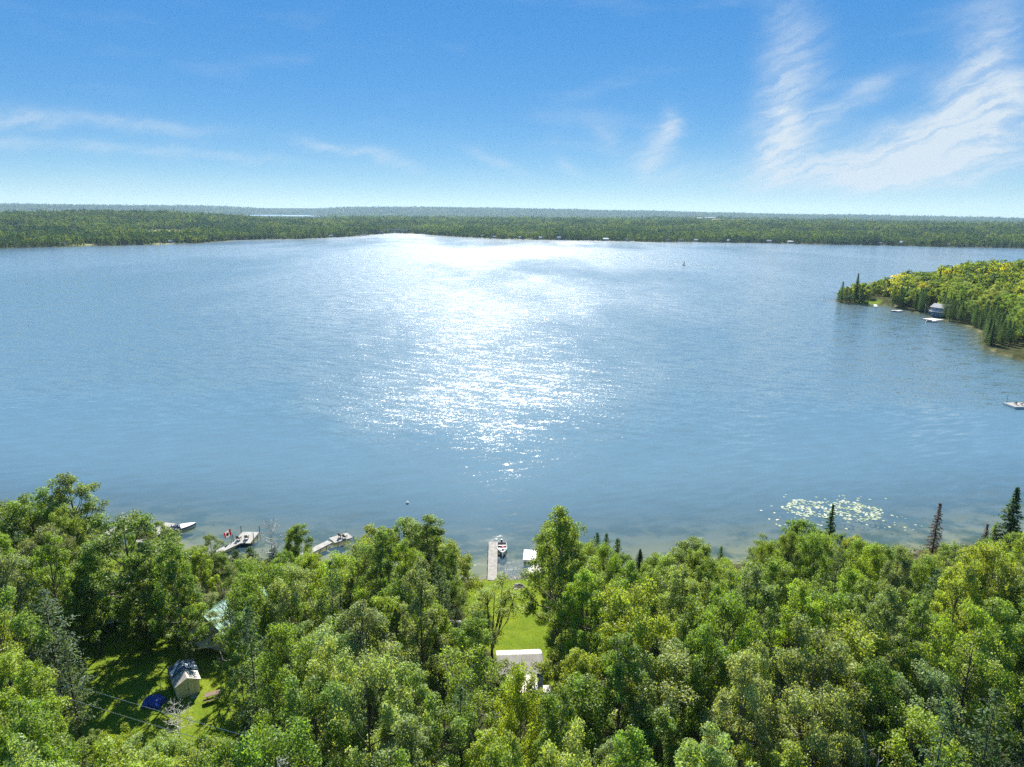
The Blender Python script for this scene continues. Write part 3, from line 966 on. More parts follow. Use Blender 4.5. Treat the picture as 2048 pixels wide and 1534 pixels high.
 (61.0,98.3,1.48,7.9,1.9,'airy','light',0.56,'first pale green thin airy tree from left along near shore, right of lawn'),
 (-41.1,56.4,3.02,7.0,1.9,'tall','mid',3.95,'third mid-green tall narrow tree from left along bottom edge, left of lawn'),
 (-41.5,76.4,2.22,18.5,2.7,'tall','mid',0.12,'fifth mid-green tall narrow tree from left in upper wood, left of lawn'),
 (45.9,73.6,2.39,19.8,2.4,'tall','grey_green',0.88,'third grey-green tall narrow tree from left in upper wood, right of lawn'),
 (-5.3,48.0,3.14,17.5,3.4,'broad','mid',1.37,'fifth mid-green round-crowned tree from left along bottom edge, left of lawn'),
 (-16.6,49.9,3.15,18.3,3.7,'broad','mid',5.13,'second mid-green round-crowned tree from left amid the wood, left of lawn'),
 (8.4,46.9,3.28,15.2,2.6,'tall','grey_green',0.97,'only grey-green tall narrow tree along bottom edge, right of lawn'),
 (-64.0,84.9,2.04,15.9,3.5,'broad','grey_green',0.12,'second grey-green round-crowned tree from left along near shore, left of lawn'),
 (-1.7,46.1,3.21,16.9,3.0,'tall','yellow',1.79,'only yellow-green tall narrow tree along bottom edge, left of lawn'),
 (35.7,71.4,2.43,16.4,3.2,'tall','bright',6.08,'second bright green tall narrow tree from left in upper wood, right of lawn'),
 (-30.5,70.2,2.43,17.4,3.6,'broad','mid',5.98,'second mid-green round-crowned tree from left in upper wood, left of lawn'),
 (59.2,93.4,1.67,9.7,3.2,'broad','mid',2.74,'eleventh mid-green round-crowned tree from left along near shore, right of lawn'),
 (6.6,58.9,2.80,15.8,2.5,'tall','yellow',1.38,'only yellow-green tall narrow tree amid the wood, right of lawn'),
 (91.6,104.9,1.44,8.0,1.7,'tall','light',1.50,'second pale green tall narrow tree from left along near shore, right of lawn'),
 (-52.1,61.7,2.86,19.0,3.5,'broad','mid',0.58,'first mid-green round-crowned tree from left in upper wood, left of lawn'),
 (-21.2,104.2,0.69,8.7,2.1,'airy','mid',2.67,'fifth mid-green thin airy tree from left along near shore, left of lawn'),
 (51.2,94.0,1.60,11.4,2.4,'tall','yellow',6.11,'second yellow-green tall narrow tree from left along near shore, right of lawn'),
 (70.2,100.3,1.46,6.9,1.9,'broad','grey_green',4.49,'fifth grey-green round-crowned tree from left along near shore, right of lawn'),
 (-8.8,76.1,2.03,15.8,3.1,'pine','pine',1.40,'fourth blue-green soft pine from left in upper wood, left of lawn'),
 (-73.1,81.7,2.24,20.0,3.1,'broad','bright',1.47,'only bright green round-crowned tree in upper wood, left of lawn'),
 (49.9,54.8,3.17,15.9,2.7,'airy','mid',1.62,'second mid-green thin airy tree from left amid the wood, right of lawn'),
 (66.7,86.7,1.99,14.5,3.3,'broad','mid',5.01,'twelfth mid-green round-crowned tree from left along near shore, right of lawn'),
 (43.0,56.1,3.08,21.7,3.6,'broad','bright',0.35,'second bright green round-crowned tree from left in upper wood, right of lawn'),
 (62.7,81.2,2.18,16.5,4.3,'broad','yellow',2.82,'fourth yellow-green round-crowned tree from left in upper wood, right of lawn'),
 (-30.1,90.1,1.63,10.0,2.6,'broad','yellow',0.20,'second yellow-green round-crowned tree from left along near shore, left of lawn'),
 (49.5,67.9,2.64,21.7,2.7,'tall','yellow',0.55,'second yellow-green tall narrow tree from left in upper wood, right of lawn'),
 (-36.1,42.4,3.57,21.9,2.6,'tall','bright',1.48,'first bright green tall narrow tree from left amid the wood, left of lawn'),
 (-21.7,40.9,3.55,18.6,3.3,'broad','mid',0.03,'second mid-green round-crowned tree from left along bottom edge, left of lawn'),
 (19.3,48.4,3.27,21.9,2.8,'tall','light',2.60,'second pale green tall narrow tree from left amid the wood, right of lawn'),
 (-76.0,105.1,1.30,10.5,1.6,'tall','mid',5.81,'fourth mid-green tall narrow tree from left along near shore, left of lawn'),
 (37.1,39.2,3.72,17.7,3.2,'broad','mid',5.55,'third mid-green round-crowned tree from left along bottom edge, right of lawn'),
 (30.5,100.0,1.21,6.0,1.6,'airy','mid',4.08,'third mid-green thin airy tree from left along near shore, right of lawn'),
 (-12.4,41.1,3.46,15.6,2.9,'tall','mid',5.79,'seventh mid-green tall narrow tree from left along bottom edge, left of lawn'),
 (88.8,101.1,1.57,9.2,2.0,'airy','mid',4.31,'seventh mid-green thin airy tree from left along near shore, right of lawn'),
 (-45.5,90.8,1.66,10.3,1.9,'tall','yellow',0.90,'second yellow-green tall narrow tree from left along near shore, left of lawn'),
 (57.9,74.2,2.44,19.1,3.8,'broad','yellow',1.01,'fifth yellow-green round-crowned tree from left in upper wood, right of lawn'),
 (77.3,102.1,1.44,7.1,1.5,'tall','yellow',3.22,'third yellow-green tall narrow tree from left along near shore, right of lawn'),
 (32.5,93.0,1.54,8.0,2.0,'broad','bright',6.10,'third bright green round-crowned tree from left along near shore, right of lawn'),
 (11.5,91.1,1.53,11.5,2.4,'broad','mid',0.17,'second mid-green round-crowned tree from left along near shore, right of lawn'),
 (29.1,38.6,3.71,20.3,3.2,'pine','pine',0.83,'only blue-green soft pine along bottom edge, right of lawn'),
 (-21.5,90.4,1.57,12.4,2.0,'tall','yellow',0.20,'seventh yellow-green tall narrow tree from left along near shore, left of lawn'),
 (-56.2,75.4,2.35,19.9,2.6,'tall','mid',1.07,'fourth mid-green tall narrow tree from left in upper wood, left of lawn'),
 (-23.8,36.1,3.76,20.3,3.4,'pine','pine',5.18,'second blue-green soft pine from left along bottom edge, left of lawn'),
 (67.0,73.3,2.53,20.5,2.7,'tall','mid',2.65,'ninth mid-green tall narrow tree from left in upper wood, right of lawn'),
 (-58.1,65.5,2.76,21.0,2.6,'tall','mid',0.89,'second mid-green tall narrow tree from left in upper wood, left of lawn'),
 (-14.3,81.9,1.85,13.5,2.5,'airy','mid',4.19,'second mid-green thin airy tree from left in upper wood, left of lawn'),
 (58.6,85.6,1.99,13.2,2.2,'airy','light',1.63,'second pale green thin airy tree from left along near shore, right of lawn'),
 (55.2,98.2,1.45,9.0,1.8,'tall','mid',1.68,'third mid-green tall narrow tree from left along near shore, right of lawn'),
 (-27.9,85.7,1.80,12.0,2.3,'tall','yellow',0.36,'fourth yellow-green tall narrow tree from left along near shore, left of lawn'),
 (-81.0,109.0,1.07,9.2,1.7,'airy','light',5.08,'only pale green thin airy tree along near shore, left of lawn'),
 (-48.7,55.1,3.11,17.1,4.1,'broad','yellow',2.17,'second yellow-green round-crowned tree from left amid the wood, left of lawn'),
 (-78.4,95.6,1.71,14.3,2.2,'airy','mid',1.19,'first mid-green thin airy tree from left along near shore, left of lawn'),
 (29.8,87.2,1.77,10.5,2.3,'airy','grey_green',1.14,'first grey-green thin airy tree from left along near shore, right of lawn'),
 (14.9,87.7,1.68,11.9,1.6,'airy','mid',5.63,'first mid-green thin airy tree from left along near shore, right of lawn'),
 (17.8,99.2,1.18,6.1,2.5,'broad','mid',5.07,'third mid-green round-crowned tree from left along near shore, right of lawn'),
 (-12.6,95.2,1.27,12.4,2.4,'tall','mid',6.25,'tenth mid-green tall narrow tree from left along near shore, left of lawn'),
 (8.6,40.9,3.53,21.5,2.5,'tall','mid',6.01,'first mid-green tall narrow tree from left along bottom edge, right of lawn'),
 (-16.8,86.9,1.67,15.9,2.1,'tall','mid',5.91,'eighth mid-green tall narrow tree from left along near shore, left of lawn'),
 (4.6,40.5,3.52,20.9,3.1,'broad','light',0.35,'only pale green round-crowned tree along bottom edge, right of lawn'),
 (24.6,47.0,3.35,19.7,3.4,'broad','light',2.33,'first pale green round-crowned tree from left amid the wood, right of lawn'),
 (46.3,92.9,1.62,12.5,2.4,'broad','light',5.17,'only pale green round-crowned tree along near shore, right of lawn'),
 (72.7,95.9,1.66,10.3,1.9,'tall','mid',6.27,'fifth mid-green tall narrow tree from left along near shore, right of lawn'),
 (-8.9,84.6,1.70,14.4,2.1,'tall','mid',2.26,'eleventh mid-green tall narrow tree from left along near shore, left of lawn'),
 (-7.7,39.1,3.51,19.0,3.2,'broad','mid',3.77,'fourth mid-green round-crowned tree from left along bottom edge, left of lawn'),
 (-21.3,75.4,2.17,16.9,3.5,'broad','yellow',0.84,'second yellow-green round-crowned tree from left in upper wood, left of lawn'),
 (1.6,36.4,3.65,21.8,2.7,'tall','light',4.89,'first pale green tall narrow tree from left along bottom edge, right of lawn'),
 (-81.9,98.1,1.60,13.5,2.9,'broad','yellow',3.28,'first yellow-green round-crowned tree from left along near shore, left of lawn'),
 (-64.0,89.4,1.86,17.0,2.7,'broad','mid',0.69,'second mid-green round-crowned tree from left along near shore, left of lawn'),
 (52.2,107.5,0.85,6.8,1.9,'tall','light',5.12,'first pale green tall narrow tree from left along near shore, right of lawn'),
 (-36.1,84.8,1.87,11.7,1.7,'airy','mid',3.27,'third mid-green thin airy tree from left along near shore, left of lawn'),
 (-25.4,71.6,2.35,17.3,3.2,'broad','light',1.02,'only pale green round-crowned tree in upper wood, left of lawn'),
 (-57.2,69.4,2.60,20.8,3.1,'tall','grey_green',4.64,'first grey-green tall narrow tree from left in upper wood, left of lawn'),
 (32.4,43.2,3.54,22.0,3.4,'pine','pine',2.59,'first blue-green soft pine from left amid the wood, right of lawn'),
 (-8.2,43.9,3.32,19.1,3.3,'tall','grey_green',1.75,'only grey-green tall narrow tree along bottom edge, left of lawn'),
 (-9.6,53.4,2.95,17.8,2.9,'tall','light',2.52,'only pale green tall narrow tree amid the wood, left of lawn'),
 (13.1,49.9,3.19,15.7,3.0,'tall','mid',4.95,'second mid-green tall narrow tree from left along bottom edge, right of lawn'),
 (22.0,59.3,2.85,21.4,3.5,'broad','mid',3.13,'third mid-green round-crowned tree from left in upper wood, right of lawn'),
 (-33.6,78.0,2.13,15.4,2.0,'airy','mid',0.98,'first mid-green thin airy tree from left in upper wood, left of lawn'),
 (33.2,66.1,2.63,18.1,3.8,'broad','mid',1.98,'fifth mid-green round-crowned tree from left in upper wood, right of lawn'),
 (58.0,104.3,1.18,6.9,2.1,'broad','grey_green',2.45,'third grey-green round-crowned tree from left along near shore, right of lawn'),
 (-12.0,48.9,3.15,21.8,3.4,'broad','light',2.11,'second pale green round-crowned tree from left amid the wood, left of lawn'),
 (71.5,85.5,2.07,15.8,2.1,'tall','mid',2.74,'seventh mid-green tall narrow tree from left along near shore, right of lawn'),
 (-53.2,57.2,3.05,16.1,3.5,'pine','pine',0.80,'first blue-green soft pine from left amid the wood, left of lawn'),
 (-29.8,80.1,2.03,14.5,2.4,'tall','mid',3.74,'sixth mid-green tall narrow tree from left in upper wood, left of lawn'),
 (64.1,69.5,2.66,16.7,2.6,'tall','bright',0.57,'fourth bright green tall narrow tree from left in upper wood, right of lawn'),
 (-29.0,42.5,3.53,17.2,3.9,'broad','yellow',4.76,'second yellow-green round-crowned tree from left along bottom edge, left of lawn'),
 (48.7,99.4,1.36,10.3,2.6,'broad','grey_green',0.70,'second grey-green round-crowned tree from left along near shore, right of lawn'),
 (54.0,88.3,1.85,12.7,2.2,'airy','mid',3.07,'fourth mid-green thin airy tree from left along near shore, right of lawn'),
 (46.0,50.4,3.32,18.9,3.0,'pine','pine',1.63,'third blue-green soft pine from left amid the wood, right of lawn'),
 (8.3,69.7,2.37,19.0,2.9,'tall','bright',5.71,'first bright green tall narrow tree from left in upper wood, right of lawn'),
 (28.0,77.1,2.16,15.1,2.3,'airy','yellow',0.84,'third yellow-green thin airy tree from left in upper wood, right of lawn'),
 (7.0,88.1,1.63,16.9,3.7,'broad','mid',0.30,'first mid-green round-crowned tree from left along near shore, right of lawn'),
 (17.1,39.2,3.63,18.2,3.2,'broad','mid',3.54,'second mid-green round-crowned tree from left along bottom edge, right of lawn'),
 (-28.5,55.4,3.01,7.2,1.8,'tall','mid',2.23,'fifth mid-green tall narrow tree from left along bottom edge, left of lawn'),
 (12.1,60.9,2.74,21.5,3.9,'broad','yellow',2.76,'second yellow-green round-crowned tree from left in upper wood, right of lawn'),
 (-3.9,63.4,2.51,17.3,2.6,'tall','mid',0.13,'eighth mid-green tall narrow tree from left in upper wood, left of lawn'),
 (22.5,94.8,1.42,7.6,1.8,'airy','mid',4.28,'second mid-green thin airy tree from left along near shore, right of lawn'),
 (-85.7,102.4,1.42,11.9,1.8,'tall','light',0.98,'first pale green tall narrow tree from left along near shore, left of lawn'),
 (-63.3,72.3,2.54,13.9,2.4,'airy','bright',3.33,'first bright green thin airy tree from left in upper wood, left of lawn'),
 (27.3,53.3,3.11,21.6,3.8,'broad','grey_green',1.14,'first grey-green round-crowned tree from left amid the wood, right of lawn'),
 (-31.3,47.3,3.35,14.1,2.0,'airy','light',6.17,'only pale green thin airy tree along bottom edge, left of lawn'),
 (-75.7,86.2,2.08,18.5,3.1,'pine','pine',2.57,'first blue-green soft pine from left along near shore, left of lawn'),
 (36.7,89.1,1.72,11.9,2.3,'broad','mid',3.30,'fifth mid-green round-crowned tree from left along near shore, right of lawn'),
 (26.2,64.8,2.65,21.8,3.0,'tall','grey_green',3.41,'first grey-green tall narrow tree from left in upper wood, right of lawn'),
 (35.3,84.2,1.91,15.3,2.6,'broad','mid',3.91,'sixth mid-green round-crowned tree from left along near shore, right of lawn'),
 (42.3,75.8,2.29,15.1,3.3,'broad','bright',1.72,'first bright green round-crowned tree from left in upper wood, right of lawn'),
 (-15.1,99.8,1.02,10.2,2.2,'tall','mid',4.21,'ninth mid-green tall narrow tree from left along near shore, left of lawn'),
 (-20.6,55.9,2.94,19.6,3.4,'broad','mid',1.91,'first mid-green round-crowned tree from left amid the wood, left of lawn'),
 (76.9,95.6,1.70,11.6,2.5,'tall','mid',5.80,'sixth mid-green tall narrow tree from left along near shore, right of lawn'),
 (-20.4,47.9,3.27,15.3,2.6,'airy','bright',2.52,'only bright green thin airy tree along bottom edge, left of lawn'),
 (30.1,62.4,2.76,21.2,2.6,'tall','yellow',3.40,'first yellow-green tall narrow tree from left in upper wood, right of lawn'),
 (19.8,63.3,2.68,17.3,4.1,'broad','mid',0.67,'second mid-green round-crowned tree from left in upper wood, right of lawn'),
 (-37.3,54.1,3.10,8.8,2.1,'broad','yellow',1.61,'first yellow-green round-crowned tree from left along bottom edge, left of lawn'),
 (70.3,78.2,2.35,19.1,3.5,'broad','mid',3.07,'eighth mid-green round-crowned tree from left in upper wood, right of lawn'),
 (12.1,96.1,1.31,9.5,2.0,'airy','yellow',2.47,'only yellow-green thin airy tree along near shore, right of lawn'),
 (-29.1,75.4,2.22,15.6,3.8,'broad','mid',5.16,'third mid-green round-crowned tree from left in upper wood, left of lawn'),
 (46.5,105.0,1.02,7.4,1.9,'airy','grey_green',4.51,'second grey-green thin airy tree from left along near shore, right of lawn'),
 (-36.3,102.2,1.09,5.7,1.5,'tall','mid',4.71,'seventh mid-green tall narrow tree from left along near shore, left of lawn'),
 (40.3,42.4,3.61,14.3,2.6,'airy','mid',5.23,'only mid-green thin airy tree along bottom edge, right of lawn'),
 (-36.4,88.7,1.71,9.4,2.1,'tall','yellow',2.01,'third yellow-green tall narrow tree from left along near shore, left of lawn'),
 (-4.4,52.6,2.94,16.0,3.2,'pine','pine',5.07,'second blue-green soft pine from left amid the wood, left of lawn'),
 (6.0,53.5,3.01,16.0,4.1,'broad','mid',0.18,'second mid-green round-crowned tree from left amid the wood, right of lawn'),
 (21.3,90.9,1.58,9.9,2.6,'broad','mid',0.28,'fourth mid-green round-crowned tree from left along near shore, right of lawn'),
 (-72.8,96.8,1.63,14.6,3.1,'broad','mid',0.15,'first mid-green round-crowned tree from left along near shore, left of lawn'),
 (14.1,67.0,2.51,13.3,2.1,'airy','mid',4.50,'first mid-green thin airy tree from left amid the wood, right of lawn'),
 (-16.9,54.1,2.98,18.7,3.1,'broad','light',0.40,'first pale green round-crowned tree from left amid the wood, left of lawn'),
 (-38.9,46.9,3.39,16.7,3.7,'broad','mid',1.69,'first mid-green round-crowned tree from left along bottom edge, left of lawn'),
 (12.4,38.3,3.65,20.3,4.1,'broad','mid',0.32,'first mid-green round-crowned tree from left along bottom edge, right of lawn'),
 (-3.7,82.1,1.76,6.0,1.5,'tall','mid',5.72,'ninth mid-green tall narrow tree from left in upper wood, left of lawn'),
 (41.8,86.6,1.85,15.4,2.9,'broad','mid',5.01,'eighth mid-green round-crowned tree from left along near shore, right of lawn'),
 (-31.7,37.5,3.74,21.8,3.2,'broad','light',4.69,'first pale green round-crowned tree from left along bottom edge, left of lawn'),
 (56.1,108.9,0.76,5.8,2.3,'broad','mid',0.31,'ninth mid-green round-crowned tree from left along near shore, right of lawn'),
 (-15.3,63.8,2.58,17.8,3.2,'tall','grey_green',3.99,'second grey-green tall narrow tree from left in upper wood, left of lawn'),
 (38.1,61.6,2.83,21.3,2.7,'tall','grey_green',5.48,'second grey-green tall narrow tree from left in upper wood, right of lawn'),
 (38.2,66.5,2.63,17.2,3.2,'tall','mid',4.64,'fourth mid-green tall narrow tree from left in upper wood, right of lawn'),
 (50.0,62.8,2.85,19.1,2.9,'tall','bright',1.43,'third bright green tall narrow tree from left in upper wood, right of lawn'),
 (0.5,60.0,2.68,10.9,3.1,'broad','mid',2.96,'first mid-green round-crowned tree from left amid the wood, right of lawn'),
 (21.4,43.6,3.47,17.5,2.8,'tall','yellow',3.44,'second yellow-green tall narrow tree from left along bottom edge, right of lawn'),
 (24.1,39.2,3.66,17.5,3.2,'tall','mid',0.98,'third mid-green tall narrow tree from left along bottom edge, right of lawn'),
 (26.2,80.8,2.01,14.6,2.3,'tall','mid',5.64,'second mid-green tall narrow tree from left in upper wood, right of lawn'),
 (-40.9,95.7,1.44,6.6,1.8,'tall','light',1.81,'third pale green tall narrow tree from left along near shore, left of lawn'),
 (-39.9,91.2,1.62,8.7,2.1,'airy','mid',4.11,'second mid-green thin airy tree from left along near shore, left of lawn'),
 (68.6,82.3,2.18,16.9,2.4,'airy','mid',5.69,'only mid-green thin airy tree in upper wood, right of lawn'),
 (37.8,53.0,3.17,16.8,4.2,'broad','grey_green',0.40,'second grey-green round-crowned tree from left amid the wood, right of lawn'),
 (-92.1,111.4,0.82,7.8,1.5,'tall','mid',2.69,'third mid-green tall narrow tree from left along near shore, left of lawn'),
 (-87.8,111.4,0.84,8.7,2.3,'tall','light',4.74,'second pale green tall narrow tree from left along near shore, left of lawn'),
 (26.3,100.4,1.16,5.7,2.2,'broad','bright',4.66,'first bright green round-crowned tree from left along near shore, right of lawn'),
 (4.2,46.0,3.30,21.1,2.5,'tall','mid',5.07,'first mid-green tall narrow tree from left amid the wood, right of lawn'),
 (55.1,59.9,2.99,20.0,3.5,'broad','mid',5.35,'seventh mid-green round-crowned tree from left in upper wood, right of lawn'),
 (-13.3,103.7,0.46,8.1,2.9,'broad','bright',2.50,'only bright green round-crowned tree along near shore, left of lawn'),
 (17.0,60.7,2.77,15.6,2.6,'tall','light',0.10,'first pale green tall narrow tree from left amid the wood, right of lawn'),
 (7.2,96.9,1.24,12.5,2.9,'broad','grey_green',4.84,'first grey-green round-crowned tree from left along near shore, right of lawn'),
 (33.4,77.9,2.16,15.4,3.7,'broad','mid',1.59,'fourth mid-green round-crowned tree from left in upper wood, right of lawn'),
 (76.4,84.8,2.13,15.2,3.9,'broad','bright',4.65,'fourth bright green round-crowned tree from left along near shore, right of lawn'),
 (-70.1,104.0,1.30,9.1,2.0,'tall','mid',2.02,'fifth mid-green tall narrow tree from left along near shore, left of lawn'),
 (51.4,85.1,1.96,14.6,2.7,'tall','mid',5.49,'fourth mid-green tall narrow tree from left along near shore, right of lawn'),
 (-4.5,69.0,2.29,12.6,2.1,'tall','mid',0.50,'only mid-green tall narrow tree amid the wood, left of lawn'),
 (10.1,54.3,3.00,20.0,2.9,'tall','mid',2.34,'second mid-green tall narrow tree from left amid the wood, right of lawn'),
 (25.1,85.1,1.83,13.4,2.1,'tall','mid',4.32,'second mid-green tall narrow tree from left along near shore, right of lawn'),
 (-42.4,49.3,3.31,15.2,3.1,'tall','mid',5.34,'first mid-green tall narrow tree from left along bottom edge, left of lawn'),
 (-16.6,40.0,3.55,21.5,3.7,'broad','mid',2.70,'third mid-green round-crowned tree from left along bottom edge, left of lawn'),
 (-62.1,105.2,1.15,6.7,2.3,'broad','grey_green',4.83,'third grey-green round-crowned tree from left along near shore, left of lawn'),
 (-8.8,70.5,2.26,13.8,2.6,'tall','yellow',4.15,'second yellow-green tall narrow tree from left in upper wood, left of lawn'),
 (19.4,79.3,2.03,15.6,2.9,'broad','light',6.28,'only pale green round-crowned tree in upper wood, right of lawn'),
 (10.0,73.9,2.21,17.1,3.9,'broad','yellow',0.52,'first yellow-green round-crowned tree from left in upper wood, right of lawn'),
 (27.8,91.7,1.58,10.0,2.7,'broad','yellow',2.15,'only yellow-green round-crowned tree along near shore, right of lawn'),
 (-26.3,99.4,1.19,5.6,1.8,'tall','yellow',1.18,'sixth yellow-green tall narrow tree from left along near shore, left of lawn'),
 (46.8,81.2,2.09,16.4,2.9,'broad','yellow',6.25,'third yellow-green round-crowned tree from left in upper wood, right of lawn'),
 (-19.7,81.0,1.93,16.0,2.8,'broad','grey_green',2.03,'only grey-green round-crowned tree in upper wood, left of lawn'),
 (42.3,80.1,2.11,18.3,2.9,'pine','pine',5.83,'first blue-green soft pine from left in upper wood, right of lawn'),
 (31.5,56.9,2.99,17.1,3.9,'broad','light',0.83,'second pale green round-crowned tree from left amid the wood, right of lawn'),
 (9.2,65.0,2.56,14.6,2.1,'airy','bright',3.24,'only bright green thin airy tree amid the wood, right of lawn'),
 (-12.8,77.0,2.03,18.8,2.6,'tall','yellow',4.02,'first yellow-green tall narrow tree from left in upper wood, left of lawn'),
 (33.3,97.3,1.36,6.4,2.1,'broad','bright',5.53,'second bright green round-crowned tree from left along near shore, right of lawn'),
 (-79.2,101.1,1.48,12.5,2.3,'pine','pine',2.69,'second blue-green soft pine from left along near shore, left of lawn'),
 (-42.5,45.4,3.47,12.5,2.0,'airy','yellow',3.32,'only yellow-green thin airy tree along bottom edge, left of lawn'),
 (-9.6,66.1,2.44,22.0,2.5,'tall','grey_green',5.82,'third grey-green tall narrow tree from left in upper wood, left of lawn'),
 (22.1,52.8,3.11,20.5,2.6,'tall','light',5.02,'third pale green tall narrow tree from left amid the wood, right of lawn'),
 (18.7,56.1,2.96,19.9,2.8,'tall','mid',3.34,'third mid-green tall narrow tree from left amid the wood, right of lawn'),
 (-43.7,53.4,3.15,17.1,2.4,'tall','bright',4.06,'second bright green tall narrow tree from left amid the wood, left of lawn'),
 (0.1,41.7,3.41,20.3,2.6,'tall','yellow',5.38,'first yellow-green tall narrow tree from left along bottom edge, right of lawn'),
 (17.8,44.5,3.42,16.6,2.1,'airy','yellow',4.74,'only yellow-green thin airy tree along bottom edge, right of lawn'),
 (-68.7,99.5,1.49,13.1,2.2,'airy','grey_green',1.14,'second grey-green thin airy tree from left along near shore, left of lawn'),
 (-56.4,61.4,2.91,20.4,3.7,'broad','yellow',2.21,'first yellow-green round-crowned tree from left in upper wood, left of lawn'),
 (-61.6,99.1,1.44,10.9,1.9,'tall','mid',6.25,'sixth mid-green tall narrow tree from left along near shore, left of lawn'),
 (74.2,89.4,1.93,14.7,2.6,'tall','yellow',5.56,'fourth yellow-green tall narrow tree from left along near shore, right of lawn'),
 (59.5,70.2,2.60,17.4,2.5,'tall','mid',5.17,'seventh mid-green tall narrow tree from left in upper wood, right of lawn'),
 (6.4,100.6,1.00,9.9,1.5,'tall','mid',3.77,'first mid-green tall narrow tree from left along near shore, right of lawn'),
 (-89.0,106.5,1.22,10.3,3.1,'broad','grey_green',2.27,'first grey-green round-crowned tree from left along near shore, left of lawn'),
 (21.1,75.4,2.20,16.5,2.8,'airy','yellow',2.60,'first yellow-green thin airy tree from left in upper wood, right of lawn'),
 (-62.8,68.0,2.71,17.8,2.6,'tall','mid',5.09,'first mid-green tall narrow tree from left in upper wood, left of lawn'),
 (-24.1,45.3,3.40,16.1,2.0,'airy','grey_green',5.07,'only grey-green thin airy tree along bottom edge, left of lawn'),
 (-13.6,56.8,2.84,16.1,2.5,'tall','grey_green',0.58,'only grey-green tall narrow tree amid the wood, left of lawn'),
 (91.5,109.5,1.22,5.9,1.6,'tall','mid',0.88,'eighth mid-green tall narrow tree from left along near shore, right of lawn'),
 (-7.3,80.6,1.85,11.6,2.0,'airy','mid',1.44,'third mid-green thin airy tree from left in upper wood, left of lawn'),
 (7.8,92.3,1.46,14.9,2.0,'tall','yellow',2.59,'first yellow-green tall narrow tree from left along near shore, right of lawn'),
 (45.2,46.5,3.47,16.1,2.8,'tall','light',0.65,'third pale green tall narrow tree from left along bottom edge, right of lawn'),
 (10.0,102.2,0.89,9.3,2.0,'airy','bright',2.16,'first bright green thin airy tree from left along near shore, right of lawn'),
 (-26.1,50.5,3.19,12.1,1.9,'tall','mid',2.56,'fourth mid-green tall narrow tree from left along bottom edge, left of lawn'),
 (-45.6,96.5,1.43,6.5,2.5,'broad','mid',1.12,'fourth mid-green round-crowned tree from left along near shore, left of lawn'),
 (-25.9,89.1,1.65,9.5,1.8,'tall','yellow',4.84,'fifth yellow-green tall narrow tree from left along near shore, left of lawn'),
 (-93.5,106.6,1.21,9.8,2.1,'tall','grey_green',0.79,'first grey-green tall narrow tree from left along near shore, left of lawn'),
 (-51.1,94.2,1.55,10.3,2.0,'tall','yellow',0.42,'first yellow-green tall narrow tree from left along near shore, left of lawn'),
 (-13.7,67.4,2.42,16.6,2.5,'airy','bright',1.16,'second bright green thin airy tree from left in upper wood, left of lawn'),
 (-11.9,36.4,3.65,21.4,2.7,'tall','mid',1.39,'sixth mid-green tall narrow tree from left along bottom edge, left of lawn'),
 (83.4,95.8,1.75,11.7,2.3,'airy','mid',0.64,'sixth mid-green thin airy tree from left along near shore, right of lawn'),
 (47.9,87.1,1.86,14.4,2.9,'broad','mid',5.94,'tenth mid-green round-crowned tree from left along near shore, right of lawn'),
 (13.8,71.1,2.34,18.8,2.6,'tall','mid',1.98,'first mid-green tall narrow tree from left in upper wood, right of lawn'),
 (-86.3,98.5,1.58,13.5,2.0,'tall','mid',1.06,'first mid-green tall narrow tree from left along near shore, left of lawn'),
 (7.1,104.8,0.43,9.4,2.1,'pine','pine',5.89,'only blue-green soft pine along near shore, right of lawn'),
 (-37.8,38.5,3.73,22.0,3.4,'pine','pine',5.17,'first blue-green soft pine from left along bottom edge, left of lawn'),
 (-71.2,108.3,1.07,6.0,1.5,'airy','grey_green',5.86,'third grey-green thin airy tree from left along near shore, left of lawn'),
 (-25.1,58.0,2.89,20.4,3.3,'pine','pine',0.08,'second blue-green soft pine from left in upper wood, left of lawn'),
 (-77.3,111.2,0.89,7.9,1.8,'tall','bright',1.53,'only bright green tall narrow tree along near shore, left of lawn'),
 (-20.6,70.7,2.35,18.9,2.8,'pine','pine',2.10,'third blue-green soft pine from left in upper wood, left of lawn'),
 (68.2,96.4,1.61,8.5,1.5,'airy','mid',5.76,'fifth mid-green thin airy tree from left along near shore, right of lawn'),
 (-3.4,38.3,3.51,19.4,2.6,'tall','mid',4.24,'eighth mid-green tall narrow tree from left along bottom edge, left of lawn'),
 (29.6,82.8,1.94,12.7,2.3,'airy','yellow',2.61,'second yellow-green thin airy tree from left in upper wood, right of lawn'),
 (-67.3,82.0,2.19,16.9,2.5,'tall','bright',6.23,'only bright green tall narrow tree in upper wood, left of lawn'),
 (-16.6,77.7,2.04,19.4,3.0,'tall','mid',1.32,'seventh mid-green tall narrow tree from left in upper wood, left of lawn'),
 (40.4,69.8,2.52,17.6,2.8,'tall','mid',2.42,'fifth mid-green tall narrow tree from left in upper wood, right of lawn'),
 (38.8,95.1,1.49,8.8,2.0,'tall','grey_green',3.18,'only grey-green tall narrow tree along near shore, right of lawn'),
 (60.8,64.9,2.83,15.2,4.3,'broad','grey_green',4.28,'third grey-green round-crowned tree from left amid the wood, right of lawn'),
 (41.2,91.8,1.64,13.5,2.6,'broad','mid',4.39,'seventh mid-green round-crowned tree from left along near shore, right of lawn'),
 (19.2,67.7,2.50,20.3,2.7,'tall','light',4.16,'first pale green tall narrow tree from left in upper wood, right of lawn'),
 (55.4,82.9,2.08,14.1,2.8,'broad','mid',5.22,'sixth mid-green round-crowned tree from left in upper wood, right of lawn'),
 (23.9,67.7,2.52,19.8,2.5,'tall','mid',0.73,'third mid-green tall narrow tree from left in upper wood, right of lawn'),
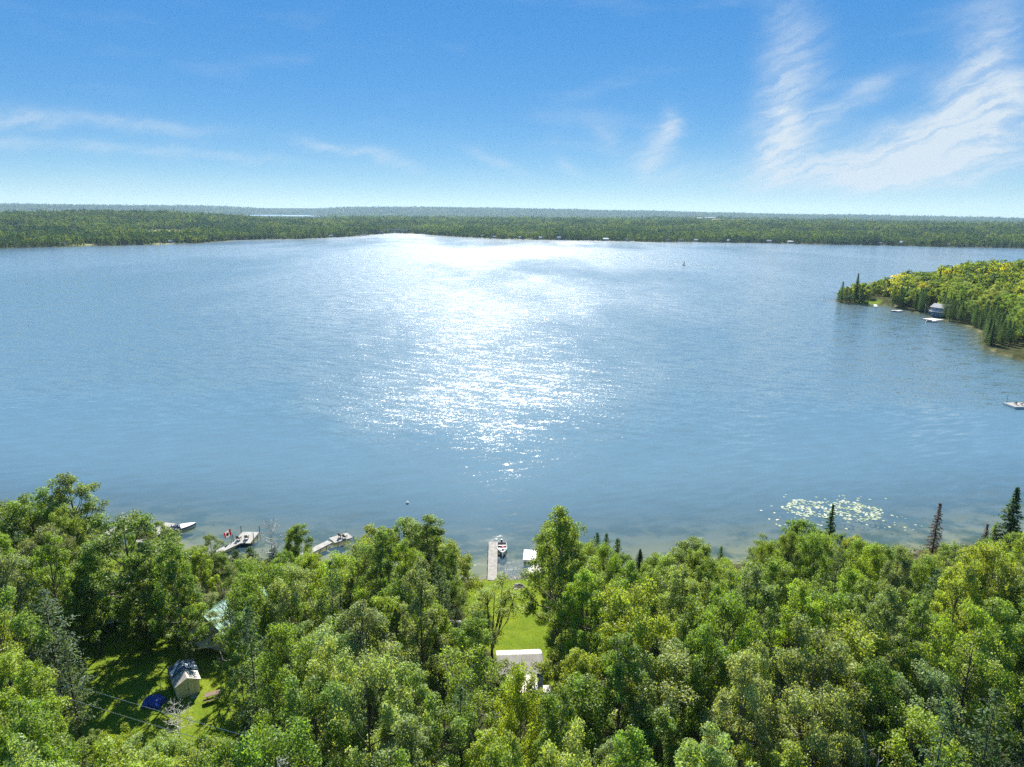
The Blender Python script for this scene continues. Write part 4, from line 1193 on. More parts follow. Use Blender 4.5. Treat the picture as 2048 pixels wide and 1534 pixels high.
 (80.2,93.3,1.82,13.2,2.5,'tall','mid',1.93,'ninth mid-green tall narrow tree from left along near shore, right of lawn'),
 (-12.5,44.8,3.32,14.9,2.0,'airy','mid',2.21,'only mid-green thin airy tree along bottom edge, left of lawn'),
 (-60.6,75.5,2.38,16.8,3.0,'tall','mid',2.44,'third mid-green tall narrow tree from left in upper wood, left of lawn'),
 (58.8,79.8,2.22,17.0,2.5,'tall','yellow',2.17,'third yellow-green tall narrow tree from left in upper wood, right of lawn'),
 (42.2,61.6,2.85,20.1,2.5,'tall','mid',3.62,'sixth mid-green tall narrow tree from left in upper wood, right of lawn'),
 (55.8,64.0,2.83,18.9,2.8,'tall','mid',5.86,'eighth mid-green tall narrow tree from left in upper wood, right of lawn'),
 (-46.2,58.5,2.96,6.9,1.6,'tall','mid',1.74,'second mid-green tall narrow tree from left along bottom edge, left of lawn'),
 (33.4,53.1,3.15,18.6,2.6,'tall','mid',5.22,'fourth mid-green tall narrow tree from left amid the wood, right of lawn'),
 (-11.0,99.5,0.97,7.9,2.0,'airy','mid',3.31,'sixth mid-green thin airy tree from left along near shore, left of lawn'),
 (12.7,83.1,1.85,15.5,2.5,'broad','mid',3.72,'first mid-green round-crowned tree from left in upper wood, right of lawn'),
 (-59.0,94.7,1.60,7.5,1.8,'tall','grey_green',3.35,'second grey-green tall narrow tree from left along near shore, left of lawn'),
 (87.0,107.4,1.28,6.5,2.4,'broad','mid',2.59,'thirteenth mid-green round-crowned tree from left along near shore, right of lawn'),
 (64.1,101.8,1.35,6.2,2.1,'broad','grey_green',3.30,'fourth grey-green round-crowned tree from left along near shore, right of lawn'),
 (39.1,57.1,3.02,17.4,2.5,'tall','bright',3.94,'only bright green tall narrow tree amid the wood, right of lawn'),
]
PENINSULA_TREES = [
 (224.6,290.2,0.76,14.1,2.9,'cedar','dark',6.15,'twelfth from left tall dark cedar by the water, peninsula, at the right edge'),
 (228.0,320.9,0.57,11.7,2.5,'spruce','dark',4.51,'second from left tall dark spruce by the water, peninsula, at the right edge'),
 (229.8,325.8,0.54,13.6,2.9,'spruce','dark',0.52,'first from left tall dark spruce by the water, peninsula, at the right edge'),
 (234.3,331.8,0.62,11.3,2.6,'cedar','dark',5.32,'sixth from left tall dark cedar by the water, peninsula, at the right edge'),
 (237.6,336.1,0.68,9.9,2.4,'cedar','dark',4.31,'second from left short dark cedar by the water, peninsula, at the right edge'),
 (230.6,298.3,1.32,10.6,2.6,'cedar','dark',2.00,'thirteenth from left tall dark cedar set back, peninsula, at the right edge'),
 (233.7,321.6,1.08,11.3,3.0,'cedar','dark',6.18,'eleventh from left tall dark cedar by the water, peninsula, at the right edge'),
 (240.4,341.3,0.61,12.6,3.0,'cedar','dark',5.46,'fourth from left tall dark cedar by the water, peninsula, at the right edge'),
 (237.2,328.4,1.05,14.6,2.5,'spruce','dark',4.41,'fourth from left tall dark spruce by the water, peninsula, at the right edge'),
 (245.6,348.6,0.67,9.3,3.2,'spruce','dark',4.59,'first from left short dark spruce by the water, peninsula, at the right edge'),
 (238.3,321.9,1.31,11.2,2.5,'cedar','dark',0.68,'eighth from left tall dark cedar set back, peninsula, at the right edge'),
 (250.9,357.8,0.58,10.1,2.6,'cedar','dark',6.23,'first from left short dark cedar by the water, peninsula, at the right edge'),
 (246.3,343.6,1.00,12.2,2.9,'cedar','dark',5.62,'ninth from left tall dark cedar by the water, peninsula, at the right edge'),
 (249.3,352.2,0.81,9.4,2.4,'spruce','dark',5.08,'second from left short dark spruce by the water, peninsula, at the right edge'),
 (241.6,329.4,1.24,10.7,2.4,'cedar','dark',0.55,'fifth from left tall dark cedar set back, peninsula, at the right edge'),
 (244.2,336.0,1.16,9.9,2.8,'cedar','dark',4.54,'third from left short dark cedar by the water, peninsula, at the right edge'),
 (249.3,346.6,1.06,11.8,2.8,'cedar','dark',2.78,'tenth from left tall dark cedar by the water, peninsula, at the right edge'),
 (256.3,370.8,0.62,11.3,2.3,'cedar','dark',4.86,'first from left tall dark cedar by the water, peninsula, at the right edge'),
 (256.6,365.3,0.84,13.1,2.3,'cedar','dark',4.94,'fifth from left tall dark cedar by the water, peninsula, at the right edge'),
 (255.9,359.3,0.96,13.9,2.6,'cedar','dark',4.01,'eighth from left tall dark cedar by the water, peninsula, at the right edge'),
 (254.5,354.9,1.05,10.8,3.2,'spruce','dark',2.56,'third from left tall dark spruce by the water, peninsula, at the right edge'),
 (246.6,331.3,1.40,14.4,2.7,'cedar','dark',3.49,'tenth from left tall dark cedar set back, peninsula, at the right edge'),
 (249.6,339.9,1.29,10.0,2.4,'cedar','dark',0.10,'second from left short dark cedar set back, peninsula, at the right edge'),
 (257.8,377.7,0.56,11.7,2.5,'cedar','dark',1.55,'thirteenth from left tall dark cedar by the water, peninsula, right of the house'),
 (248.7,335.5,1.37,12.7,2.3,'cedar','dark',0.33,'ninth from left tall dark cedar set back, peninsula, at the right edge'),
 (243.7,318.9,1.60,14.8,2.5,'cedar','dark',4.67,'twelfth from left tall dark cedar set back, peninsula, at the right edge'),
 (260.4,382.6,0.73,12.0,2.4,'cedar','dark',5.19,'twelfth from left tall dark cedar by the water, peninsula, right of the house'),
 (246.9,323.5,1.61,11.8,2.6,'cedar','dark',4.89,'eleventh from left tall dark cedar set back, peninsula, at the right edge'),
 (256.1,348.8,1.32,10.8,2.7,'cedar','dark',0.21,'sixth from left tall dark cedar set back, peninsula, at the right edge'),
 (261.1,375.0,0.99,14.7,2.6,'cedar','dark',5.30,'second from left tall dark cedar by the water, peninsula, at the right edge'),
 (261.3,367.6,1.14,11.7,2.8,'cedar','dark',2.88,'seventh from left tall dark cedar by the water, peninsula, at the right edge'),
 (260.8,395.1,0.65,12.1,2.9,'cedar','dark',4.41,'ninth from left tall dark cedar by the water, peninsula, right of the house'),
 (259.1,353.1,1.33,12.1,2.5,'cedar','dark',3.89,'seventh from left tall dark cedar set back, peninsula, at the right edge'),
 (262.5,386.3,0.89,11.0,2.7,'cedar','dark',4.19,'eleventh from left tall dark cedar by the water, peninsula, right of the house'),
 (260.1,403.9,0.49,12.9,3.1,'cedar','dark',2.21,'seventh from left tall dark cedar by the water, peninsula, right of the house'),
 (261.7,361.2,1.26,10.6,2.9,'cedar','dark',2.97,'fourth from left tall dark cedar set back, peninsula, at the right edge'),
 (261.2,356.8,1.32,10.3,2.7,'cedar','dark',4.28,'first from left short dark cedar set back, peninsula, at the right edge'),
 (264.1,371.0,1.24,13.6,3.2,'cedar','dark',1.37,'third from left tall dark cedar set back, peninsula, at the right edge'),
 (265.1,380.3,1.15,14.2,2.5,'cedar','dark',5.64,'third from left tall dark cedar by the water, peninsula, at the right edge'),
 (264.5,364.5,1.35,11.5,2.4,'spruce','dark',1.70,'second from left tall dark spruce set back, peninsula, at the right edge'),
 (264.7,390.2,1.05,9.4,2.4,'cedar','dark',5.80,'only short dark cedar by the water, peninsula, right of the house'),
 (263.9,399.5,0.96,11.3,2.7,'cedar','dark',1.42,'tenth from left tall dark cedar by the water, peninsula, right of the house'),
 (262.7,412.9,0.78,11.0,2.9,'cedar','dark',3.05,'sixth from left tall dark cedar by the water, peninsula, right of the house'),
 (264.7,352.0,1.58,10.3,2.9,'spruce','dark',2.21,'only short dark spruce set back, peninsula, at the right edge'),
 (267.4,375.7,1.34,13.8,3.1,'spruce','dark',1.79,'first from left tall dark spruce set back, peninsula, at the right edge'),
 (266.7,360.5,1.50,12.4,2.9,'spruce','dark',6.04,'fourth from left tall dark spruce set back, peninsula, at the right edge'),
 (265.2,409.3,1.03,11.2,3.0,'cedar','dark',6.17,'eighth from left tall dark cedar by the water, peninsula, right of the house'),
 (264.5,418.0,0.93,13.5,2.4,'cedar','dark',2.66,'fifth from left tall dark cedar by the water, peninsula, right of the house'),
 (270.0,381.5,1.38,14.6,2.7,'cedar','dark',4.66,'second from left tall dark cedar set back, peninsula, at the right edge'),
 (264.8,344.7,1.76,14.8,2.4,'cedar','dark',0.16,'fifteenth from left tall dark cedar set back, peninsula, at the right edge'),
 (262.6,438.5,0.64,14.9,2.9,'cedar','dark',5.34,'first from left tall dark cedar by the water, peninsula, right of the house'),
 (267.6,404.9,1.19,10.4,2.5,'cedar','dark',5.70,'third from left short dark cedar set back, peninsula, right of the house'),
 (269.8,391.7,1.34,12.1,2.7,'cedar','dark',5.80,'first from left tall dark cedar set back, peninsula, at the right edge'),
 (269.9,400.2,1.32,13.5,3.1,'cedar','dark',4.83,'third from left tall dark cedar set back, peninsula, right of the house'),
 (272.5,374.3,1.59,13.6,3.1,'spruce','dark',1.09,'third from left tall dark spruce set back, peninsula, at the right edge'),
 (267.6,423.6,1.13,12.0,2.6,'cedar','dark',3.03,'fourth from left tall dark cedar by the water, peninsula, right of the house'),
 (268.8,419.3,1.21,13.0,2.4,'spruce','dark',2.60,'first from left tall dark spruce set back, peninsula, right of the house'),
 (264.3,447.0,0.82,10.6,2.7,'cedar','dark',5.40,'sixth from left tall dark cedar by the water, peninsula, left of the house'),
 (262.6,458.2,0.57,12.6,2.3,'cedar','dark',1.95,'fourth from left tall dark cedar by the water, peninsula, left of the house'),
 (265.6,441.6,0.96,10.9,3.2,'cedar','dark',3.56,'second from left tall dark cedar by the water, peninsula, right of the house'),
 (262.3,462.7,0.50,14.5,2.9,'cedar','dark',4.20,'second from left tall dark cedar by the water, peninsula, left of the house'),
 (270.9,409.7,1.35,14.1,2.6,'cedar','dark',5.80,'second from left tall dark cedar set back, peninsula, right of the house'),
 (274.5,366.3,1.77,13.9,3.2,'spruce','dark',5.79,'fifth from left tall dark spruce set back, peninsula, at the right edge'),
 (260.6,467.6,0.57,13.9,2.7,'cedar','dark',3.71,'first from left tall dark cedar by the water, peninsula, left of the house'),
 (271.6,413.9,1.37,11.6,3.0,'spruce','dark',4.72,'second from left tall dark spruce set back, peninsula, right of the house'),
 (235.1,489.2,0.30,15.0,2.6,'cedar','dark',2.84,'first from left tall dark cedar by the water, peninsula, at the tip'),
 (275.3,357.7,1.91,9.9,2.8,'cedar','dark',0.10,'third from left short dark cedar set back, peninsula, at the right edge'),
 (236.0,495.0,0.38,8.0,2.0,'cedar','dark',3.69,'first from left short dark cedar by the water, peninsula, at the tip'),
 (268.6,446.0,1.15,14.7,3.0,'cedar','dark',2.64,'third from left tall dark cedar by the water, peninsula, right of the house'),
 (272.2,427.6,1.37,9.7,2.5,'cedar','dark',5.05,'first from left short dark cedar set back, peninsula, right of the house'),
 (277.7,361.9,1.96,12.4,3.2,'cedar','dark',0.48,'fourteenth from left tall dark cedar set back, peninsula, at the right edge'),
 (240.0,486.8,0.83,10.0,2.3,'cedar','dark',5.80,'third from left short dark cedar by the water, peninsula, at the tip'),
 (238.5,489.5,0.81,11.0,2.4,'cedar','dark',3.52,'second from left tall dark cedar by the water, peninsula, at the tip'),
 (267.7,465.2,1.08,14.8,2.9,'spruce','dark',1.85,'only tall dark spruce by the water, peninsula, left of the house'),
 (268.7,460.7,1.14,13.3,2.3,'cedar','dark',2.73,'fifth from left tall dark cedar by the water, peninsula, left of the house'),
 (270.3,453.7,1.24,13.4,2.3,'cedar','dark',1.77,'first from left tall dark cedar set back, peninsula, right of the house'),
 (275.9,420.8,1.55,9.6,3.0,'cedar','dark',2.54,'second from left short dark cedar set back, peninsula, right of the house'),
 (242.5,506.1,0.61,5.5,2.6,'cedar','dark',5.77,'second from left short dark cedar by the water, peninsula, at the tip'),
 (267.1,469.5,1.16,12.1,3.1,'cedar','dark',1.01,'third from left tall dark cedar by the water, peninsula, left of the house'),
 (244.1,487.0,1.10,20.0,3.8,'spruce','dark',2.92,'only tall dark spruce by the water, peninsula, at the tip'),
 (242.6,323.2,1.45,16.7,4.4,'broad','bright',3.74,'second from left tall bright green leafy tree set back, peninsula, at the right edge'),
 (254.7,342.7,1.42,15.1,5.1,'broad','mid',4.41,'third from left tall mid-green leafy tree set back, peninsula, at the right edge'),
 (249.7,327.6,1.61,13.1,4.2,'broad','mid',2.08,'second from left short mid-green leafy tree set back, peninsula, at the right edge'),
 (253.7,334.4,1.60,16.0,4.8,'broad','yellow',4.22,'third from left tall yellow-green leafy tree set back, peninsula, at the right edge'),
 (260.6,347.3,1.54,16.7,4.9,'broad','mid',1.42,'fourth from left tall mid-green leafy tree set back, peninsula, at the right edge'),
 (266.1,395.0,1.13,12.1,4.4,'broad','mid',0.85,'only short mid-green leafy tree by the water, peninsula, right of the house'),
 (261.9,340.3,1.76,14.6,5.2,'broad','mid',4.06,'sixth from left tall mid-green leafy tree set back, peninsula, at the right edge'),
 (269.3,385.9,1.32,18.4,5.4,'broad','yellow',1.90,'first from left tall yellow-green leafy tree set back, peninsula, at the right edge'),
 (270.0,367.4,1.56,18.4,5.5,'broad','bright',1.99,'first from left tall bright green leafy tree set back, peninsula, at the right edge'),
 (271.8,360.9,1.72,16.9,4.3,'broad','mid',0.44,'fifth from left tall mid-green leafy tree set back, peninsula, at the right edge'),
 (264.4,452.2,0.82,13.5,4.7,'broad','yellow',6.00,'sixth from left short yellow-green leafy tree by the water, peninsula, left of the house'),
 (276.1,385.4,1.64,16.6,5.0,'broad','mid',6.24,'first from left tall mid-green leafy tree set back, peninsula, at the right edge'),
 (245.7,480.8,0.57,9.9,3.5,'broad','mid',0.64,'second from left short mid-green leafy tree by the water, peninsula, at the tip'),
 (275.0,401.1,1.56,13.1,4.5,'broad','bright',0.27,'first from left short bright green leafy tree set back, peninsula, at the right edge'),
 (276.4,392.8,1.64,11.8,4.3,'broad','yellow',4.24,'second from left short yellow-green leafy tree set back, peninsula, at the right edge'),
 (278.1,372.7,1.85,17.1,5.5,'broad','light',0.16,'third from left tall pale green leafy tree set back, peninsula, at the right edge'),
 (275.5,408.4,1.57,17.9,4.5,'broad','yellow',5.02,'second from left tall yellow-green leafy tree set back, peninsula, right of the house'),
 (275.7,415.1,1.56,17.4,5.3,'broad','bright',0.84,'second from left tall bright green leafy tree set back, peninsula, right of the house'),
 (241.7,499.0,0.87,8.6,3.1,'broad','light',2.89,'only short pale green leafy tree by the water, peninsula, at the tip'),
 (282.2,381.5,1.93,11.3,4.1,'broad','yellow',5.76,'third from left short yellow-green leafy tree set back, peninsula, at the right edge'),
 (282.0,389.2,1.90,13.8,4.6,'broad','mid',2.09,'second from left tall mid-green leafy tree set back, peninsula, at the right edge'),
 (277.2,426.2,1.60,18.8,5.4,'broad','bright',1.91,'first from left tall bright green leafy tree set back, peninsula, right of the house'),
 (246.4,504.2,1.04,8.4,3.0,'broad','yellow',3.46,'first from left short yellow-green leafy tree by the water, peninsula, at the tip'),
 (286.2,376.5,2.16,14.1,5.1,'broad','light',2.70,'fourth from left tall pale green leafy tree set back, peninsula, at the right edge'),
 (285.1,398.4,2.03,16.0,4.4,'broad','light',3.61,'second from left tall pale green leafy tree set back, peninsula, at the right edge'),
 (262.1,526.6,0.64,9.3,3.4,'broad','yellow',4.72,'second from left short yellow-green leafy tree by the water, peninsula, at the tip'),
 (280.2,435.4,1.73,11.1,4.0,'broad','bright',5.54,'second from left short bright green leafy tree set back, peninsula, right of the house'),
 (287.6,386.0,2.16,12.6,4.5,'broad','light',5.26,'only short pale green leafy tree set back, peninsula, at the right edge'),
 (279.9,443.6,1.71,11.8,4.2,'broad','mid',2.25,'third from left short mid-green leafy tree set back, peninsula, right of the house'),
 (267.5,532.3,0.61,8.7,3.1,'broad','mid',3.54,'first from left short mid-green leafy tree by the water, peninsula, at the tip'),
 (271.4,474.3,1.48,11.3,4.1,'broad','light',1.52,'only short pale green leafy tree set back, peninsula, left of the house'),
 (249.9,497.2,1.38,7.9,2.9,'broad','yellow',3.08,'first from left short yellow-green leafy tree set back, peninsula, at the tip'),
 (284.5,421.1,1.94,17.9,5.0,'broad','mid',3.94,'third from left tall mid-green leafy tree set back, peninsula, right of the house'),
 (283.4,429.3,1.88,18.4,5.3,'broad','light',0.41,'only tall pale green leafy tree set back, peninsula, right of the house'),
 (253.1,505.8,1.29,8.0,2.9,'broad','light',4.92,'only short pale green leafy tree set back, peninsula, at the tip'),
 (259.4,516.3,1.13,7.6,2.7,'broad','yellow',4.63,'third from left short yellow-green leafy tree by the water, peninsula, at the tip'),
 (277.4,466.6,1.58,9.2,3.3,'broad','yellow',0.02,'first from left short yellow-green leafy tree set back, peninsula, right of the house'),
 (268.7,480.4,1.54,9.0,3.2,'broad','yellow',0.60,'only short yellow-green leafy tree set back, peninsula, left of the house'),
 (278.5,543.7,0.57,8.3,3.0,'broad','mid',5.66,'third from left short mid-green leafy tree by the water, peninsula, at the tip'),
 (264.9,520.3,1.19,9.0,3.3,'broad','mid',0.82,'first from left short mid-green leafy tree set back, peninsula, at the tip'),
 (268.5,525.8,1.11,8.9,3.2,'broad','bright',2.07,'only short bright green leafy tree by the water, peninsula, at the tip'),
 (281.9,455.8,1.78,11.8,4.3,'broad','yellow',5.56,'second from left short yellow-green leafy tree set back, peninsula, right of the house'),
 (288.6,412.9,2.15,15.1,5.4,'broad','light',4.44,'first from left tall pale green leafy tree set back, peninsula, at the right edge'),
 (290.2,403.2,2.25,12.7,4.5,'broad','mid',0.44,'first from left short mid-green leafy tree set back, peninsula, at the right edge'),
 (286.7,439.4,2.02,14.9,5.3,'broad','mid',3.69,'first from left tall mid-green leafy tree set back, peninsula, right of the house'),
 (275.0,530.3,1.20,7.3,2.6,'broad','mid',3.41,'second from left short mid-green leafy tree set back, peninsula, at the tip'),
 (283.7,462.3,1.86,10.6,3.8,'broad','bright',4.38,'first from left short bright green leafy tree set back, peninsula, right of the house'),
 (259.1,500.5,1.67,9.1,3.3,'broad','yellow',4.81,'second from left short yellow-green leafy tree set back, peninsula, at the tip'),
 (264.2,509.1,1.56,7.5,2.7,'broad','yellow',3.13,'third from left short yellow-green leafy tree set back, peninsula, at the tip'),
 (282.0,471.9,1.85,9.0,3.3,'broad','light',2.70,'only short pale green leafy tree set back, peninsula, right of the house'),
 (287.5,545.9,1.02,8.8,3.2,'broad','yellow',2.91,'second from left short yellow-green leafy tree by the water, peninsula, left of the house'),
 (283.9,540.4,1.14,7.1,2.6,'broad','yellow',3.25,'first from left short yellow-green leafy tree by the water, peninsula, left of the house'),
 (292.3,424.2,2.29,12.1,4.4,'broad','yellow',4.82,'first from left short yellow-green leafy tree set back, peninsula, at the right edge'),
 (274.3,522.0,1.46,9.4,3.4,'broad','mid',5.11,'first from left short mid-green leafy tree set back, peninsula, left of the house'),
 (292.6,550.9,0.99,9.4,3.4,'broad','mid',5.83,'first from left short mid-green leafy tree by the water, peninsula, left of the house'),
 (290.2,445.1,2.17,18.3,5.1,'broad','mid',5.69,'second from left tall mid-green leafy tree set back, peninsula, right of the house'),
 (294.9,414.6,2.43,17.7,5.5,'broad','yellow',1.08,'second from left tall yellow-green leafy tree set back, peninsula, at the right edge'),
 (277.4,482.2,1.91,9.6,3.4,'broad','bright',4.15,'only short bright green leafy tree set back, peninsula, left of the house'),
 (297.7,554.8,1.03,9.7,3.5,'broad','yellow',1.94,'third from left short yellow-green leafy tree by the water, peninsula, left of the house'),
 (308.6,570.6,0.51,8.6,3.1,'broad','yellow',3.85,'fifth from left short yellow-green leafy tree by the water, peninsula, left of the house'),
 (298.4,396.5,2.63,11.7,4.2,'broad','bright',1.08,'second from left short bright green leafy tree set back, peninsula, at the right edge'),
 (303.6,561.3,0.95,7.9,2.9,'broad','yellow',5.76,'fourth from left short yellow-green leafy tree by the water, peninsula, left of the house'),
 (289.8,460.5,2.14,11.8,4.3,'broad','mid',5.74,'second from left short mid-green leafy tree set back, peninsula, right of the house'),
 (274.9,515.3,1.70,8.0,2.9,'broad','mid',2.96,'second from left short mid-green leafy tree set back, peninsula, left of the house'),
 (314.3,574.6,0.63,8.0,2.9,'broad','mid',5.08,'second from left short mid-green leafy tree by the water, peninsula, left of the house'),
 (294.9,434.8,2.39,12.5,4.5,'broad','yellow',3.90,'third from left short yellow-green leafy tree set back, peninsula, right of the house'),
 (274.0,490.5,2.01,7.8,2.8,'broad','mid',1.41,'fourth from left short mid-green leafy tree set back, peninsula, left of the house'),
 (284.1,527.9,1.59,9.1,3.3,'broad','mid',1.68,'third from left short mid-green leafy tree set back, peninsula, left of the house'),
 (293.5,454.7,2.31,17.6,4.3,'broad','yellow',2.57,'first from left tall yellow-green leafy tree set back, peninsula, right of the house'),
 (289.4,472.5,2.17,13.0,4.4,'broad','mid',1.45,'first from left short mid-green leafy tree set back, peninsula, right of the house'),
]
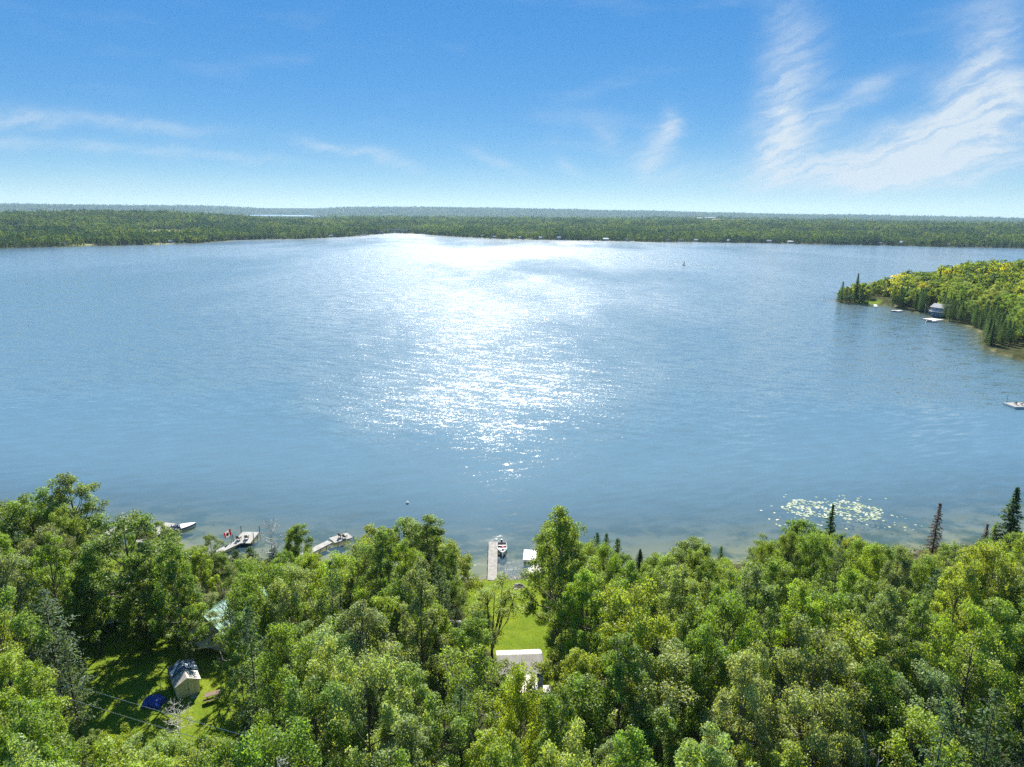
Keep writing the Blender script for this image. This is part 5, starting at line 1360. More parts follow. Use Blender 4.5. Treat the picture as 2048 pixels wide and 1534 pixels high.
PENINSULA_WOOD = [
(248,490,1.3,13),(249,487,1.2,8),(341,481,4.5,12),(305,517,2.6,12),(253,298,2.3,12),(402,531,4.8,19),(305,461,2.8,19),(352,431,5.0,13),(409,523,5.3,16),(384,523,4.7,16),(312,520,2.7,10),(369,442,5.7,19),(399,501,5.8,13),(416,489,5.8,14),(246,512,0.5,8),(332,534,2.8,12),(242,298,1.8,11),(306,530,2.2,12),(321,574,1.1,13),(387,470,5.8,15),(373,451,5.8,14),(307,426,3.0,18),(441,569,4.2,13),(367,565,2.8,12),(446,596,3.2,15),(371,595,1.7,12),(408,506,5.8,16),(469,633,2.0,14),(380,492,5.7,14),(429,622,1.8,12),(292,372,2.5,13),(332,486,4.2,16),(273,344,2.1,11),(313,476,3.2,17),(368,532,4.0,18),(298,531,1.9,10),(349,442,4.8,11),(337,415,4.3,14),(358,606,0.8,13),(298,383,2.6,12),(349,456,4.8,15),(282,408,1.9,13),(309,407,3.1,19),(242,313,1.6,13),(389,518,5.1,10),(334,474,4.2,12),(354,542,3.2,11),(313,533,2.3,11),(240,284,1.7,15),(309,554,1.5,8),(361,555,3.0,12),(377,554,3.4,9),(307,381,3.1,19),(315,420,3.3,17),(442,648,0.5,15),(520,662,1.9,14),(433,603,2.6,16),(464,587,3.8,15),(314,443,3.2,13),(294,356,2.7,14),(319,473,3.5,14),(259,311,2.4,15),(528,652,2.4,18),(418,496,5.8,19),(443,602,2.8,18),(387,579,2.6,12),(471,624,2.4,12),(279,345,2.3,14),(434,582,3.5,17),(315,503,3.4,14),(396,552,3.9,16),(341,558,2.3,12),(408,600,2.3,14),(294,466,2.3,13),(335,506,3.9,10),(343,435,4.6,17),(365,525,4.1,11),(428,571,3.9,14),(304,504,3.0,14),(293,392,2.4,12),(537,652,2.7,17),(308,389,3.1,12),(268,322,2.4,14),(548,662,3.0,18),(537,638,3.1,18),(323,393,3.7,18),(287,363,2.4,18),(336,513,3.7,19),(320,387,3.6,15),(266,333,2.1,17),(300,474,2.6,12),(431,558,4.5,14),(384,585,2.4,19),(424,589,3.1,13),(534,667,2.4,19),(441,559,4.6,14),(338,528,3.2,16),(396,572,3.1,17),(287,483,2.3,10),(354,567,2.4,15),(365,499,5.0,11),(302,417,2.7,16),(298,461,2.5,16),(298,495,3.0,12),(439,640,1.1,11),(341,548,2.6,18),(322,405,3.7,14),(312,547,1.8,14),(238,291,1.6,17),(275,322,2.7,14),(531,632,3.1,12),(356,493,4.9,12),(235,302,1.5,15),(506,669,1.1,12),(332,437,4.0,19),(367,595,1.6,13),(420,578,3.4,15),(329,507,3.6,12),(416,622,1.6,15),(443,634,1.5,15),(303,366,3.0,18),(335,554,2.2,12),(324,548,2.1,11),(375,520,4.6,15),(461,635,1.8,14),(278,510,2.0,9),(304,536,1.9,10),(302,548,1.4,9),(480,599,3.6,18),(524,666,1.9,12),(316,436,3.3,11),(454,613,2.6,11),(390,496,5.8,18),(458,628,2.0,16),(294,484,2.6,12),(376,527,4.3,14),(520,647,2.3,17),(516,618,3.4,18),(485,630,2.4,15),(359,514,4.3,16),(334,449,4.1,18),(398,494,5.8,16),(354,523,3.8,14),(450,640,1.4,12),(544,656,2.9,19),(552,666,3.2,11),(279,336,2.5,17),(391,625,0.6,12),(308,511,2.9,14),(426,528,5.5,18),(381,475,5.8,16),(459,617,2.5,14),(328,389,4.0,11),(332,544,2.5,14),(388,565,3.2,14),(354,464,5.0,13),(425,512,5.8,12),(246,308,1.9,12),(419,525,5.5,13),(437,620,2.0,12),(334,565,1.8,11),(414,636,0.8,15),(399,512,5.6,17),(310,500,3.3,12),(414,530,5.2,18),(349,471,4.8,14),(481,656,1.1,16),(296,521,2.2,11),(292,502,2.7,10),(355,419,5.1,19),(317,429,3.4,14),(312,453,3.1,11),(460,579,4.1,18),(374,549,3.6,12),(365,429,5.6,11),(372,462,5.8,17),(229,291,1.1,10),(331,424,4.0,19),(324,421,3.7,13),(437,521,5.8,19),(308,435,3.0,16),(341,521,3.5,17),(496,597,3.9,11),(407,513,5.7,17),(290,493,2.7,13),(374,478,5.8,14),(460,643,1.4,10),(341,573,1.8,13),(319,461,3.4,13),(307,359,3.3,13),(273,316,2.8,12),(392,484,5.8,16),(258,328,1.9,18),(543,672,2.7,17),(287,513,2.1,7),(321,500,3.6,17),(475,613,2.9,13),(333,459,4.1,14),(298,543,1.5,9),(384,551,3.7,12),(449,554,5.0,19),(424,535,5.2,18),(343,491,4.6,15),(289,352,2.6,16),(353,481,5.0,18),(481,642,1.8,17),(481,619,2.7,14),(490,584,4.4,11),(538,676,2.5,14),(248,303,2.0,14),(469,568,4.7,15),(480,570,4.8,16),(547,650,3.2,14),(432,633,1.4,18),(365,488,5.3,17),(442,550,5.0,11),(331,468,4.0,13),(317,398,3.5,19),(347,533,3.3,16),(394,598,2.0,16),(452,602,3.0,14),(391,459,5.8,15),(401,628,0.9,14),(367,557,3.1,19),(342,590,1.2,12),(280,357,2.1,18),(312,468,3.1,14),(257,320,2.1,15),(320,517,3.0,14),(499,632,2.5,12),(361,543,3.4,16),(342,456,4.5,14),(376,470,5.8,13),(381,509,5.1,14),(259,302,2.5,13),(266,310,2.7,15),(476,606,3.2,12),(425,551,4.6,17),(337,431,4.3,11),(447,544,5.3,14),(342,427,4.5,18),(388,611,1.4,15),(323,378,3.8,16),(512,672,1.4,12),(362,532,3.8,11),(374,607,1.2,12),(348,517,3.9,17),(366,466,5.5,10),(416,610,2.1,13),(426,637,1.0,12),(477,650,1.4,17),(446,536,5.6,17),(398,613,1.6,12),(476,562,5.1,15),(290,340,2.8,12),(364,585,1.9,12),(306,375,3.0,16),(379,592,2.0,14),(521,627,3.1,14),(396,582,2.7,18),(379,575,2.6,19),(310,370,3.3,15),(340,580,1.5,14),(444,562,4.5,12),(360,562,2.7,13),(403,590,2.6,15),(408,634,0.7,12),(381,534,4.3,14),(473,646,1.5,15),(329,478,4.0,12),(349,498,4.6,14),(500,652,1.7,13),(430,591,3.1,16),(322,492,3.8,17),(494,616,3.1,19),(332,587,0.9,14),(299,363,2.9,11),(301,444,2.7,13),(448,631,1.7,16),(378,461,5.8,13),(379,448,5.8,15),(418,572,3.6,17),(374,589,2.0,12),(340,406,4.5,13),(441,626,1.8,11),(528,660,2.2,12),(513,664,1.5,18),(274,353,1.9,12),(370,572,2.6,12),(325,448,3.7,13),(516,639,2.5,14),(363,474,5.5,17),(350,593,1.3,13),(358,504,4.6,15),(491,651,1.6,16),(425,504,5.8,15),(450,620,2.2,14),(406,547,4.3,12),(358,445,5.2,18),(270,338,2.1,17),(506,628,2.8,18),(349,574,2.0,10),(330,408,4.0,11),(502,642,2.1,15),(361,599,1.3,9),(289,535,1.5,10),(234,288,1.4,11),(452,575,4.1,15),(279,500,2.3,10),(369,510,4.8,12),(444,584,3.6,16),(457,572,4.3,13),(484,576,4.6,15),(318,448,3.4,16),(276,329,2.5,13),(450,583,3.8,14),(510,606,3.8,11),(309,414,3.1,18),(408,562,3.8,16),(559,668,3.5,15),(461,563,4.8,14),(411,541,4.7,11),(282,367,2.1,18),(324,412,3.7,12),(300,350,3.1,15),(344,464,4.5,13),(395,526,4.9,18),(283,329,2.8,17),(412,575,3.4,11),(442,575,4.0,18),(321,532,2.6,11),(462,598,3.3,14),(444,528,5.8,15),(466,652,1.0,12),(326,584,0.7,12),(374,540,3.9,12),(488,642,1.9,18),(412,549,4.4,11),(386,601,1.8,18),(404,481,5.8,12),(249,315,1.9,17),(435,533,5.5,12),(342,538,3.0,10),(469,608,3.0,13),(329,571,1.5,13),(388,593,2.1,12),(395,606,1.8,11),(374,567,2.9,14),(460,549,5.3,18),(331,418,4.0,10),(389,537,4.4,14),(513,625,3.0,14),(232,282,1.4,17),(301,407,2.7,15),(357,471,5.2,17),(428,607,2.4,18),(531,643,2.8,15),(325,522,3.0,17),(350,489,4.9,16),(365,576,2.3,16),(332,494,4.2,18),(326,555,1.9,10),(467,550,5.4,14),(333,394,4.2,16),(491,664,0.9,13),(325,465,3.7,13),(413,518,5.6,16),(444,610,2.5,17),(302,389,2.8,12),(480,587,4.1,13),(554,679,3.3,17),(359,461,5.2,9),(294,347,2.9,11),(364,450,5.5,14),(240,278,1.8,16),(320,507,3.4,15),(436,514,5.8,13),(348,408,4.8,19),(423,565,4.0,13),(292,428,2.3,10),(345,507,4.1,13),(390,587,2.4,16),(319,554,1.8,12),(374,501,5.2,18),(372,491,5.5,16),(397,538,4.5,16),(467,578,4.2,19),(334,578,1.4,10),(298,512,2.5,12),(566,679,3.8,13),(340,444,4.4,18),(435,546,5.0,16),(352,560,2.5,13),(441,541,5.3,17),(317,560,1.5,10),(414,507,5.8,16),(343,412,4.6,17),(349,548,2.9,17),(273,464,1.4,14),(311,482,3.2,12),(479,629,2.3,16),(501,608,3.5,13),(392,561,3.5,17),(477,593,3.8,13),(494,658,1.3,12),(511,634,2.6,14),(404,568,3.5,11),(563,673,3.6,12),(438,594,3.1,14),(325,397,3.8,14),(408,492,5.8,12),(461,607,2.9,13),(434,598,2.9,14),(402,523,5.2,15),(490,606,3.4,15),(508,613,3.4,17),(285,503,2.4,13),(247,287,2.0,13),(418,555,4.3,17),(368,480,5.7,12),(415,584,3.1,15),(397,626,0.8,13),(488,613,3.1,18),(228,285,1.1,10),(354,600,1.1,12),(346,565,2.2,12),(368,605,1.2,10),(304,486,3.0,11),(387,619,1.0,12),(349,417,4.8,19),(381,486,5.8,16),(406,596,2.4,15),(356,454,5.1,19),(283,520,1.8,7),(323,562,1.6,13),(385,511,5.2,13),(426,583,3.4,13),(380,609,1.3,17),(502,648,1.9,10),(314,494,3.6,18),(347,582,1.6,10),(263,318,2.4,13),(333,521,3.3,12),(428,598,2.8,17),(292,365,2.5,12),(321,542,2.2,10),(389,503,5.6,13),(386,478,5.8,19),(314,566,1.2,9),(316,381,3.4,13),(306,494,3.3,18),(503,658,1.5,16),(454,581,3.9,13),(450,530,5.8,15),(416,592,2.8,19),(334,401,4.2,12),(422,630,1.3,14),(344,599,0.6,12),(407,619,1.5,12),(414,566,3.8,12),(346,485,4.8,12),(418,600,2.5,18),(527,675,2.0,9),(383,499,5.5,19),(409,607,2.0,12),(476,636,2.0,16),(314,540,2.1,11),(237,297,1.6,10),(471,599,3.4,17),(395,478,5.8,15),(324,486,3.8,16),(242,290,1.8,12),(293,477,2.4,11),(400,562,3.6,16),(454,563,4.7,16),(325,438,3.7,15),(416,537,5.0,13),(259,316,2.2,11),(430,643,0.6,15),(356,437,5.2,19),(452,537,5.7,10),(404,542,4.5,15),(474,578,4.4,14),(488,596,3.8,15),(328,430,3.9,12),(318,526,2.7,10),(430,564,4.2,18),(468,641,1.6,16),(494,628,2.6,11),(549,676,3.0,10),(301,465,2.6,10),(382,543,4.0,17),(501,620,3.1,15),(392,543,4.2,11),(343,402,4.6,11),(307,447,2.9,11),(273,459,1.4,12),(327,455,3.8,15),(361,592,1.6,13),(412,498,5.8,16),(338,499,4.2,13),(253,307,2.2,18),(425,544,4.9,18),(247,294,2.0,18),(448,569,4.3,14),(384,464,5.8,16),(341,474,4.5,13),(361,571,2.4,14),(375,456,5.8,10),(299,451,2.5,14),(379,619,0.6,11),(510,650,1.9,14),(353,426,5.0,14),(356,576,2.1,13),(317,370,3.5,19),(426,521,5.8,17),(457,558,4.9,14),(418,615,1.9,12),(281,489,2.2,13),(262,334,1.9,14),(400,569,3.3,10),(343,419,4.6,15),(305,398,2.9,16),(497,638,2.2,16),(408,591,2.6,13),(318,481,3.5,14),(491,635,2.3,16),(523,634,2.8,12),(516,655,1.9,13),(458,604,3.0,14),(317,424,3.4,12),(434,610,2.4,15),(370,499,5.1,11),(489,621,2.8,17),(359,486,5.3,18),(300,430,2.6,12),(426,616,2.0,18),(388,558,3.5,14),(454,595,3.3,18),(458,542,5.6,18),(284,447,1.9,14),(284,347,2.5,13),(412,613,1.9,14),(433,527,5.7,13),(252,510,1.1,6),(470,659,0.5,17),(365,456,5.5,12),(238,308,1.5,19),(282,440,1.8,11),(498,669,0.7,18),(353,535,3.4,17),(330,559,1.9,11),(356,549,3.0,18),(293,515,2.3,10),(402,472,5.8,13),(535,659,2.5,18),(507,599,4.0,14),(405,578,3.1,17),(436,586,3.4,10),(306,472,2.9,12),(491,590,4.1,16),(306,543,1.8,13),(468,561,5.0,14),(455,650,0.9,14),(327,537,2.6,10),(282,352,2.3,10),(344,450,4.6,13),(260,509,1.4,7),(372,582,2.2,13),(355,458,5.1,13),(377,599,1.7,18),(440,588,3.4,14),(314,390,3.3,14),(369,472,5.7,16),(414,502,5.8,14),(279,326,2.8,14),(352,509,4.2,17),(360,435,5.3,14),(470,613,2.8,11),(367,436,5.7,17),(328,514,3.4,13),(435,565,4.2,15),(376,509,5.0,14),(281,413,1.8,9),(310,560,1.3,9),(464,631,2.0,14),(404,555,4.0,11),(389,573,3.0,17),(299,501,2.9,14),(448,589,3.5,14),(326,472,3.8,18),(474,585,4.0,13),(336,420,4.2,13),(422,499,5.8,14),(435,574,3.9,18),(286,339,2.7,12),(371,504,5.0,13),(251,290,2.2,14),(386,454,5.8,16),(263,322,2.3,14),(347,523,3.6,13),(420,516,5.8,18),(539,644,3.0,14),(342,514,3.8,15),(314,410,3.3,11),(291,527,1.8,9),(356,588,1.6,11),(395,469,5.8,17),(410,558,4.0,13),(394,511,5.5,11),(367,550,3.3,10),(369,614,0.5,13),(379,585,2.2,15),(501,602,3.8,12),(369,540,3.7,11),(325,495,4.0,11),(287,455,2.0,14),(397,618,1.3,14),(438,613,2.3,12),(399,557,3.8,9),(451,547,5.3,9),(413,628,1.2,17),(335,560,2.0,10),(321,580,0.7,13),(377,531,4.3,10),(462,639,1.6,14),(420,584,3.2,12),(300,377,2.7,18),(362,492,5.1,14),(279,536,1.1,6),(541,665,2.7,15),(360,524,4.0,13),(382,563,3.2,13),(423,575,3.6,12),(394,533,4.6,16),(295,375,2.5,10),(430,538,5.2,17),(360,425,5.3,15),(497,589,4.3,15),(432,615,2.1,13),(410,535,4.9,11),(510,658,1.6,11),(284,393,2.0,10),(299,368,2.8,11),(271,326,2.5,10),(337,453,4.3,12),(376,442,5.8,12),(443,619,2.1,11),(466,583,4.0,9),(313,510,3.1,11),(388,530,4.6,15),(415,522,5.5,14),(339,506,4.0,13),(301,439,2.6,9),(284,477,2.0,14),(315,416,3.3,13),(300,402,2.7,12),(436,553,4.7,16),(339,422,4.4,13),(349,540,3.1,13),(319,409,3.5,14),(483,605,3.4,14),(462,647,1.3,14),(292,450,2.2,9),(287,358,2.4,9),(328,382,4.0,13),(431,520,5.8,15),(304,423,2.8,11),(357,596,1.3,11),(337,465,4.2,9),(520,673,1.7,16),(447,622,2.0,15),(385,489,5.8,14),(336,483,4.3,14),(326,403,3.9,14),(337,592,0.9,9),(372,444,5.8,14),(344,570,2.0,12),(366,516,4.4,18),(403,604,2.0,13),(311,383,3.2,12),(282,372,2.0,12),(360,509,4.5,14),(477,573,4.6,12),(312,460,3.1,14),(345,546,2.8,11),(345,469,4.6,12),(306,478,3.0,16),(402,518,5.4,14),(521,618,3.4,11),(393,518,5.2,10),(454,635,1.6,12),(431,508,5.8,15),(299,424,2.6,14),(378,500,5.4,12),(513,612,3.6,12),(477,655,1.1,10),(282,401,1.9,11),(419,546,4.7,13),(410,486,5.8,12),(277,340,2.3,12),(346,552,2.6,10),(284,495,2.5,14),(299,561,0.6,8),(464,624,2.3,18),(398,548,4.1,14),(244,304,1.8,13),(292,542,1.4,12),(350,450,4.9,14),(262,307,2.5,11),(485,661,1.0,10),(399,486,5.8,18),(396,588,2.5,16),(481,646,1.6,12),(330,525,3.1,15),(404,510,5.8,10),(397,593,2.3,14),(302,412,2.8,15),(453,628,1.9,10),(233,293,1.4,11),(418,511,5.8,14),(487,602,3.5,12),(280,506,2.2,14),(288,344,2.7,11),(401,551,4.0,11),(360,497,4.9,10),(470,591,3.8,13),(309,487,3.2,12),(385,609,1.4,11),(342,526,3.4,15),(428,577,3.6,15),(367,583,2.1,15),(506,620,3.1,14),(300,481,2.8,14),(305,455,2.8,16),(273,469,1.4,12),(509,642,2.2,12),(419,551,4.5,13),(307,466,2.9,12),(459,591,3.6,12),(337,542,2.7,13),(502,592,4.2,12),(310,528,2.4,12),(504,664,1.2,11),(407,614,1.7,15),(551,656,3.2,17),(457,587,3.7,12),(384,482,5.8,11),(316,487,3.5,18),(322,431,3.6,10),(422,528,5.4,14),(407,574,3.3,13),(382,558,3.4,12),(320,466,3.5,14),(414,545,4.6,12),(346,430,4.7,12),(280,516,1.9,14),(402,496,5.8,11),(333,443,4.1,13),(422,596,2.8,12),(311,401,3.2,15),(286,489,2.4,10),(296,546,1.3,13),(336,491,4.4,15),(386,459,5.8,15),(402,489,5.8,9),(452,644,1.2,13),(311,361,3.4,12),(303,358,3.1,14),(308,420,3.0,10),(464,546,5.5,9),(362,504,4.7,13),(288,434,2.1,10),(337,410,4.3,15),(371,466,5.8,10),(468,648,1.3,11),(420,505,5.8,12),(343,496,4.4,11),(257,496,1.7,7),(332,550,2.3,10),(345,478,4.7,15),(338,584,1.3,12),(302,523,2.3,11),(341,594,0.9,15),(291,519,2.1,11),(324,476,3.7,12),(528,626,3.3,15),(477,640,1.8,11),(393,616,1.3,14),(369,454,5.7,13),(505,636,2.4,11),(442,523,5.8,12),(409,583,3.0,11),(422,609,2.2,14),(390,553,3.7,13),(354,486,5.1,14),(288,425,2.1,13),(494,647,1.8,12),(528,669,2.1,9),(305,393,2.9,13),(317,521,2.8,13),(292,382,2.4,10),(410,553,4.2,12),(315,457,3.3,13),(286,469,2.0,11),(351,527,3.6,12),(466,658,0.5,13),(272,535,0.8,7),(426,627,1.5,11),(446,577,4.0,14),(293,536,1.6,10),(288,409,2.2,13),(392,576,2.9,12),(305,552,1.4,13),(472,640,1.7,10),(284,533,1.4,6),(424,601,2.6,10),(463,556,5.1,11),(333,454,4.1,10),(509,623,3.1,10),(429,603,2.6,14),(498,615,3.2,11),(354,440,5.0,9),(324,567,1.4,13),(279,460,1.6,13),(380,466,5.8,13),(354,415,5.1,10),(287,334,2.9,15),(348,434,4.8,10),(316,499,3.5,11),(271,484,1.7,11),(259,521,0.9,6),(297,489,2.8,13),(390,488,5.8,12),(265,475,1.2,15),(432,638,1.1,10),(370,485,5.6,11),(384,518,4.9,12),(328,501,3.8,17),(340,396,4.5,11),(333,412,4.1,12),(252,517,0.7,6),(525,642,2.6,14),(504,653,1.7,12),(486,651,1.5,11),(429,514,5.8,13),(471,652,1.2,13),(333,480,4.2,10),(371,557,3.2,12),(371,576,2.4,11),(269,318,2.6,14),(455,620,2.3,12),(407,527,5.1,12),(364,440,5.5,9),(459,623,2.2,13),(276,505,2.1,13),(506,609,3.6,11),(349,557,2.6,13),(467,602,3.2,13),(303,380,2.9,14),(420,639,0.5,14),(349,476,4.8,10),(353,503,4.5,15),(384,504,5.4,12),(447,606,2.8,12),(282,483,2.1,11),(378,561,3.2,14),(274,348,2.0,13),(386,589,2.2,11),(312,376,3.3,10),(379,514,4.9,12),(323,417,3.7,14),(332,502,3.9,13),(294,473,2.4,13),(446,627,1.8,9),(371,526,4.2,10),(318,404,3.5,15),(297,442,2.5,12),(365,609,0.8,12),(384,576,2.7,12),(303,511,2.7,12),(299,356,3.0,15),(468,573,4.5,12),(253,318,2.0,12),(392,591,2.3,10),(439,580,3.7,9),(408,625,1.3,11),(391,466,5.8,10)
]
for row in TREES:
    plant(row, 'trees of the near shore wood')
for row in PENINSULA_TREES:
    plant(row, 'trees on the right peninsula')


# ------------------------------------------------------------------ woods too thick to count: instances of a few small trees
def far_tree(kind, seed, leaf_mat):
    rng = np.random.RandomState(seed)
    if kind == 'leaf':
        n = 9
        cen = np.stack([rng.normal(0, 2.0, n), rng.normal(0, 2.0, n), rng.uniform(5.0, 11.5, n)], 1)
        cen[0] = (0, 0, 12)
        q, t = clumps(cen, rng.uniform(1.5, 2.6, n), 34, 1.15, .85, rng, .8)
    else:
        m_ = 230
        z = 13 * (1 - np.sqrt(rng.random_sample(m_))) + .3
        a = rng.uniform(0, 6.28, m_)
        rr_ = (13.6 - z) / 13.6 * 2.6 * rng.uniform(.6, 1.05, m_)
        p = np.stack([np.cos(a) * rr_, np.sin(a) * rr_, z], 1)
        nrm = unit(np.stack([np.cos(a), np.sin(a), np.full(m_, .5)], 1) + rng.normal(size=(m_, 3)) * .4)
        q = leaf_quads(p, nrm, 1.1, .8, rng, .1)
        t = np.clip(rng.normal(.3, .2, m_), 0, 1)
    z_ = np.array([[(-.25, 0, -1), (.25, 0, -1), (.1, 0, 8), (-.1, 0, 8)], [(0, -.25, -1), (0, .25, -1), (0, .1, 8), (0, -.1, 8)]])
    q = np.concatenate([q, z_])
    t = np.concatenate([t, [0, 0]])
    return quads_mesh('far_tree', q, [leaf_mat], t)


def tree_kinds(name, leaf_mat):
    c = bpy.data.collections.new(name)
    for i, (k, s) in enumerate([('leaf', 1), ('leaf', 2), ('leaf', 3), ('leaf', 4), ('leaf', 5), ('cone', 6), ('cone', 7)]):
        c.objects.link(bpy.data.objects.new('%s_%d' % (name, i), far_tree(k, s, leaf_mat)))
    return c


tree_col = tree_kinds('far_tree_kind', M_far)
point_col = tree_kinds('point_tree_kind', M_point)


def scatter(name, pts, scale, zscale, kindidx, label, kinds=None):
    n = len(pts)
    me = bpy.data.meshes.new(name)
    me.vertices.add(n)
    me.vertices.foreach_set('co', np.asarray(pts, np.float32).reshape(-1))
    rng = np.random.RandomState(n)
    for nm, arr in (('s', scale), ('sz', zscale), ('rz', rng.uniform(0, 6.28, n))):
        a = me.attributes.new(nm, 'FLOAT', 'POINT')
        a.data.foreach_set('value', np.asarray(arr, np.float32))
    a = me.attributes.new('k', 'INT', 'POINT')
    a.data.foreach_set('value', np.asarray(kindidx, np.int32))
    me.update()
    ob = bpy.data.objects.new(name, me)
    COL.objects.link(ob)
    tag(ob, label, kind='stuff')
    ng = bpy.data.node_groups.new(name + '_scatter', 'GeometryNodeTree')
    ng.interface.new_socket('Geometry', in_out='INPUT', socket_type='NodeSocketGeometry')
    ng.interface.new_socket('Geometry', in_out='OUTPUT', socket_type='NodeSocketGeometry')
    N, Lk = ng.nodes, ng.links
    gi, go = N.new('NodeGroupInput'), N.new('NodeGroupOutput')
    iop = N.new('GeometryNodeInstanceOnPoints')
    ci = N.new('GeometryNodeCollectionInfo')
    ci.inputs['Collection'].default_value = kinds or tree_col
    ci.inputs['Separate Children'].default_value = True
    ci.inputs['Reset Children'].default_value = True

    def attr(nm, typ='FLOAT'):
        nd = N.new('GeometryNodeInputNamedAttribute')
        nd.data_type = typ
        nd.inputs[0].default_value = nm
        return nd.outputs[0]
    cs, cr = N.new('ShaderNodeCombineXYZ'), N.new('ShaderNodeCombineXYZ')
    s_ = attr('s')
    Lk.new(s_, cs.inputs[0])
    Lk.new(s_, cs.inputs[1])
    Lk.new(attr('sz'), cs.inputs[2])
    Lk.new(attr('rz'), cr.inputs[2])
    Lk.new(gi.outputs[0], iop.inputs['Points'])
    Lk.new(ci.outputs[0], iop.inputs['Instance'])
    iop.inputs['Pick Instance'].default_value = True
    Lk.new(attr('k', 'INT'), iop.inputs['Instance Index'])
    Lk.new(cr.outputs[0], iop.inputs['Rotation'])
    Lk.new(cs.outputs[0], iop.inputs['Scale'])
    Lk.new(iop.outputs[0], go.inputs[0])
    md = ob.modifiers.new('scatter', 'NODES')
    md.node_group = ng
    return ob


def far_points(seed, n, r0, r1, a0, a1, spacing):
    """points spread so that each covers about the same angle of view"""
    rng = np.random.RandomState(seed)
    r = np.exp(rng.uniform(math.log(r0), math.log(r1), n))
    a = np.radians(rng.uniform(a0, a1, n))
    return r * np.sin(a), r * np.cos(a), r


FAR_SETTLED = []


def build_far_woods():
    x, y, r = far_points(21, 150000, 1000, 10200, -52, 52, 8)
    sd = lake_sd(x, y)
    ok = (sd > 4) & (y > 640) & (in_fields(x, y) < .5)
    azd = np.degrees(np.arctan2(x, y))
    ok &= ~((np.abs(azd + 17.9) < 3.2) & (r > 5000) & (r < 8300))
    for sx, sy, sr in FAR_SETTLED:
        ok &= (x - sx) ** 2 + (y - sy) ** 2 > sr * sr
    # the slot in front of each cottage stays open down to the water
    x, y, r, sd = x[ok], y[ok], r[ok], sd[ok]
    # extra trees crowding the waterline
    rng = np.random.RandomState(4)
    ex, ey = [], []
    L_ = LAKE[len(NEAR) + len(PEN):]
    for i in range(len(L_) - 1):
        a, b = L_[i], L_[i + 1]
        m_ = int(np.hypot(*(b - a)) / 3.6)
        t = rng.random_sample(m_)
        ex.append(a[0] + (b[0] - a[0]) * t + rng.normal(0, 9, m_))
        ey.append(a[1] + (b[1] - a[1]) * t + rng.normal(0, 9, m_))
    ex, ey = np.concatenate(ex), np.concatenate(ey)
    es = lake_sd(ex, ey)
    eok = (es > 1.5) & (np.abs(np.degrees(np.arctan2(ex, ey))) < 52)
    for sx, sy, sr in FAR_SETTLED:
        eok &= (ex - sx) ** 2 + (ey - sy) ** 2 > sr * sr
    x, y, sd = np.concatenate([x, ex[eok]]), np.concatenate([y, ey[eok]]), np.concatenate([sd, es[eok]])
    r = np.hypot(x, y)
    z = terrain(x, y, sd)
    n = len(x)
    rng = np.random.RandomState(9)
    grow = np.clip(r / 1700, .85, 3.2)
    patchy = wob(x, y, 260, 12)
    cone = (rng.random_sample(n) < (.20 + .35 * (patchy > .3) + .35 * (sd < 30)))
    kidx = np.where(cone, rng.randint(5, 7, n), rng.randint(0, 5, n))
    s = rng.uniform(.75, 1.2, n) * grow
    sz = rng.uniform(.75, 1.2, n) * np.clip(r / 2900, .95, 1.25) * np.where(sd < 12, .8, 1) * (1 + .42 * wob(x, y, 150, 33)) * rng.uniform(.8, 1.25, n) * np.where(cone, rng.uniform(.9, 1.45, n), 1)
    pts = np.stack([x, y, z - .2], 1)
    left = x < -420
    right = x > 480
    for nm, msk, lab in (('left_shore_wood', left, 'thick mixed wood on the far left shore and hill'),
                         ('far_shore_wood', ~left & ~right, 'thick mixed wood across the far side of the lake'),
                         ('right_shore_wood', right, 'thick mixed wood on the far right shore')):
        scatter('far_forest', pts[msk], s[msk], sz[msk], kidx[msk], lab)


def build_peninsula_wood():
    P = np.array(PENINSULA_WOOD, float)
    rng = np.random.RandomState(2)
    n = len(P)
    z = terrain(P[:, 0], P[:, 1])
    cone = rng.random_sample(n) < .12
    scatter('peninsula_wood', np.stack([P[:, 0], P[:, 1], z - .2], 1), rng.uniform(.95, 1.3, n), P[:, 3] / 13.5,
            np.where(cone, rng.randint(5, 7, n), rng.randint(0, 5, n)), 'dense leafy wood covering the back of the right peninsula', point_col)


build_peninsula_wood()
# ------------------------------------------------------------------ materials of built things
M_dock = plain('weathered_boards', (.30, .285, .255), .85, .22, 1.6, spec=.2)
M_dock_pale = plain('pale_boards', (.34, .33, .30), .8, .14, 1.2, spec=.2)
M_post = plain('dark_post', (.06, .055, .05), .8, .3, 3)
M_white = plain('white_paint', (.66, .66, .64), .5, .08, 1.5)
M_alu = plain('aluminium', (.55, .56, .57), .38, .10, 2.0, metal=.6)
M_navy = plain('navy_paint', (.02, .035, .08), .3, .15, 2)
M_black = plain('black_plastic', (.018, .018, .02), .45, .2, 4)
M_redp = plain('red_cloth', (.60, .02, .025), .7, .10, 3)


def cloth(name, col):
    m, b, out = mat(name)
    d, t = b.node('ShaderNodeBsdfDiffuse'), b.node('ShaderNodeBsdfTranslucent')
    n = b.noise(b.node('ShaderNodeTexCoord').outputs['Object'], 6.0, 3.0)
    c = b.mixc(b.maprange(n, .3, .7), tuple(.9 * x for x in col) + (1,), col + (1,))
    b.put(d.inputs[0], c)
    b.put(t.inputs[0], c)
    b.l.new(b.mixs(.5, d.outputs[0], t.outputs[0]), out.inputs[0])
    return m


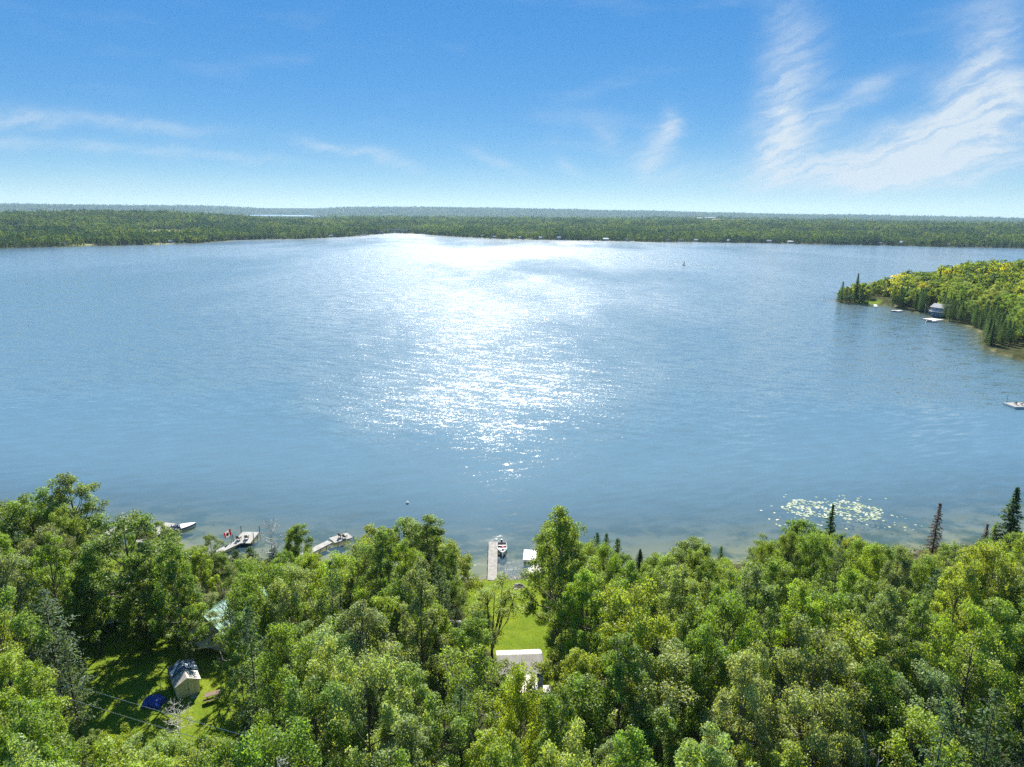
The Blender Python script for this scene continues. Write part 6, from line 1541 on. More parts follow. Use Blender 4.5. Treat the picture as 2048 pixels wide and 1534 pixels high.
M_flagw = cloth('white_cloth', (.80, .80, .80))
M_flagr = cloth('red_flag_cloth', (.65, .025, .03))
M_seat = plain('seat_vinyl', (.45, .40, .36), .6, .15, 3)
M_rope = plain('rope', (.4, .36, .28), .9, .1, 6)
M_cream = plain('cream_siding', (.76, .69, .47), .65, .10, 1.3)
M_creamd = plain('cream_door', (.70, .63, .42), .6, .12, 1.6)
M_metalroof = plain('pale_metal_roof', (.38, .36, .325), .5, .2, 1.1, metal=.1)
M_ribroof = plain('grey_ribbed_roof', (.36, .34, .30), .5, .18, 1.3, metal=.2)
M_tarp = plain('blue_tarp', (.014, .05, .30), .35, .30, 2.5, spec=.5)
M_tarp2 = plain('faded_blue_tarp', (.07, .12, .18), .4, .45, 1.6, spec=.5)
M_greenroof = plain('green_metal_roof', (.28, .46, .38), .45, .10, .8, metal=.15)
M_greyroof = plain('grey_shingle', (.30, .30, .31), .85, .22, 1.6)
M_darkroof = plain('dark_shingle', (.10, .09, .085), .85, .25, 1.8)
M_brownroof = plain('brown_shingle', (.17, .12, .09), .85, .22, 1.6)
M_tan = plain('tan_siding', (.42, .32, .20), .7, .15, 1.6)
M_bluewall = plain('blue_siding', (.16, .24, .34), .65, .12, 1.2)
M_brownwall = plain('brown_siding', (.16, .10, .065), .7, .2, 1.5)
M_stone = plain('stone', (.36, .34, .31), .85, .35, 2.5)
M_conc = plain('concrete', (.60, .58, .54), .85, .18, 1.2)
M_char = plain('charcoal', (.02, .018, .016), .95, .4, 5)
M_wire = plain('wire', (.55, .55, .53), .4, .1, 1, metal=.5)
M_polewood = plain('pole_wood', (.13, .10, .075), .85, .25, 2)
M_yellow = plain('yellow_plastic', (.75, .58, .03), .45, .1, 3)
M_sail = plain('dark_sail', (.05, .05, .06), .7, .1, 2)


def glass():
    m, b, out = mat('window_glass')
    p = b.node('ShaderNodeBsdfPrincipled')
    p.inputs['Base Color'].default_value = (.03, .045, .055, 1)
    p.inputs['Roughness'].default_value = .06
    b.l.new(p.outputs[0], out.inputs[0])
    return m


M_glass = glass()


def pad_mat():
    m, b, out = mat('lily_leaf_glare')
    p = b.node('ShaderNodeBsdfPrincipled')
    pos = b.node('ShaderNodeNewGeometry').outputs['Position']
    b.put(p.inputs['Base Color'], b.mixc(b.maprange(b.noise(pos, .9, 3), .35, .65), (.26, .34, .14, 1), (.55, .57, .42, 1)))  # green leaf; the pale blotches are sun glare put into the colour
    p.inputs['Roughness'].default_value = .30
    p.inputs['Specular IOR Level'].default_value = .9
    b.l.new(p.outputs[0], out.inputs[0])
    return m


# ------------------------------------------------------------------ docks
def dock(name, label, sections, posts, deck_z=.55, m=None, group=None, board=.19):
    """sections: ((x0,y0),(x1,y1),width); posts: (x,y,top)"""
    x0, y0 = sections[0][0]
    root = empty(name, (x0, y0, 0), 0, label, 'dock', group)
    for (a, b, wd) in sections:
        L = math.hypot(b[0] - a[0], b[1] - a[1])
        t = math.atan2(b[1] - a[1], b[0] - a[0])
        n = max(3, int(L / board))
        deck = MB()
        rr = random.Random(int(L * 10))
        for i in range(n):
            f = (i + .5) / n
            deck.box((a[0] - x0 + (b[0] - a[0]) * f, a[1] - y0 + (b[1] - a[1]) * f, deck_z + rr.uniform(-.006, .006)),
                     (L / n - .014, wd + rr.uniform(-.02, .02), .04), t)
        d = deck.build('deck', m or M_dock, root)
        d['kind'] = 'stuff'
        for s in (-1, 1):
            ox, oy = -math.sin(t) * s * (wd / 2 - .06), math.cos(t) * s * (wd / 2 - .06)
            MB().box(((a[0] + b[0]) / 2 - x0 + ox, (a[1] + b[1]) / 2 - y0 + oy, deck_z - .125), (L - .02, .06, .2), t).build('stringer', m or M_dock, root)
    for (px_, py_, top) in posts:
        bed = min(ground_z(px_, py_), 0) - .3
        MB().tube([(px_ - x0, py_ - y0, bed), (px_ - x0, py_ - y0, top)], .065, 7).build('post', M_post, root)
    return root


def pair_posts(a, b, wd, n, top=.62, inset=.08):
    L = math.hypot(b[0] - a[0], b[1] - a[1])
    ux, uy = (b[0] - a[0]) / L, (b[1] - a[1]) / L
    out = []
    for i in range(n):
        f = (i + .5) / n
        for s in (-1, 1):
            out.append((a[0] + ux * L * f - uy * s * (wd / 2 + inset), a[1] + uy * L * f + ux * s * (wd / 2 + inset), top))
    return out


A_, B_ = (-3.0, 102.6), (-3.25, 116.4)
dock('dock', 'straight weathered grey dock running out from the central lawn', [(A_, B_, 1.65)], pair_posts(A_, B_, 1.65, 5))
A_, B_ = (-53.4, 110.2), (-50.4, 115.4)
dock('dock', 'pale dock with wide end, tall posts and a flag', [(A_, B_, 1.5), ((-49.6, 114.9), (-49.6, 119.5), 3.2)],
     [(-51.35, 119.3, 1.9), (-47.85, 119.3, 1.9), (-47.85, 116.2, 2.0), (-51.5, 115.8, 1.9), (-47.85, 118.0, .7), (-52.9, 112.6, .6)], m=M_dock_pale)
A_, B_ = (-38.8, 107.9), (-33.6, 115.9)
dock('dock', 'pale angled dock with a wide end carrying two dark chairs', [(A_, B_, 1.45), ((-33.3, 116.3), (-30.5, 118.6), 2.5)],
     pair_posts(A_, B_, 1.45, 3) + [(-33.9, 118.0, .65), (-31.6, 120.2, .65), (-29.6, 117.9, .65), (-31.9, 115.3, .65)], m=M_dock_pale)
dock('dock', 'short pale dock half hidden behind the left shore trees', [((-76.5, 115.5), (-73.6, 125.0), 3.0)],
     pair_posts((-76.5, 115.5), (-73.6, 125.0), 3.0, 2, .9), m=M_dock_pale)
dock('dock', 'pale dock behind the moored speedboat', [((-68.5, 115.0), (-66.6, 123.0), 2.4)],
     pair_posts((-68.5, 115.0), (-66.6, 123.0), 2.4, 3, 1.0), m=M_dock_pale)

raft = empty('swim_raft', (3.5, 111.6, 0), R(-4), 'square white swim raft right of the aluminium boat', 'raft')
rd = MB()
for i in range(12):
    rd.box((0, -1.8 + .31 * i + .15, .42), (2.3, .29, .05))
rd.build('deck', M_white, raft)
MB().box((0, 0, .2), (2.2, 3.6, .36)).build('float', M_white, raft)

steps = empty('shore_steps', (4.6, 106.6, 0), R(8), 'pale concrete slab steps leading from the right bank into the water', 'steps')
for i, (cx, cy_, sx, sy, z) in enumerate([(-.1, 1.2, 1.6, 1.2, .28), (-.3, 0, 2.4, 1.1, .50), (-.2, -1.1, 3.0, 1.1, .74)]):
    MB().box((cx, cy_, z / 2 - .2), (sx, sy, z + .4), 0, .98).build('slab', M_conc, steps)

rdk = empty('floating_platform', (167.5, 215.2, 0), R(4), 'broad white floating platform at the right edge of the lake', 'platform')
MB().box((0, 0, .35), (10.5, 5.0, .7)).build('float', M_white, rdk)
dk = MB()
for i in range(30):
    dk.box((-5.1 + i * .352, 0, .73), (.335, 5.1, .06))
dk.build('deck', M_dock_pale, rdk)
MB().tube([(-4.6, 1.9, .7), (-4.55, 1.9, 3.6)], .05, 6).build('pole', M_post, rdk)


# ------------------------------------------------------------------ chairs
def chair(loc, rz, label, m=M_post):
    c = empty('deck_chair', loc, rz, label, 'chair', 'chairs on the docks')
    MB().box((0, 0, .36), (.56, .55, .05)).build('seat', m, c)
    bk = MB()
    for i in range(5):
        bk.add([(-.26 + .11 * i, .24, .36), (-.17 + .11 * i, .24, .36), (-.17 + .11 * i, .52, 1.02), (-.26 + .11 * i, .52, 1.02),
                (-.26 + .11 * i, .27, .36), (-.17 + .11 * i, .27, .36), (-.17 + .11 * i, .55, 1.02), (-.26 + .11 * i, .55, 1.02)],
               [(0, 1, 2, 3), (7, 6, 5, 4), (0, 4, 5, 1), (1, 5, 6, 2), (2, 6, 7, 3), (3, 7, 4, 0)])
    bk.build('backrest', m, c)
    for s in (-1, 1):
        MB().box((s * .34, -.02, .58), (.12, .72, .035)).build('armrest', m, c)
        MB().box((s * .31, -.26, .28), (.06, .06, .56)).build('leg', m, c)
        MB().box((s * .31, .26, .28), (.06, .06, .56)).build('leg', m, c)
    return c


chair((-32.0, 117.6, .57), R(150), 'left of two dark chairs at the end of angled dock')
chair((-31.1, 117.2, .57), R(160), 'right of two dark chairs at the end of angled dock')
chair((-50.6, 116.2, .57), R(170), 'left of two dark chairs on the flag dock')
chair((-49.3, 116.6, .57), R(190), 'right of two dark chairs on the flag dock')
chair((164.6, 215.2, .76), R(160), 'dark chair by the pole on the floating platform')
chair((166.2, 214.7, .76), R(200), 'dark chair nearest the open middle of the floating platform')

# flag with red sides, white centre and a red leaf
fl = empty('flag', (-51.9, 115.9, .3), R(-12), 'red and white flag with a red maple leaf beside a dock post', 'flag')
MB().tube([(0, 0, -.5), (.02, 0, 2.6)], .035, 6).build('pole', M_post, fl)
nx_, nz_ = 14, 5


def flag_pt(u, v):
    return (-.04 - u * 1.5 + v * .25, .10 * math.sin(u * 7) * u, 2.6 - v * 1.1 - u * 1.1 + .05 * math.sin(u * 9))


for nm, u0, u1, mm in (('red_band', 0, .25, M_flagr), ('white_field', .25, .75, M_flagw), ('red_band', .75, 1, M_flagr)):
    g = MB()
    k = 5
    vs = [flag_pt(u0 + (u1 - u0) * i / k, j / 4) for i in range(k + 1) for j in range(5)]
    vs2 = [(x, y + .015, z) for x, y, z in vs]
    fs = [(i * 5 + j, i * 5 + j + 1, i * 5 + j + 6, i * 5 + j + 5) for i in range(k) for j in range(4)]
    n5 = len(vs)
    g.add(vs + vs2, fs + [tuple(reversed([q + n5 for q in f])) for f in fs])
    g.build(nm, mm, fl)
leaf = [(0, .42), (.08, .28), (.17, .32), (.13, .06), (.26, .18), (.30, .10), (.42, .12), (.38, .0), (.44, -.05), (.20, -.22), (.23, -.32), (.03, -.28), (.03, -.45)]
leaf = leaf + [(-x, y) for x, y in reversed(leaf[1:])]
lv = []
for sgn in (-1, 1):
    for (a, b) in leaf:
        p = flag_pt(.5 + a * .5, .5 - b * .9)
        lv.append((p[0], p[1] + (-.012 if sgn < 0 else .027), p[2]))
n_ = len(leaf)
MB().add(lv, [tuple(range(n_)), tuple(reversed(range(n_, 2 * n_)))]).build('maple_leaf', M_flagr, fl)


# ------------------------------------------------------------------ boats
def hull_rings(L, Wd, hgt, draft, nst=9, inner=0.0):
    """open hull, bow at -Y; rings from stern to bow"""
    rings = []
    for i in range(nst):
        t = i / (nst - 1)
        y = L / 2 - L * t
        wv = Wd / 2 * (1 - max(0, (t - .45) / .55) ** 2.2) * (.94 + .06 * min(1, t * 4)) - inner
        wv = max(wv, .03)
        sheer = hgt * (1 + .35 * t * t)
        keel = -draft * (1 - .75 * max(0, (t - .6) / .4) ** 2) + inner
        rings.append([(-wv, y, sheer), (-wv * .92, y, sheer * .45), (-wv * .62, y, keel * .55), (0, y, keel),
                      (wv * .62, y, keel * .55), (wv * .92, y, sheer * .45), (wv, y, sheer)])
    return rings


def motorboat(loc, rz, L, Wd, label, m_hull, runabout=False, stripe=None, group=None):
    b = empty('motorboat', loc, rz, label, 'boat', group)
    r0, r1 = hull_rings(L, Wd, .55, .28), hull_rings(L - .12, Wd, .55, .28, inner=.05)
    h = MB().loft(r0, False)
    h.add(r0[0], [tuple(range(7))])
    h.build('hull', m_hull, b)
    inn = MB().loft([[(x, y, z + .012) for x, y, z in r] for r in r1], False)
    inn.add([(x, y, z + .012) for x, y, z in r1[0]], [tuple(range(7))])
    inn.build('inner_hull', M_seat if runabout else M_alu, b)
    MB().tube([r0[i][0] for i in range(9)] + [r0[i][6] for i in reversed(range(9))] + [r0[0][0]], .045, 5, False).build('gunwale', M_white if not stripe else stripe, b)
    if runabout:
        dk_ = MB()
        n0 = 4
        P_ = [(x[0][0] * .97, x[0][1], x[0][2] + .02) for x in r0[n0:]] + [(x[6][0] * .97, x[6][1], x[6][2] + .02) for x in reversed(r0[n0:])]
        dk_.add(P_, [tuple(range(len(P_)))])
        dk_.add([(p[0], p[1], p[2] - .03) for p in P_], [tuple(reversed(range(len(P_))))])
        dk_.build('foredeck', M_white, b)
        w2 = Wd * .42
        ws = MB()
        ws.add([(-w2, .1, .62), (w2, .1, .62), (w2 * .8, .35, 1.12), (-w2 * .8, .35, 1.12), (-w2, .13, .62), (w2, .13, .62), (w2 * .8, .38, 1.12), (-w2 * .8, .38, 1.12)],
               [(0, 1, 2, 3), (7, 6, 5, 4), (0, 4, 5, 1), (1, 5, 6, 2), (2, 6, 7, 3), (3, 7, 4, 0)])
        ws.build('windscreen', M_glass, b)
        for s in (-1, 1):
            MB().box((s * Wd * .22, .8, .45), (.5, .5, .35)).build('seat', M_navy, b)
        MB().box((0, L / 2 - .35, .42), (Wd * .8, .5, .3)).build('stern_bench', M_white, b)
        st = MB()
        for s in (0, 6):
            for i in range(8):
                a, c_ = r0[i][s], r0[i + 1][s]
                o = .02 if s else -.02
                st.add([(a[0] + o, a[1], a[2] * .55), (c_[0] + o, c_[1], c_[2] * .55), (c_[0] + o, c_[1], c_[2] * .82), (a[0] + o, a[1], a[2] * .82)], [(0, 1, 2, 3)])
        st.build('stripe', M_navy, b)
    else:
        for k, (yy, wd) in enumerate(((L * .30, .86), (L * .02, .88), (-L * .24, .72))):
            MB().box((0, yy, .33), (Wd * wd, .3, .06)).build('seat', M_white if k else M_seat, b)
        MB().box((.18, L * .15, .28), (.36, .5, .35), .3).build('tackle_box', M_redp, b)
        MB().box((-.25, -L * .1, .24), (.4, .3, .28), -.2).build('fuel_can', M_black, b)
    mo = MB().box((0, L / 2 + .18, .82), (.34, .42, .42), 0, .8)
    o_ = mo.build('outboard_motor', M_black, b)
    MB().box((0, L / 2 + .18, .25), (.12, .16, .8)).build('motor_leg', M_black, o_)
    return b


motorboat((-1.55, 113.9, .08), R(3), 4.4, 1.75, 'open aluminium motorboat moored at the central dock', M_alu)
motorboat((-63.9, 121.3, .1), R(122), 5.6, 2.15, 'white speedboat with navy stripe and windscreen at the left dock', M_white, True)
motorboat((249.0, 441.5, .1), R(60), 6.0, 2.2, 'white motorboat left of the blue peninsula house', M_white, True)
motorboat((246.5, 399.0, .1), R(75), 6.2, 2.2, 'white motorboat moored in front of the blue peninsula house', M_white, True)


def rowboat_up(loc, rz, label, m_, L=3.4, Wd=1.2):
    b = empty('upturned_rowboat', loc, rz, label, 'boat')
    r = hull_rings(L, Wd, .42, .12)
    MB().loft([[(x, y, .45 - z) for x, y, z in q] for q in r], False).add([(x, y, .45 - z) for x, y, z in r[0]], [tuple(range(7))]).build('hull', m_, b, True)
    MB().tube([(0, L / 2 - .1, .56), (0, 0, .58), (0, -L / 2 + .2, .5)], .03, 5).build('keel', M_rope, b)
    return b


def on(x, y, dz=0.0):
    return (x, y, ground_z(x, y) + dz)


rowboat_up(on(-52.6, 106.4), R(30), 'white upturned rowboat on the bank below the flag dock', M_white)
rowboat_up(on(-36.6, 105.6), R(-50), 'white upturned rowboat on the bank by the angled dock', M_white)
rowboat_up(on(-55.9, 71.6), R(-42), 'long grey upturned canoe by the bluish pine', M_alu, 4.2, .95)

# ------------------------------------------------------------------ garden shed and yard things
sh = empty('garden_shed', on(-40.3, 73.3, -.05), R(36), 'cream garden shed with double doors in the shaded yard', 'shed')
WS, DS, HS, RS = 2.6, 3.8, 2.05, 2.65
wl_ = MB()
gap = .012
for i in range(9):                       # front boards beside and above the doors
    xx = -WS / 2 + WS / 9 * (i + .5)
    top = HS + (RS - HS) * (1 - abs(xx) / (WS / 2))
    z0 = 0 if i in (0, 8) else 1.92
    wl_.box((xx, -DS / 2, (z0 + top - .04) / 2), (WS / 9 - gap, .05, top - .04 - z0))
    wl_.box((xx, DS / 2, (top - .04) / 2), (WS / 9 - gap, .05, top - .04))
for s in (-1, 1):
    for i in range(12):
        wl_.box((s * (WS / 2 - .03), -DS / 2 + DS / 12 * (i + .5), HS / 2), (.05, DS / 12 - gap, HS))
wl_.build('wall', M_cream, sh)
for s in (-1, 1):
    d_ = MB()
    for i in range(3):
        d_.box((s * (.18 + .335 * i), -DS / 2 - .03, .98), (.32, .05, 1.84))
    d_ = d_.build('door', M_creamd, sh)
    MB().box((s * .08, -DS / 2 - .075, 1.05), (.04, .05, .16)).build('handle', M_black, d_)
for s in (-1, 1):
    rf = MB()
    for i in range(8):
        y0, y1 = -DS / 2 - .2 + (DS + .4) / 8 * i, -DS / 2 - .2 + (DS + .4) / 8 * (i + 1) - .015
        e, t = (s * (WS / 2 + .18), HS - .14), (0, RS + .02)
        rf.add([(e[0], y0, e[1]), (e[0], y1, e[1]), (t[0], y1, t[1]), (t[0], y0, t[1]), (e[0], y0, e[1] + .05), (e[0], y1, e[1] + .05), (t[0], y1, t[1] + .05), (t[0], y0, t[1] + .05)],
               [(0, 1, 2, 3), (7, 6, 5, 4), (0, 4, 5, 1), (1, 5, 6, 2), (2, 6, 7, 3), (3, 7, 4, 0)])
    rf.build('roof', M_metalroof, sh)
MB().box((0, -DS / 2 - .5, .05), (1.6, .8, .12)).build('ramp', M_dock, sh)


def rumpled(name, label, m_, cx, cy_, fn, nx=26, ny=26, seed=1, cat='tarp', rz=0.0, base=None):
    rng = np.random.RandomState(seed)
    ph = rng.uniform(0, 6.28, 12)
    vs, fs = [], []
    for i in range(nx):
        for j in range(ny):
            u, v = i / (nx - 1) * 2 - 1, j / (ny - 1) * 2 - 1
            x, y, z = fn(u, v)
            cr = .07 * (math.sin(7 * u + ph[0] + 3 * math.sin(4 * v + ph[1])) + math.sin(9 * v + ph[2] + 2 * math.sin(6 * u + ph[3])))
            vs.append((x + cr * .4, y + cr * .4, z + cr * min(1, z * 3 + .2)))
    for i in range(nx - 1):
        for j in range(ny - 1):
            fs.append((i * ny + j, (i + 1) * ny + j, (i + 1) * ny + j + 1, i * ny + j + 1))
    o = MB().add(vs, fs).build(name, m_)
    o.location = base or on(cx, cy_)
    o.rotation_euler = (0, 0, rz)
    return tag(o, label, cat)


rumpled('tarp_heap', 'crumpled bright blue tarp over a heap in front of the shed', M_tarp, -42.7, 70.2,
        lambda u, v: (u * 1.2, v * .95, max(0, .85 * (1 - (abs(u) ** 2.4 + abs(v) ** 2.2) * .5) - .0) * (1 if max(abs(u), abs(v)) < .97 else .02)), seed=3)
rumpled('roof_tarp', 'faded dark blue tarp draped over the back of the shed roof', M_tarp2, 0, 0,
        lambda u, v: (u * 1.62, 1.0 + v * 1.05, 2.78 - abs(u) * 1.62 * .42 - (.5 if abs(u) > .93 else 0)), seed=5, rz=R(36), base=on(-40.3, 73.3, -.03))

bn = empty('garden_bench', on(-53.4, 73.6), R(-72), 'white slatted bench in the shade by the bluish pines', 'bench')
for i in range(4):
    MB().box((0, -.2 + .13 * i, .45), (2.3, .11, .035)).build('seat_slat', M_white, bn)
for i in range(3):
    MB().box((0, .32 + .03 * i, .58 + .14 * i), (2.3, .03, .11)).build('back_slat', M_white, bn)
for s in (-1, 1):
    MB().box((s * 1.0, -.1, .215), (.07, .07, .43)).build('leg', M_white, bn)
    MB().box((s * 1.0, .28, .47), (.07, .05, .94)).build('leg', M_white, bn)

pt = empty('picnic_table', on(-36.0, 71.2), R(25), 'brown picnic table under the tree right of the shed', 'table')
for i in range(5):
    MB().box((0, -.32 + .16 * i, .74), (1.8, .145, .04)).build('top_board', M_brownwall, pt)
for s in (-1, 1):
    MB().box((0, s * .72, .44), (1.8, .25, .04)).build('seat', M_brownwall, pt)
    MB().tube([(s * .65, -.65, 0), (s * .65, .3, .72)], .045, 4).build('leg', M_brownwall, pt)
    MB().tube([(s * .60, .65, 0), (s * .60, -.3, .72)], .045, 4).build('leg', M_brownwall, pt)

bl = empty('ball', on(-59.4, 77.0, .3), 0, 'small yellow and red ball beside the bluish pines', 'ball')
for k, mm in ((0, M_yellow), (1, M_redp)):
    bb = MB()
    for i in range(6):
        for j in range(12):
            if (j // 2) % 3 == (0 if k else 1) or (k == 0 and (j // 2) % 3 == 2):
                pp = []
                for (a, c_) in ((i, j), (i, j + 1), (i + 1, j + 1), (i + 1, j)):
                    th, ph_ = math.pi * a / 6, 2 * math.pi * c_ / 12
                    pp.append((.3 * math.sin(th) * math.cos(ph_), .3 * math.sin(th) * math.sin(ph_), .3 * math.cos(th)))
                bb.add(pp, [(0, 1, 2, 3)])
    bb.build('panel', mm, bl, True)

fp = empty('fire_pit', on(1.4, 99.9), 0, 'ring of stones with black ashes on the central lawn', 'fire pit')
st0 = None
for i in range(13):
    a = 2 * math.pi * i / 13
    if st0 is None:
        s_ = MB().tube([(0, 0, -.1), (0, 0, .05), (0, 0, .2), (0, 0, .26)], [.2, .23, .19, .1], 6).build('stone', M_stone, fp)
        st0 = s_
    else:
        s_ = st0.copy()
        COL.objects.link(s_)
        s_.parent = fp
    s_.location = (math.cos(a) * .85, math.sin(a) * .85, 0)
    s_.rotation_euler = (0, 0, a * 3.1)
    s_.scale = (1, .8 + .3 * math.sin(i * 5), .8 + .3 * math.sin(i * 3))
MB().tube([(0, 0, .0), (0, 0, .05)], [.7, .55], 12).build('ashes', M_char, fp)

bq = empty('kettle_grill', on(-4.7, 94.6), 0, 'black kettle grill on the left side of the central lawn', 'grill')
MB().loft([[(r_ * math.cos(2 * math.pi * j / 12), r_ * math.sin(2 * math.pi * j / 12), z_) for j in range(12)] for z_, r_ in ((.55, .05), (.6, .28), (.75, .38), (.82, .40))]).build('bowl', M_black, bq, True)
MB().loft([[(r_ * math.cos(2 * math.pi * j / 12), r_ * math.sin(2 * math.pi * j / 12), z_) for j in range(12)] for z_, r_ in ((.83, .41), (1.0, .36), (1.1, .22), (1.14, .03))]).build('lid', M_black, bq, True)
for i in range(3):
    a = 2 * math.pi * i / 3
    MB().tube([(.35 * math.cos(a), .35 * math.sin(a), 0), (.2 * math.cos(a), .2 * math.sin(a), .62)], .02, 5).build('leg', M_alu, bq)


# ------------------------------------------------------------------ houses
def house(name, label, loc, rz, Wd, D, H, rise, m_wall, m_roof, wins=(2, 2), storeys=1, chimney=False, over=.45, rib=0, group=None, cat='house', detail=True):
    """ridge runs along local x; front is local -y"""
    h = empty(name, loc, rz, label, cat, group)
    w_ = MB()
    w_.box((0, 0, H / 2 - .3), (Wd, D, H + .6))
    for s in (-1, 1):
        x0, x1 = s * Wd / 2, s * (Wd / 2 - .12)
        a, b = min(x0, x1), max(x0, x1)
        w_.add([(a, -D / 2, H), (a, D / 2, H), (a, 0, H + rise), (b, -D / 2, H), (b, D / 2, H), (b, 0, H + rise)],
               [(0, 2, 1), (3, 4, 5), (0, 3, 5, 2), (1, 2, 5, 4)])
    w_.build('wall', m_wall, h)
    sl = rise / (D / 2)
    for s in (-1, 1):
        rf = MB()
        n = max(1, int(rib))
        e = (s * (D / 2 + over), H - over * sl + .05)
        t = (0, H + rise + .06)
        for i in range(n):
            x0 = -Wd / 2 - over + (Wd + 2 * over) / n * i
            x1 = x0 + (Wd + 2 * over) / n - (.05 if n > 1 else 0)
            q = [(x0, e[0], e[1]), (x1, e[0], e[1]), (x1, t[0], t[1]), (x0, t[0], t[1])]
            rf.add(q + [(x, y, z + .09) for x, y, z in q], [(0, 1, 2, 3), (7, 6, 5, 4), (0, 4, 5, 1), (1, 5, 6, 2), (2, 6, 7, 3), (3, 7, 4, 0)])
            if n > 1 and i:
                q = [(x0 - .09, e[0], e[1] + .02), (x0 + .04, e[0], e[1] + .02), (x0 + .04, t[0], t[1] + .02), (x0 - .09, t[0], t[1] + .02)]
                rf.add(q + [(x, y, z + .11) for x, y, z in q], [(0, 1, 2, 3), (7, 6, 5, 4), (0, 4, 5, 1), (1, 5, 6, 2), (2, 6, 7, 3), (3, 7, 4, 0)])
        r_o = rf.build('roof', m_roof, h)
    if chimney:
        MB().box((Wd * .22, D * .12, H + rise * .9), (.6, .6, 1.5)).build('chimney', M_stone, r_o)
    for st_ in range(storeys):
        zc = (H / storeys) * st_ + H / storeys * .55
        for side, n in ((-1, wins[0]), (1, wins[1])):
            for i in range(n):
                xx = -Wd / 2 + Wd / (n + (1 if st_ == 0 and side < 0 else 0)) * (i + .5)
                f = MB().box((xx, side * (D / 2 + .025), zc), (1.25, .07, 1.25)).build('window', M_white, h)
                MB().box((xx, side * (D / 2 + .05), zc), (1.05, .06, 1.05)).build('pane', M_glass, f)
    if detail:
        dx = Wd / 2 - Wd / (wins[0] + 1) * .5
        MB().box((dx, -D / 2 - .03, 1.02), (.95, .08, 2.05)).build('door', M_brownwall if m_wall is not M_brownwall else M_white, h)
    return h


# central cottage: white main block, ribbed porch roof towards the camera
cc = house('cottage', 'white cottage with ribbed grey roof below the central lawn', on(1.3, 75.6, .1), R(4), 5.2, 4.2, 2.6, .9, M_white, M_metalroof, (2, 2), rib=14, over=.35)
pr = MB()
for i in range(16):
    x0 = -1.9 + .235 * i
    q = [(x0, -5.2, 2.05), (x0 + .215, -5.2, 2.05), (x0 + .215, -2.45, 2.5), (x0, -2.45, 2.5)]
    pr.add(q + [(x, y, z + .07) for x, y, z in q], [(0, 1, 2, 3), (7, 6, 5, 4), (0, 4, 5, 1), (1, 5, 6, 2), (2, 6, 7, 3), (3, 7, 4, 0)])
pr.build('porch_roof', M_ribroof, cc)
for xx in (-1.75, 1.7):
    MB().box((xx, -5.0, .95), (.12, .12, 2.15)).build('porch_post', M_white, cc)
MB().box((2.9, -3.9, .18), (1.7, 4.6, .12)).build('patio', M_conc, cc)
MB().box((2.3, -2.45, 1.2), (.8, .5, 1.9)).build('utility_box', M_white, cc)
house('outbuilding', 'small white-roofed outbuilding left of the half bare tree', on(-7.8, 84.4, .05), R(-6), 4.2, 2.8, 2.0, .6, M_white, M_metalroof, (1, 1), rib=8, over=.25, cat='shed')
house('cottage', 'cottage with pale green metal roof in the left wood', on(-39.0, 86.5, .05), R(68), 10.5, 7.4, 2.9, 2.3, M_white, M_greenroof, (3, 3), rib=20, chimney=True)
house('cottage', 'white cottage with light grey roof left of the green-roofed one', on(-58.6, 90.5, .05), R(20), 8.8, 6.2, 2.9, 1.7, M_white, M_conc, (2, 2), chimney=True)
house('cottage', 'tan cabin at the left edge behind the pines', on(-75.5, 84.5, .05), R(8), 7.0, 5.5, 2.7, 1.6, M_tan, M_darkroof, (2, 2))

# white pop-up canopy beside the green-roofed cottage
cn = empty('canopy', on(-40.6, 80.6), R(15), 'white peaked canopy in front of the green-roofed cottage', 'canopy')
MB().add([(-1.8, -1.8, 2.2), (1.8, -1.8, 2.2), (1.8, 1.8, 2.2), (-1.8, 1.8, 2.2), (0, 0, 3.1), (-1.8, -1.8, 1.95), (1.8, -1.8, 1.95), (1.8, 1.8, 1.95), (-1.8, 1.8, 1.95)],
         [(0, 1, 4), (1, 2, 4), (2, 3, 4), (3, 0, 4), (5, 6, 1, 0), (6, 7, 2, 1), (7, 8, 3, 2), (8, 5, 0, 3)]).build('cover', M_flagw, cn)
for sx in (-1, 1):
    for sy in (-1, 1):
        MB().tube([(sx * 1.72, sy * 1.72, 0), (sx * 1.72, sy * 1.72, 2.1)], .03, 5).build('leg', M_alu, cn)

# blue house on the peninsula
ph_ = house('house', 'two-storey blue-grey lake house on the right peninsula shore', on(265.0, 421.5, -.1), R(-62), 8.4, 7.4, 5.0, 1.9, M_bluewall, M_greyroof, (3, 2), 2, True)
MB().box((0, -4.7, 2.5), (8.4, 1.9, .16)).build('balcony_floor', M_white, ph_)
MB().box((0, -5.6, 3.3), (8.4, .06, .10)).build('balcony_rail', M_white, ph_)
for i in range(8):
    MB().box((-4.1 + 8.2 / 7 * i, -5.6, 1.5 if i % 2 == 0 else 2.95), (.1, .1, 3.5 if i % 2 == 0 else .66)).build('balcony_post', M_white, ph_)
dock('dock', 'broad white dock in front of the blue peninsula house', [((255.5, 408.0), (248.0, 405.0), 8.0)], [], .6, M_white, board=.4)
dock('dock', 'thin white dock on the peninsula left of the blue house', [((255.0, 446.0), (247.5, 445.0), 2.2)], [], .5, M_white, board=.4)
dock('dock', 'small white dock near the tip of the peninsula', [((252.5, 475.5), (247.5, 464.5), 2.0)], [], .5, M_white, board=.4)
fpole = empty('flagpole', (252.8, 417.5, 0), 0, 'tall white pole beside the blue peninsula house', 'pole')
MB().tube([(0, 0, -1), (0, 0, 8.6)], [.09, .05], 6).build('shaft', M_white, fpole)
MB().tube([(0, 0, 8.6), (0, 0, 8.8)], [.1, .04], 6).build('cap', M_white, fpole)

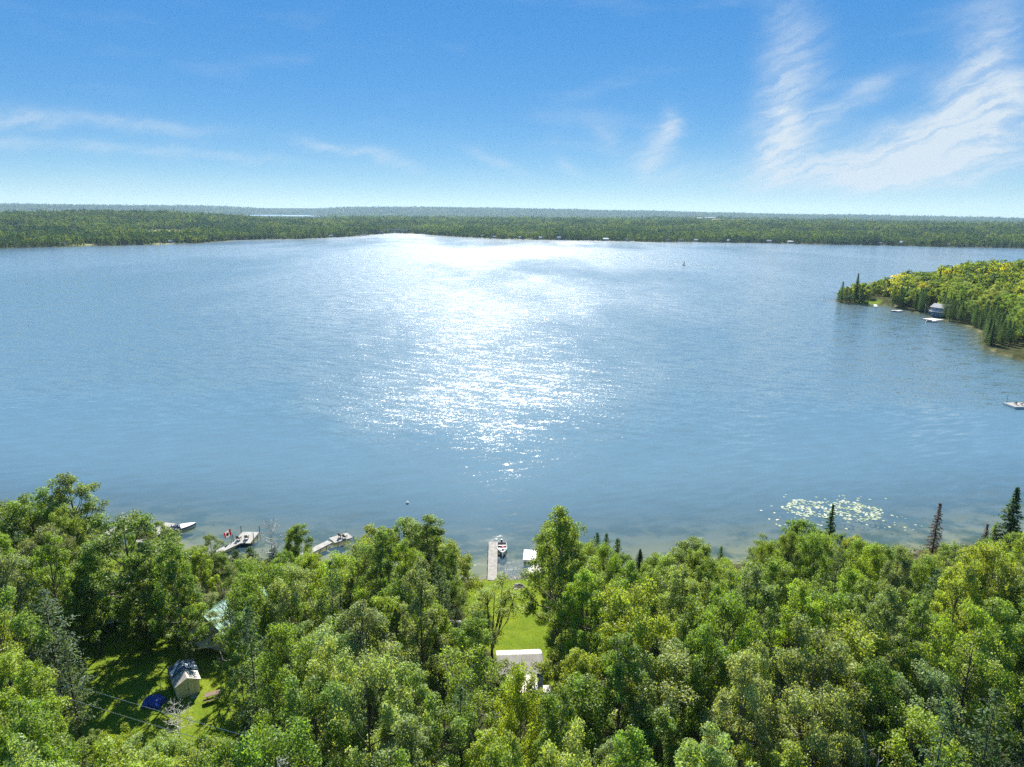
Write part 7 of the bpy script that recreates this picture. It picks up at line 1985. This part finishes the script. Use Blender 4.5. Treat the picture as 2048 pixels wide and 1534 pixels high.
# ------------------------------------------------------------------ far shore: cottages, barns, bridge
FARH = [  # x, y, width, storeys-height, wall, roof, label
    (-846, 1252, 17, 3.0, 'white', 'white', 'first cottage from the left on the far left shore, low and white-roofed'),
    (-772, 1192, 12, 3.0, 'grey', 'grey', 'grey boathouse second from the left on the far left shore'),
    (-742, 1262, 15, 6.0, 'white', 'dark', 'large white house with steep dark roof on the far left shore'),
    (-716, 1268, 12, 3.2, 'grey', 'grey', 'grey cottage just right of the large white far left house'),
    (-640, 1300, 10, 2.8, 'white', 'grey', 'small white cottage at the right end of the left settlement'),
    (-437, 1672, 11, 3.0, 'white', 'grey', 'lone white cottage midway along the left far shore'),
    (-391, 1832, 13, 3.2, 'grey', 'dark', 'grey cottage left of the point by the inlet'),
    (-372, 1975, 14, 4.0, 'brown', 'dark', 'brown house on the point left of the inlet bridge'),
    (-240, 2030, 13, 3.0, 'white', 'grey', 'first cottage right of the inlet bridge'),
    (-80, 1768, 11, 3.0, 'blue', 'grey', 'bluish cottage above the left part of the glitter'),
    (-46, 1704, 10, 3.0, 'grey', 'white', 'small grey cottage beside the bluish far cottage'),
    (18, 1684, 11, 3.0, 'white', 'white', 'white cottage just right of the middle of the far shore'),
    (66, 1664, 12, 3.2, 'white', 'white', 'second white cottage right of the middle of the far shore'),
    (108, 1645, 13, 4.0, 'white', 'white', 'bright white cottage above the right part of the glitter'),
    (171, 1630, 10, 3.0, 'brown', 'dark', 'brown cottage right of the bright white far cottage'),
    (214, 1612, 16, 3.2, 'white', 'white', 'wide white boathouse at the right end of the glitter'),
    (260, 1592, 10, 3.0, 'grey', 'grey', 'grey cottage right of the wide white boathouse'),
    (352, 1582, 11, 3.0, 'white', 'dark', 'first white cottage of three in the right-hand far row'),
    (382, 1588, 9, 3.0, 'white', 'grey', 'middle white cottage of three in the right-hand far row'),
    (418, 1594, 11, 3.0, 'white', 'white', 'last white cottage of three in the right-hand far row'),
    (490, 1584, 12, 3.0, 'grey', 'white', 'pale-roofed cottage above the dark little sailboat'),
    (577, 1572, 13, 3.2, 'white', 'grey', 'white cottage left of the far white boathouse on the right'),
    (618, 1555, 15, 2.8, 'white', 'white', 'low white boathouse on the right far shore'),
    (834, 1500, 14, 5.0, 'white', 'white', 'white steep-gabled cottage on the right far shore'),
    (798, 1515, 9, 2.6, 'blue', 'grey', 'small blue boathouse left of the steep-gabled cottage'),
    (918, 1470, 10, 3.0, 'grey', 'grey', 'grey cottage near the right end of the far shore'),
]
M_farwhite = plain('weathered_white', (.54, .54, .52), .7, .15, .3)
FM = {'white': M_farwhite, 'grey': M_conc, 'dark': M_darkroof, 'brown': M_brownwall, 'blue': M_bluewall}
FR = {'white': M_farwhite, 'grey': M_greyroof, 'dark': M_darkroof}
for (x, y, wd, hh, wc, rc_, lab) in FARH:
    rz_ = math.atan2(-x, y) + R(12 * math.sin(x))
    wd *= .72
    house('far_cottage', lab, on(x, y, .2), rz_, wd, wd * .75, hh, hh * .5 + .5, FM[wc], FR[rc_], (2, 1), 1 if hh < 4.5 else 2, group='cottages along the far shore')
    FAR_SETTLED.append((x, y, wd * .75 + 1))
    for k in range(1, 4):
        FAR_SETTLED.append((x - x / math.hypot(x, y) * 9 * k, y - y / math.hypot(x, y) * 9 * k, 4.5))
BARNS = [(1353, 4835, 75, 9, 'white', 'grey', 'largest white barn on the far farm above the right shore'),
         (1270, 4790, 40, 6, 'white', 'white', 'lower white barn left of the largest barn'),
         (2675, 5940, 130, 8, 'white', 'white', 'long white barn on the far right skyline'),
         (1185, 2580, 26, 5, 'white', 'white', 'left of two long white sheds in a clearing behind the right shore'),
         (1262, 2620, 34, 5, 'white', 'white', 'right of two long white sheds in a clearing behind the right shore'),
         (1359, 3182, 26, 8, 'white', 'white', 'white farm store standing alone behind the right shore'),
         (2073, 4081, 60, 7, 'white', 'white', 'white farm roof right of the lone farm store'),
         (47, 2000, 15, 4, 'white', 'white', 'white roof inland behind the middle of the far shore')]
for (x, y, wd, hh, wc, rc_, lab) in BARNS:
    house('barn', lab, on(x, y, -.5), math.atan2(-x, y) * .6, wd, wd * .42, hh, hh * .5, FM[wc], FR[rc_], (3, 1), group='farm buildings beyond the lake', cat='barn')
    FAR_SETTLED.append((x, y, wd * .8 + 6))
    for k in range(1, 7):
        rr_ = math.hypot(x, y)
        FAR_SETTLED.append((x - x / rr_ * (30 + rr_ * .012) * k, y - y / rr_ * (30 + rr_ * .012) * k, wd * .55 + 6))

br = empty('bridge', (-360, 2078, 0), math.atan2(-44, 92), 'long low grey road bridge over the far inlet', 'bridge')
MB().box((0, 0, 9.2), (104, 8, 1.1)).build('deck', M_conc, br)
for s in (-1, 1):
    MB().box((0, s * 3.8, 10.2), (104, .3, .9)).build('railing', M_conc, br)
for i in range(5):
    MB().box((-40 + 20 * i, 0, 3.2), (1.6, 6.5, 11)).build('pier', M_conc, br)
for k in range(-6, 7):
    FAR_SETTLED.append((-360 + 9 * k, 2070 - 4.5 * k, 13))

sb = empty('sailboat', (208.5, 843, 0), R(40), 'tiny dark sailboat alone on the right of the lake', 'boat')
hr = hull_rings(4.6, 1.5, .45, .15)
MB().loft(hr, False).add([r_[0] for r_ in hr] + [r_[6] for r_ in reversed(hr)], [tuple(range(18))]).build('hull', M_navy, sb)
MB().tube([(0, -.5, .2), (0, -.5, 5.4)], .05, 5).build('mast', M_alu, sb)
MB().add([(0, -.45, .9), (0, 1.8, .95), (0, -.45, 5.3), (.05, -.45, .9), (.05, 1.8, .95), (.05, -.45, 5.3)], [(0, 1, 2), (5, 4, 3), (0, 3, 4, 1), (1, 4, 5, 2), (2, 5, 3, 0)]).build('sail', M_sail, sb)

by = empty('white_spot_buoy', (-22.0, 134.5, 0), 0, 'small white buoy made up for white spots off the left docks', 'buoy')  # made-up buoy standing for small white spots on the water
MB().loft([[(r_ * math.cos(2 * math.pi * j / 10), r_ * math.sin(2 * math.pi * j / 10), z_) for j in range(10)] for z_, r_ in ((-.2, .1), (-.1, .3), (.1, .36), (.3, .3), (.4, .1), (.42, .01))]).build('float', M_white, by, True)
MB().tube([(0, 0, .38), (0, 0, .62)], .03, 5).build('ring_post', M_alu, by)

# ------------------------------------------------------------------ power lines
poles = {}
for nm, (x, y), lab in (('a', (-75, 71.5), 'utility pole off the left side carrying wires'), ('b', (-1.0, 46.0), 'utility pole under the near trees carrying wires'),
                        ('c', (74, 70.5), 'utility pole off the right side carrying wires')):
    z = ground_z(x, y)
    p = empty('utility_pole', (x, y, z), 0, lab, 'pole', 'utility poles')
    MB().tube([(0, 0, -.5), (0, 0, 9.6)], [.16, .11], 8).build('shaft', M_polewood, p)
    MB().box((0, 0, 9.0), (.12, 2.0, .12)).build('crossarm', M_polewood, p)
    poles[nm] = (x, y, z)
for a, b, side in (('a', 'b', 'left'), ('b', 'c', 'right')):
    for k, (dy, dz, wd) in enumerate(((.9, 9.1, 'upper'), (-.9, 9.1, 'lower'))):
        pa, pb = poles[a], poles[b]
        pts = []
        for i in range(25):
            t = i / 24
            pts.append((pa[0] + (pb[0] - pa[0]) * t, pa[1] + (pb[1] - pa[1]) * t + dy, (pa[2] + (pb[2] - pa[2]) * t) + dz - 1.0 * 4 * t * (1 - t)))
        o = MB().tube(pts, .035, 4).build('power_line', M_wire)
        tag(o, f'{wd} of two thin power lines crossing the lower {side} of the wood', 'wire', 'power lines')

# ------------------------------------------------------------------ lily pads, shingle, grass, undergrowth
rng = np.random.RandomState(17)
LILY = [(57.2, 134.1), (62.0, 138.6), (67, 137.2), (72.8, 138.3), (78.6, 133.8), (76.4, 129.6), (70.5, 127.1), (66, 129.4), (59.6, 130.0)]
pads = MB()
cnt = 0
while cnt < 560:
    x, y = rng.uniform(52, 83), rng.uniform(123.5, 141)
    if not in_poly(np.array([x]), np.array([y]), LILY)[0] and rng.random_sample() > .05:
        continue
    if math.sin(x * 1.3 + 2) * math.sin(y * 1.1) + rng.normal(0, .4) < -.25:
        continue
    cnt += 1
    r_ = rng.uniform(.13, .34)
    a0 = rng.uniform(0, 6.28)
    tilt = rng.normal(0, .10, 2)
    ring = [(x + r_ * math.cos(a0 + .25 + 5.8 * j / 8), y + r_ * math.sin(a0 + .25 + 5.8 * j / 8)) for j in range(9)]
    vs = [(x, y, .035)] + [(p[0], p[1], .035 + max(-.02, (p[0] - x) * tilt[0] + (p[1] - y) * tilt[1])) for p in ring]
    pads.add(vs, [(0, j + 1, j + 2) for j in range(8)])
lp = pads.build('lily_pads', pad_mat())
tag(lp, 'floating patch of lily pads with glare painted pale off the right shore', kind='stuff')

peb = MB()
for i in range(1500):
    x = rng.uniform(-2.0, 4.4)
    y = rng.normal(106.0, 2.0)
    z = ground_z(x, y)
    if z > .75 or z < -.9:
        continue
    r_ = rng.uniform(.05, .17)
    q = [(x + r_ * math.cos(k * 1.2566 + i), y + r_ * math.sin(k * 1.2566 + i) * .8, z - .03) for k in range(5)]
    peb.add(q + [(x + r_ * .3, y, z + r_ * .7), (x - r_ * .3, y + .02, z + r_ * .6)], [(0, 1, 5), (1, 2, 5), (2, 6, 5), (2, 3, 6), (3, 4, 6), (4, 0, 6), (0, 5, 6)])
tag(peb.build('shingle', M_conc), 'pale stones along the little beach by the central dock', kind='stuff')


def blades(name, polys, n, label, seed, hgt, col, test=None, wide=.05):
    rr_ = np.random.RandomState(seed)
    X, Y = [], []
    for P in polys:
        P_ = np.array(P)
        lo, hi = P_.min(0), P_.max(0)
        m_ = int(n * (hi - lo).prod() / 1000)
        x, y = rr_.uniform(lo[0], hi[0], m_), rr_.uniform(lo[1], hi[1], m_)
        k = in_poly(x, y, P)
        X.append(x[k])
        Y.append(y[k])
    x, y = np.concatenate(X), np.concatenate(Y)
    sd = lake_sd(x, y)
    k = sd > .9
    x, y, sd = x[k], y[k], sd[k]
    z = terrain(x, y, sd)
    m_ = len(x)
    a = rr_.uniform(0, 6.28, m_)
    h = hgt * rr_.uniform(.5, 1.4, m_)
    ca, sa = np.cos(a) * wide, np.sin(a) * wide
    lx, ly = rr_.normal(0, .5, m_) * h, rr_.normal(0, .5, m_) * h
    q = np.stack([np.stack([x - ca, y - sa, z - .01], 1), np.stack([x + ca, y + sa, z - .01], 1), np.stack([x + lx, y + ly, z + h], 1)], 1)
    o = bpy.data.objects.new(name, quads_mesh(name, q, [M_leaf], np.clip(.5 + .38 * wob(x, y, 4.5, 77) + .2 * wob(x, y, 1.4, 78) + rr_.normal(0, .16, m_), 0, 1), 3))
    COL.objects.link(o)
    o.color = col
    tag(o, label, kind='stuff')


blades('lawn_grass', LAWNS[:3], 52000, 'short bright grass of the shore lawns', 3, .075, (.215, .255, .035, 1), wide=.045)

# ferns and saplings filling the shade under the trees
rr_ = np.random.RandomState(31)
n_ = 5200
ux, uy = rr_.uniform(-105, 105, n_), rr_.uniform(30, 119, n_)
us = lake_sd(ux, uy)
ok = (us > .8) & (np.abs(ux) < uy * .8 + 26)
for P in LAWNS[:3]:
    ok &= ~in_poly(ux, uy, P)
for (hx, hy, hr_) in ((.4, 75.5, 6.5), (-7.8, 84.4, 3), (-39, 86.5, 7), (-58.6, 90.5, 6), (-75.5, 84.5, 5), (-1, 104, 5)):
    ok &= (ux - hx) ** 2 + (uy - hy) ** 2 > hr_ ** 2
ux, uy, us = ux[ok], uy[ok], us[ok]
uz = terrain(ux, uy, us)
cenu = np.stack([ux, uy, uz + rr_.uniform(.3, 1.1, len(ux))], 1)
qu, tu = clumps(cenu, rr_.uniform(.5, 1.1, len(ux)), 26, .34, .2, rr_, .8)
o = bpy.data.objects.new('undergrowth', quads_mesh('undergrowth', qu, [M_leaf], tu))
COL.objects.link(o)
o.color = (.09, .13, .028, 1)
tag(o, 'leafy undergrowth in the shade of the near wood', kind='stuff')
build_far_woods()

# ------------------------------------------------------------------ air
hz = MB().box((0, 0, 85.0), (26200, 26200, 196.0))
hm = bpy.data.materials.new('haze')
hm.use_nodes = True
hm.node_tree.nodes.clear()
hb = NB(hm.node_tree)
ho = hb.node('ShaderNodeOutputMaterial')
pv = hb.node('ShaderNodeVolumePrincipled')
pv.inputs['Color'].default_value = (.50, .76, 1.0, 1)
pv.inputs['Density'].default_value = 4.6e-5
pv.inputs['Anisotropy'].default_value = .2
hm.cycles.volume_sampling = 'DISTANCE'
hm.node_tree.links.new(pv.outputs[0], ho.inputs['Volume'])
haze = hz.build('haze', hm)
tag(haze, 'thin blue summer haze over the lake country', kind='stuff')
print('objects', len(bpy.data.objects))
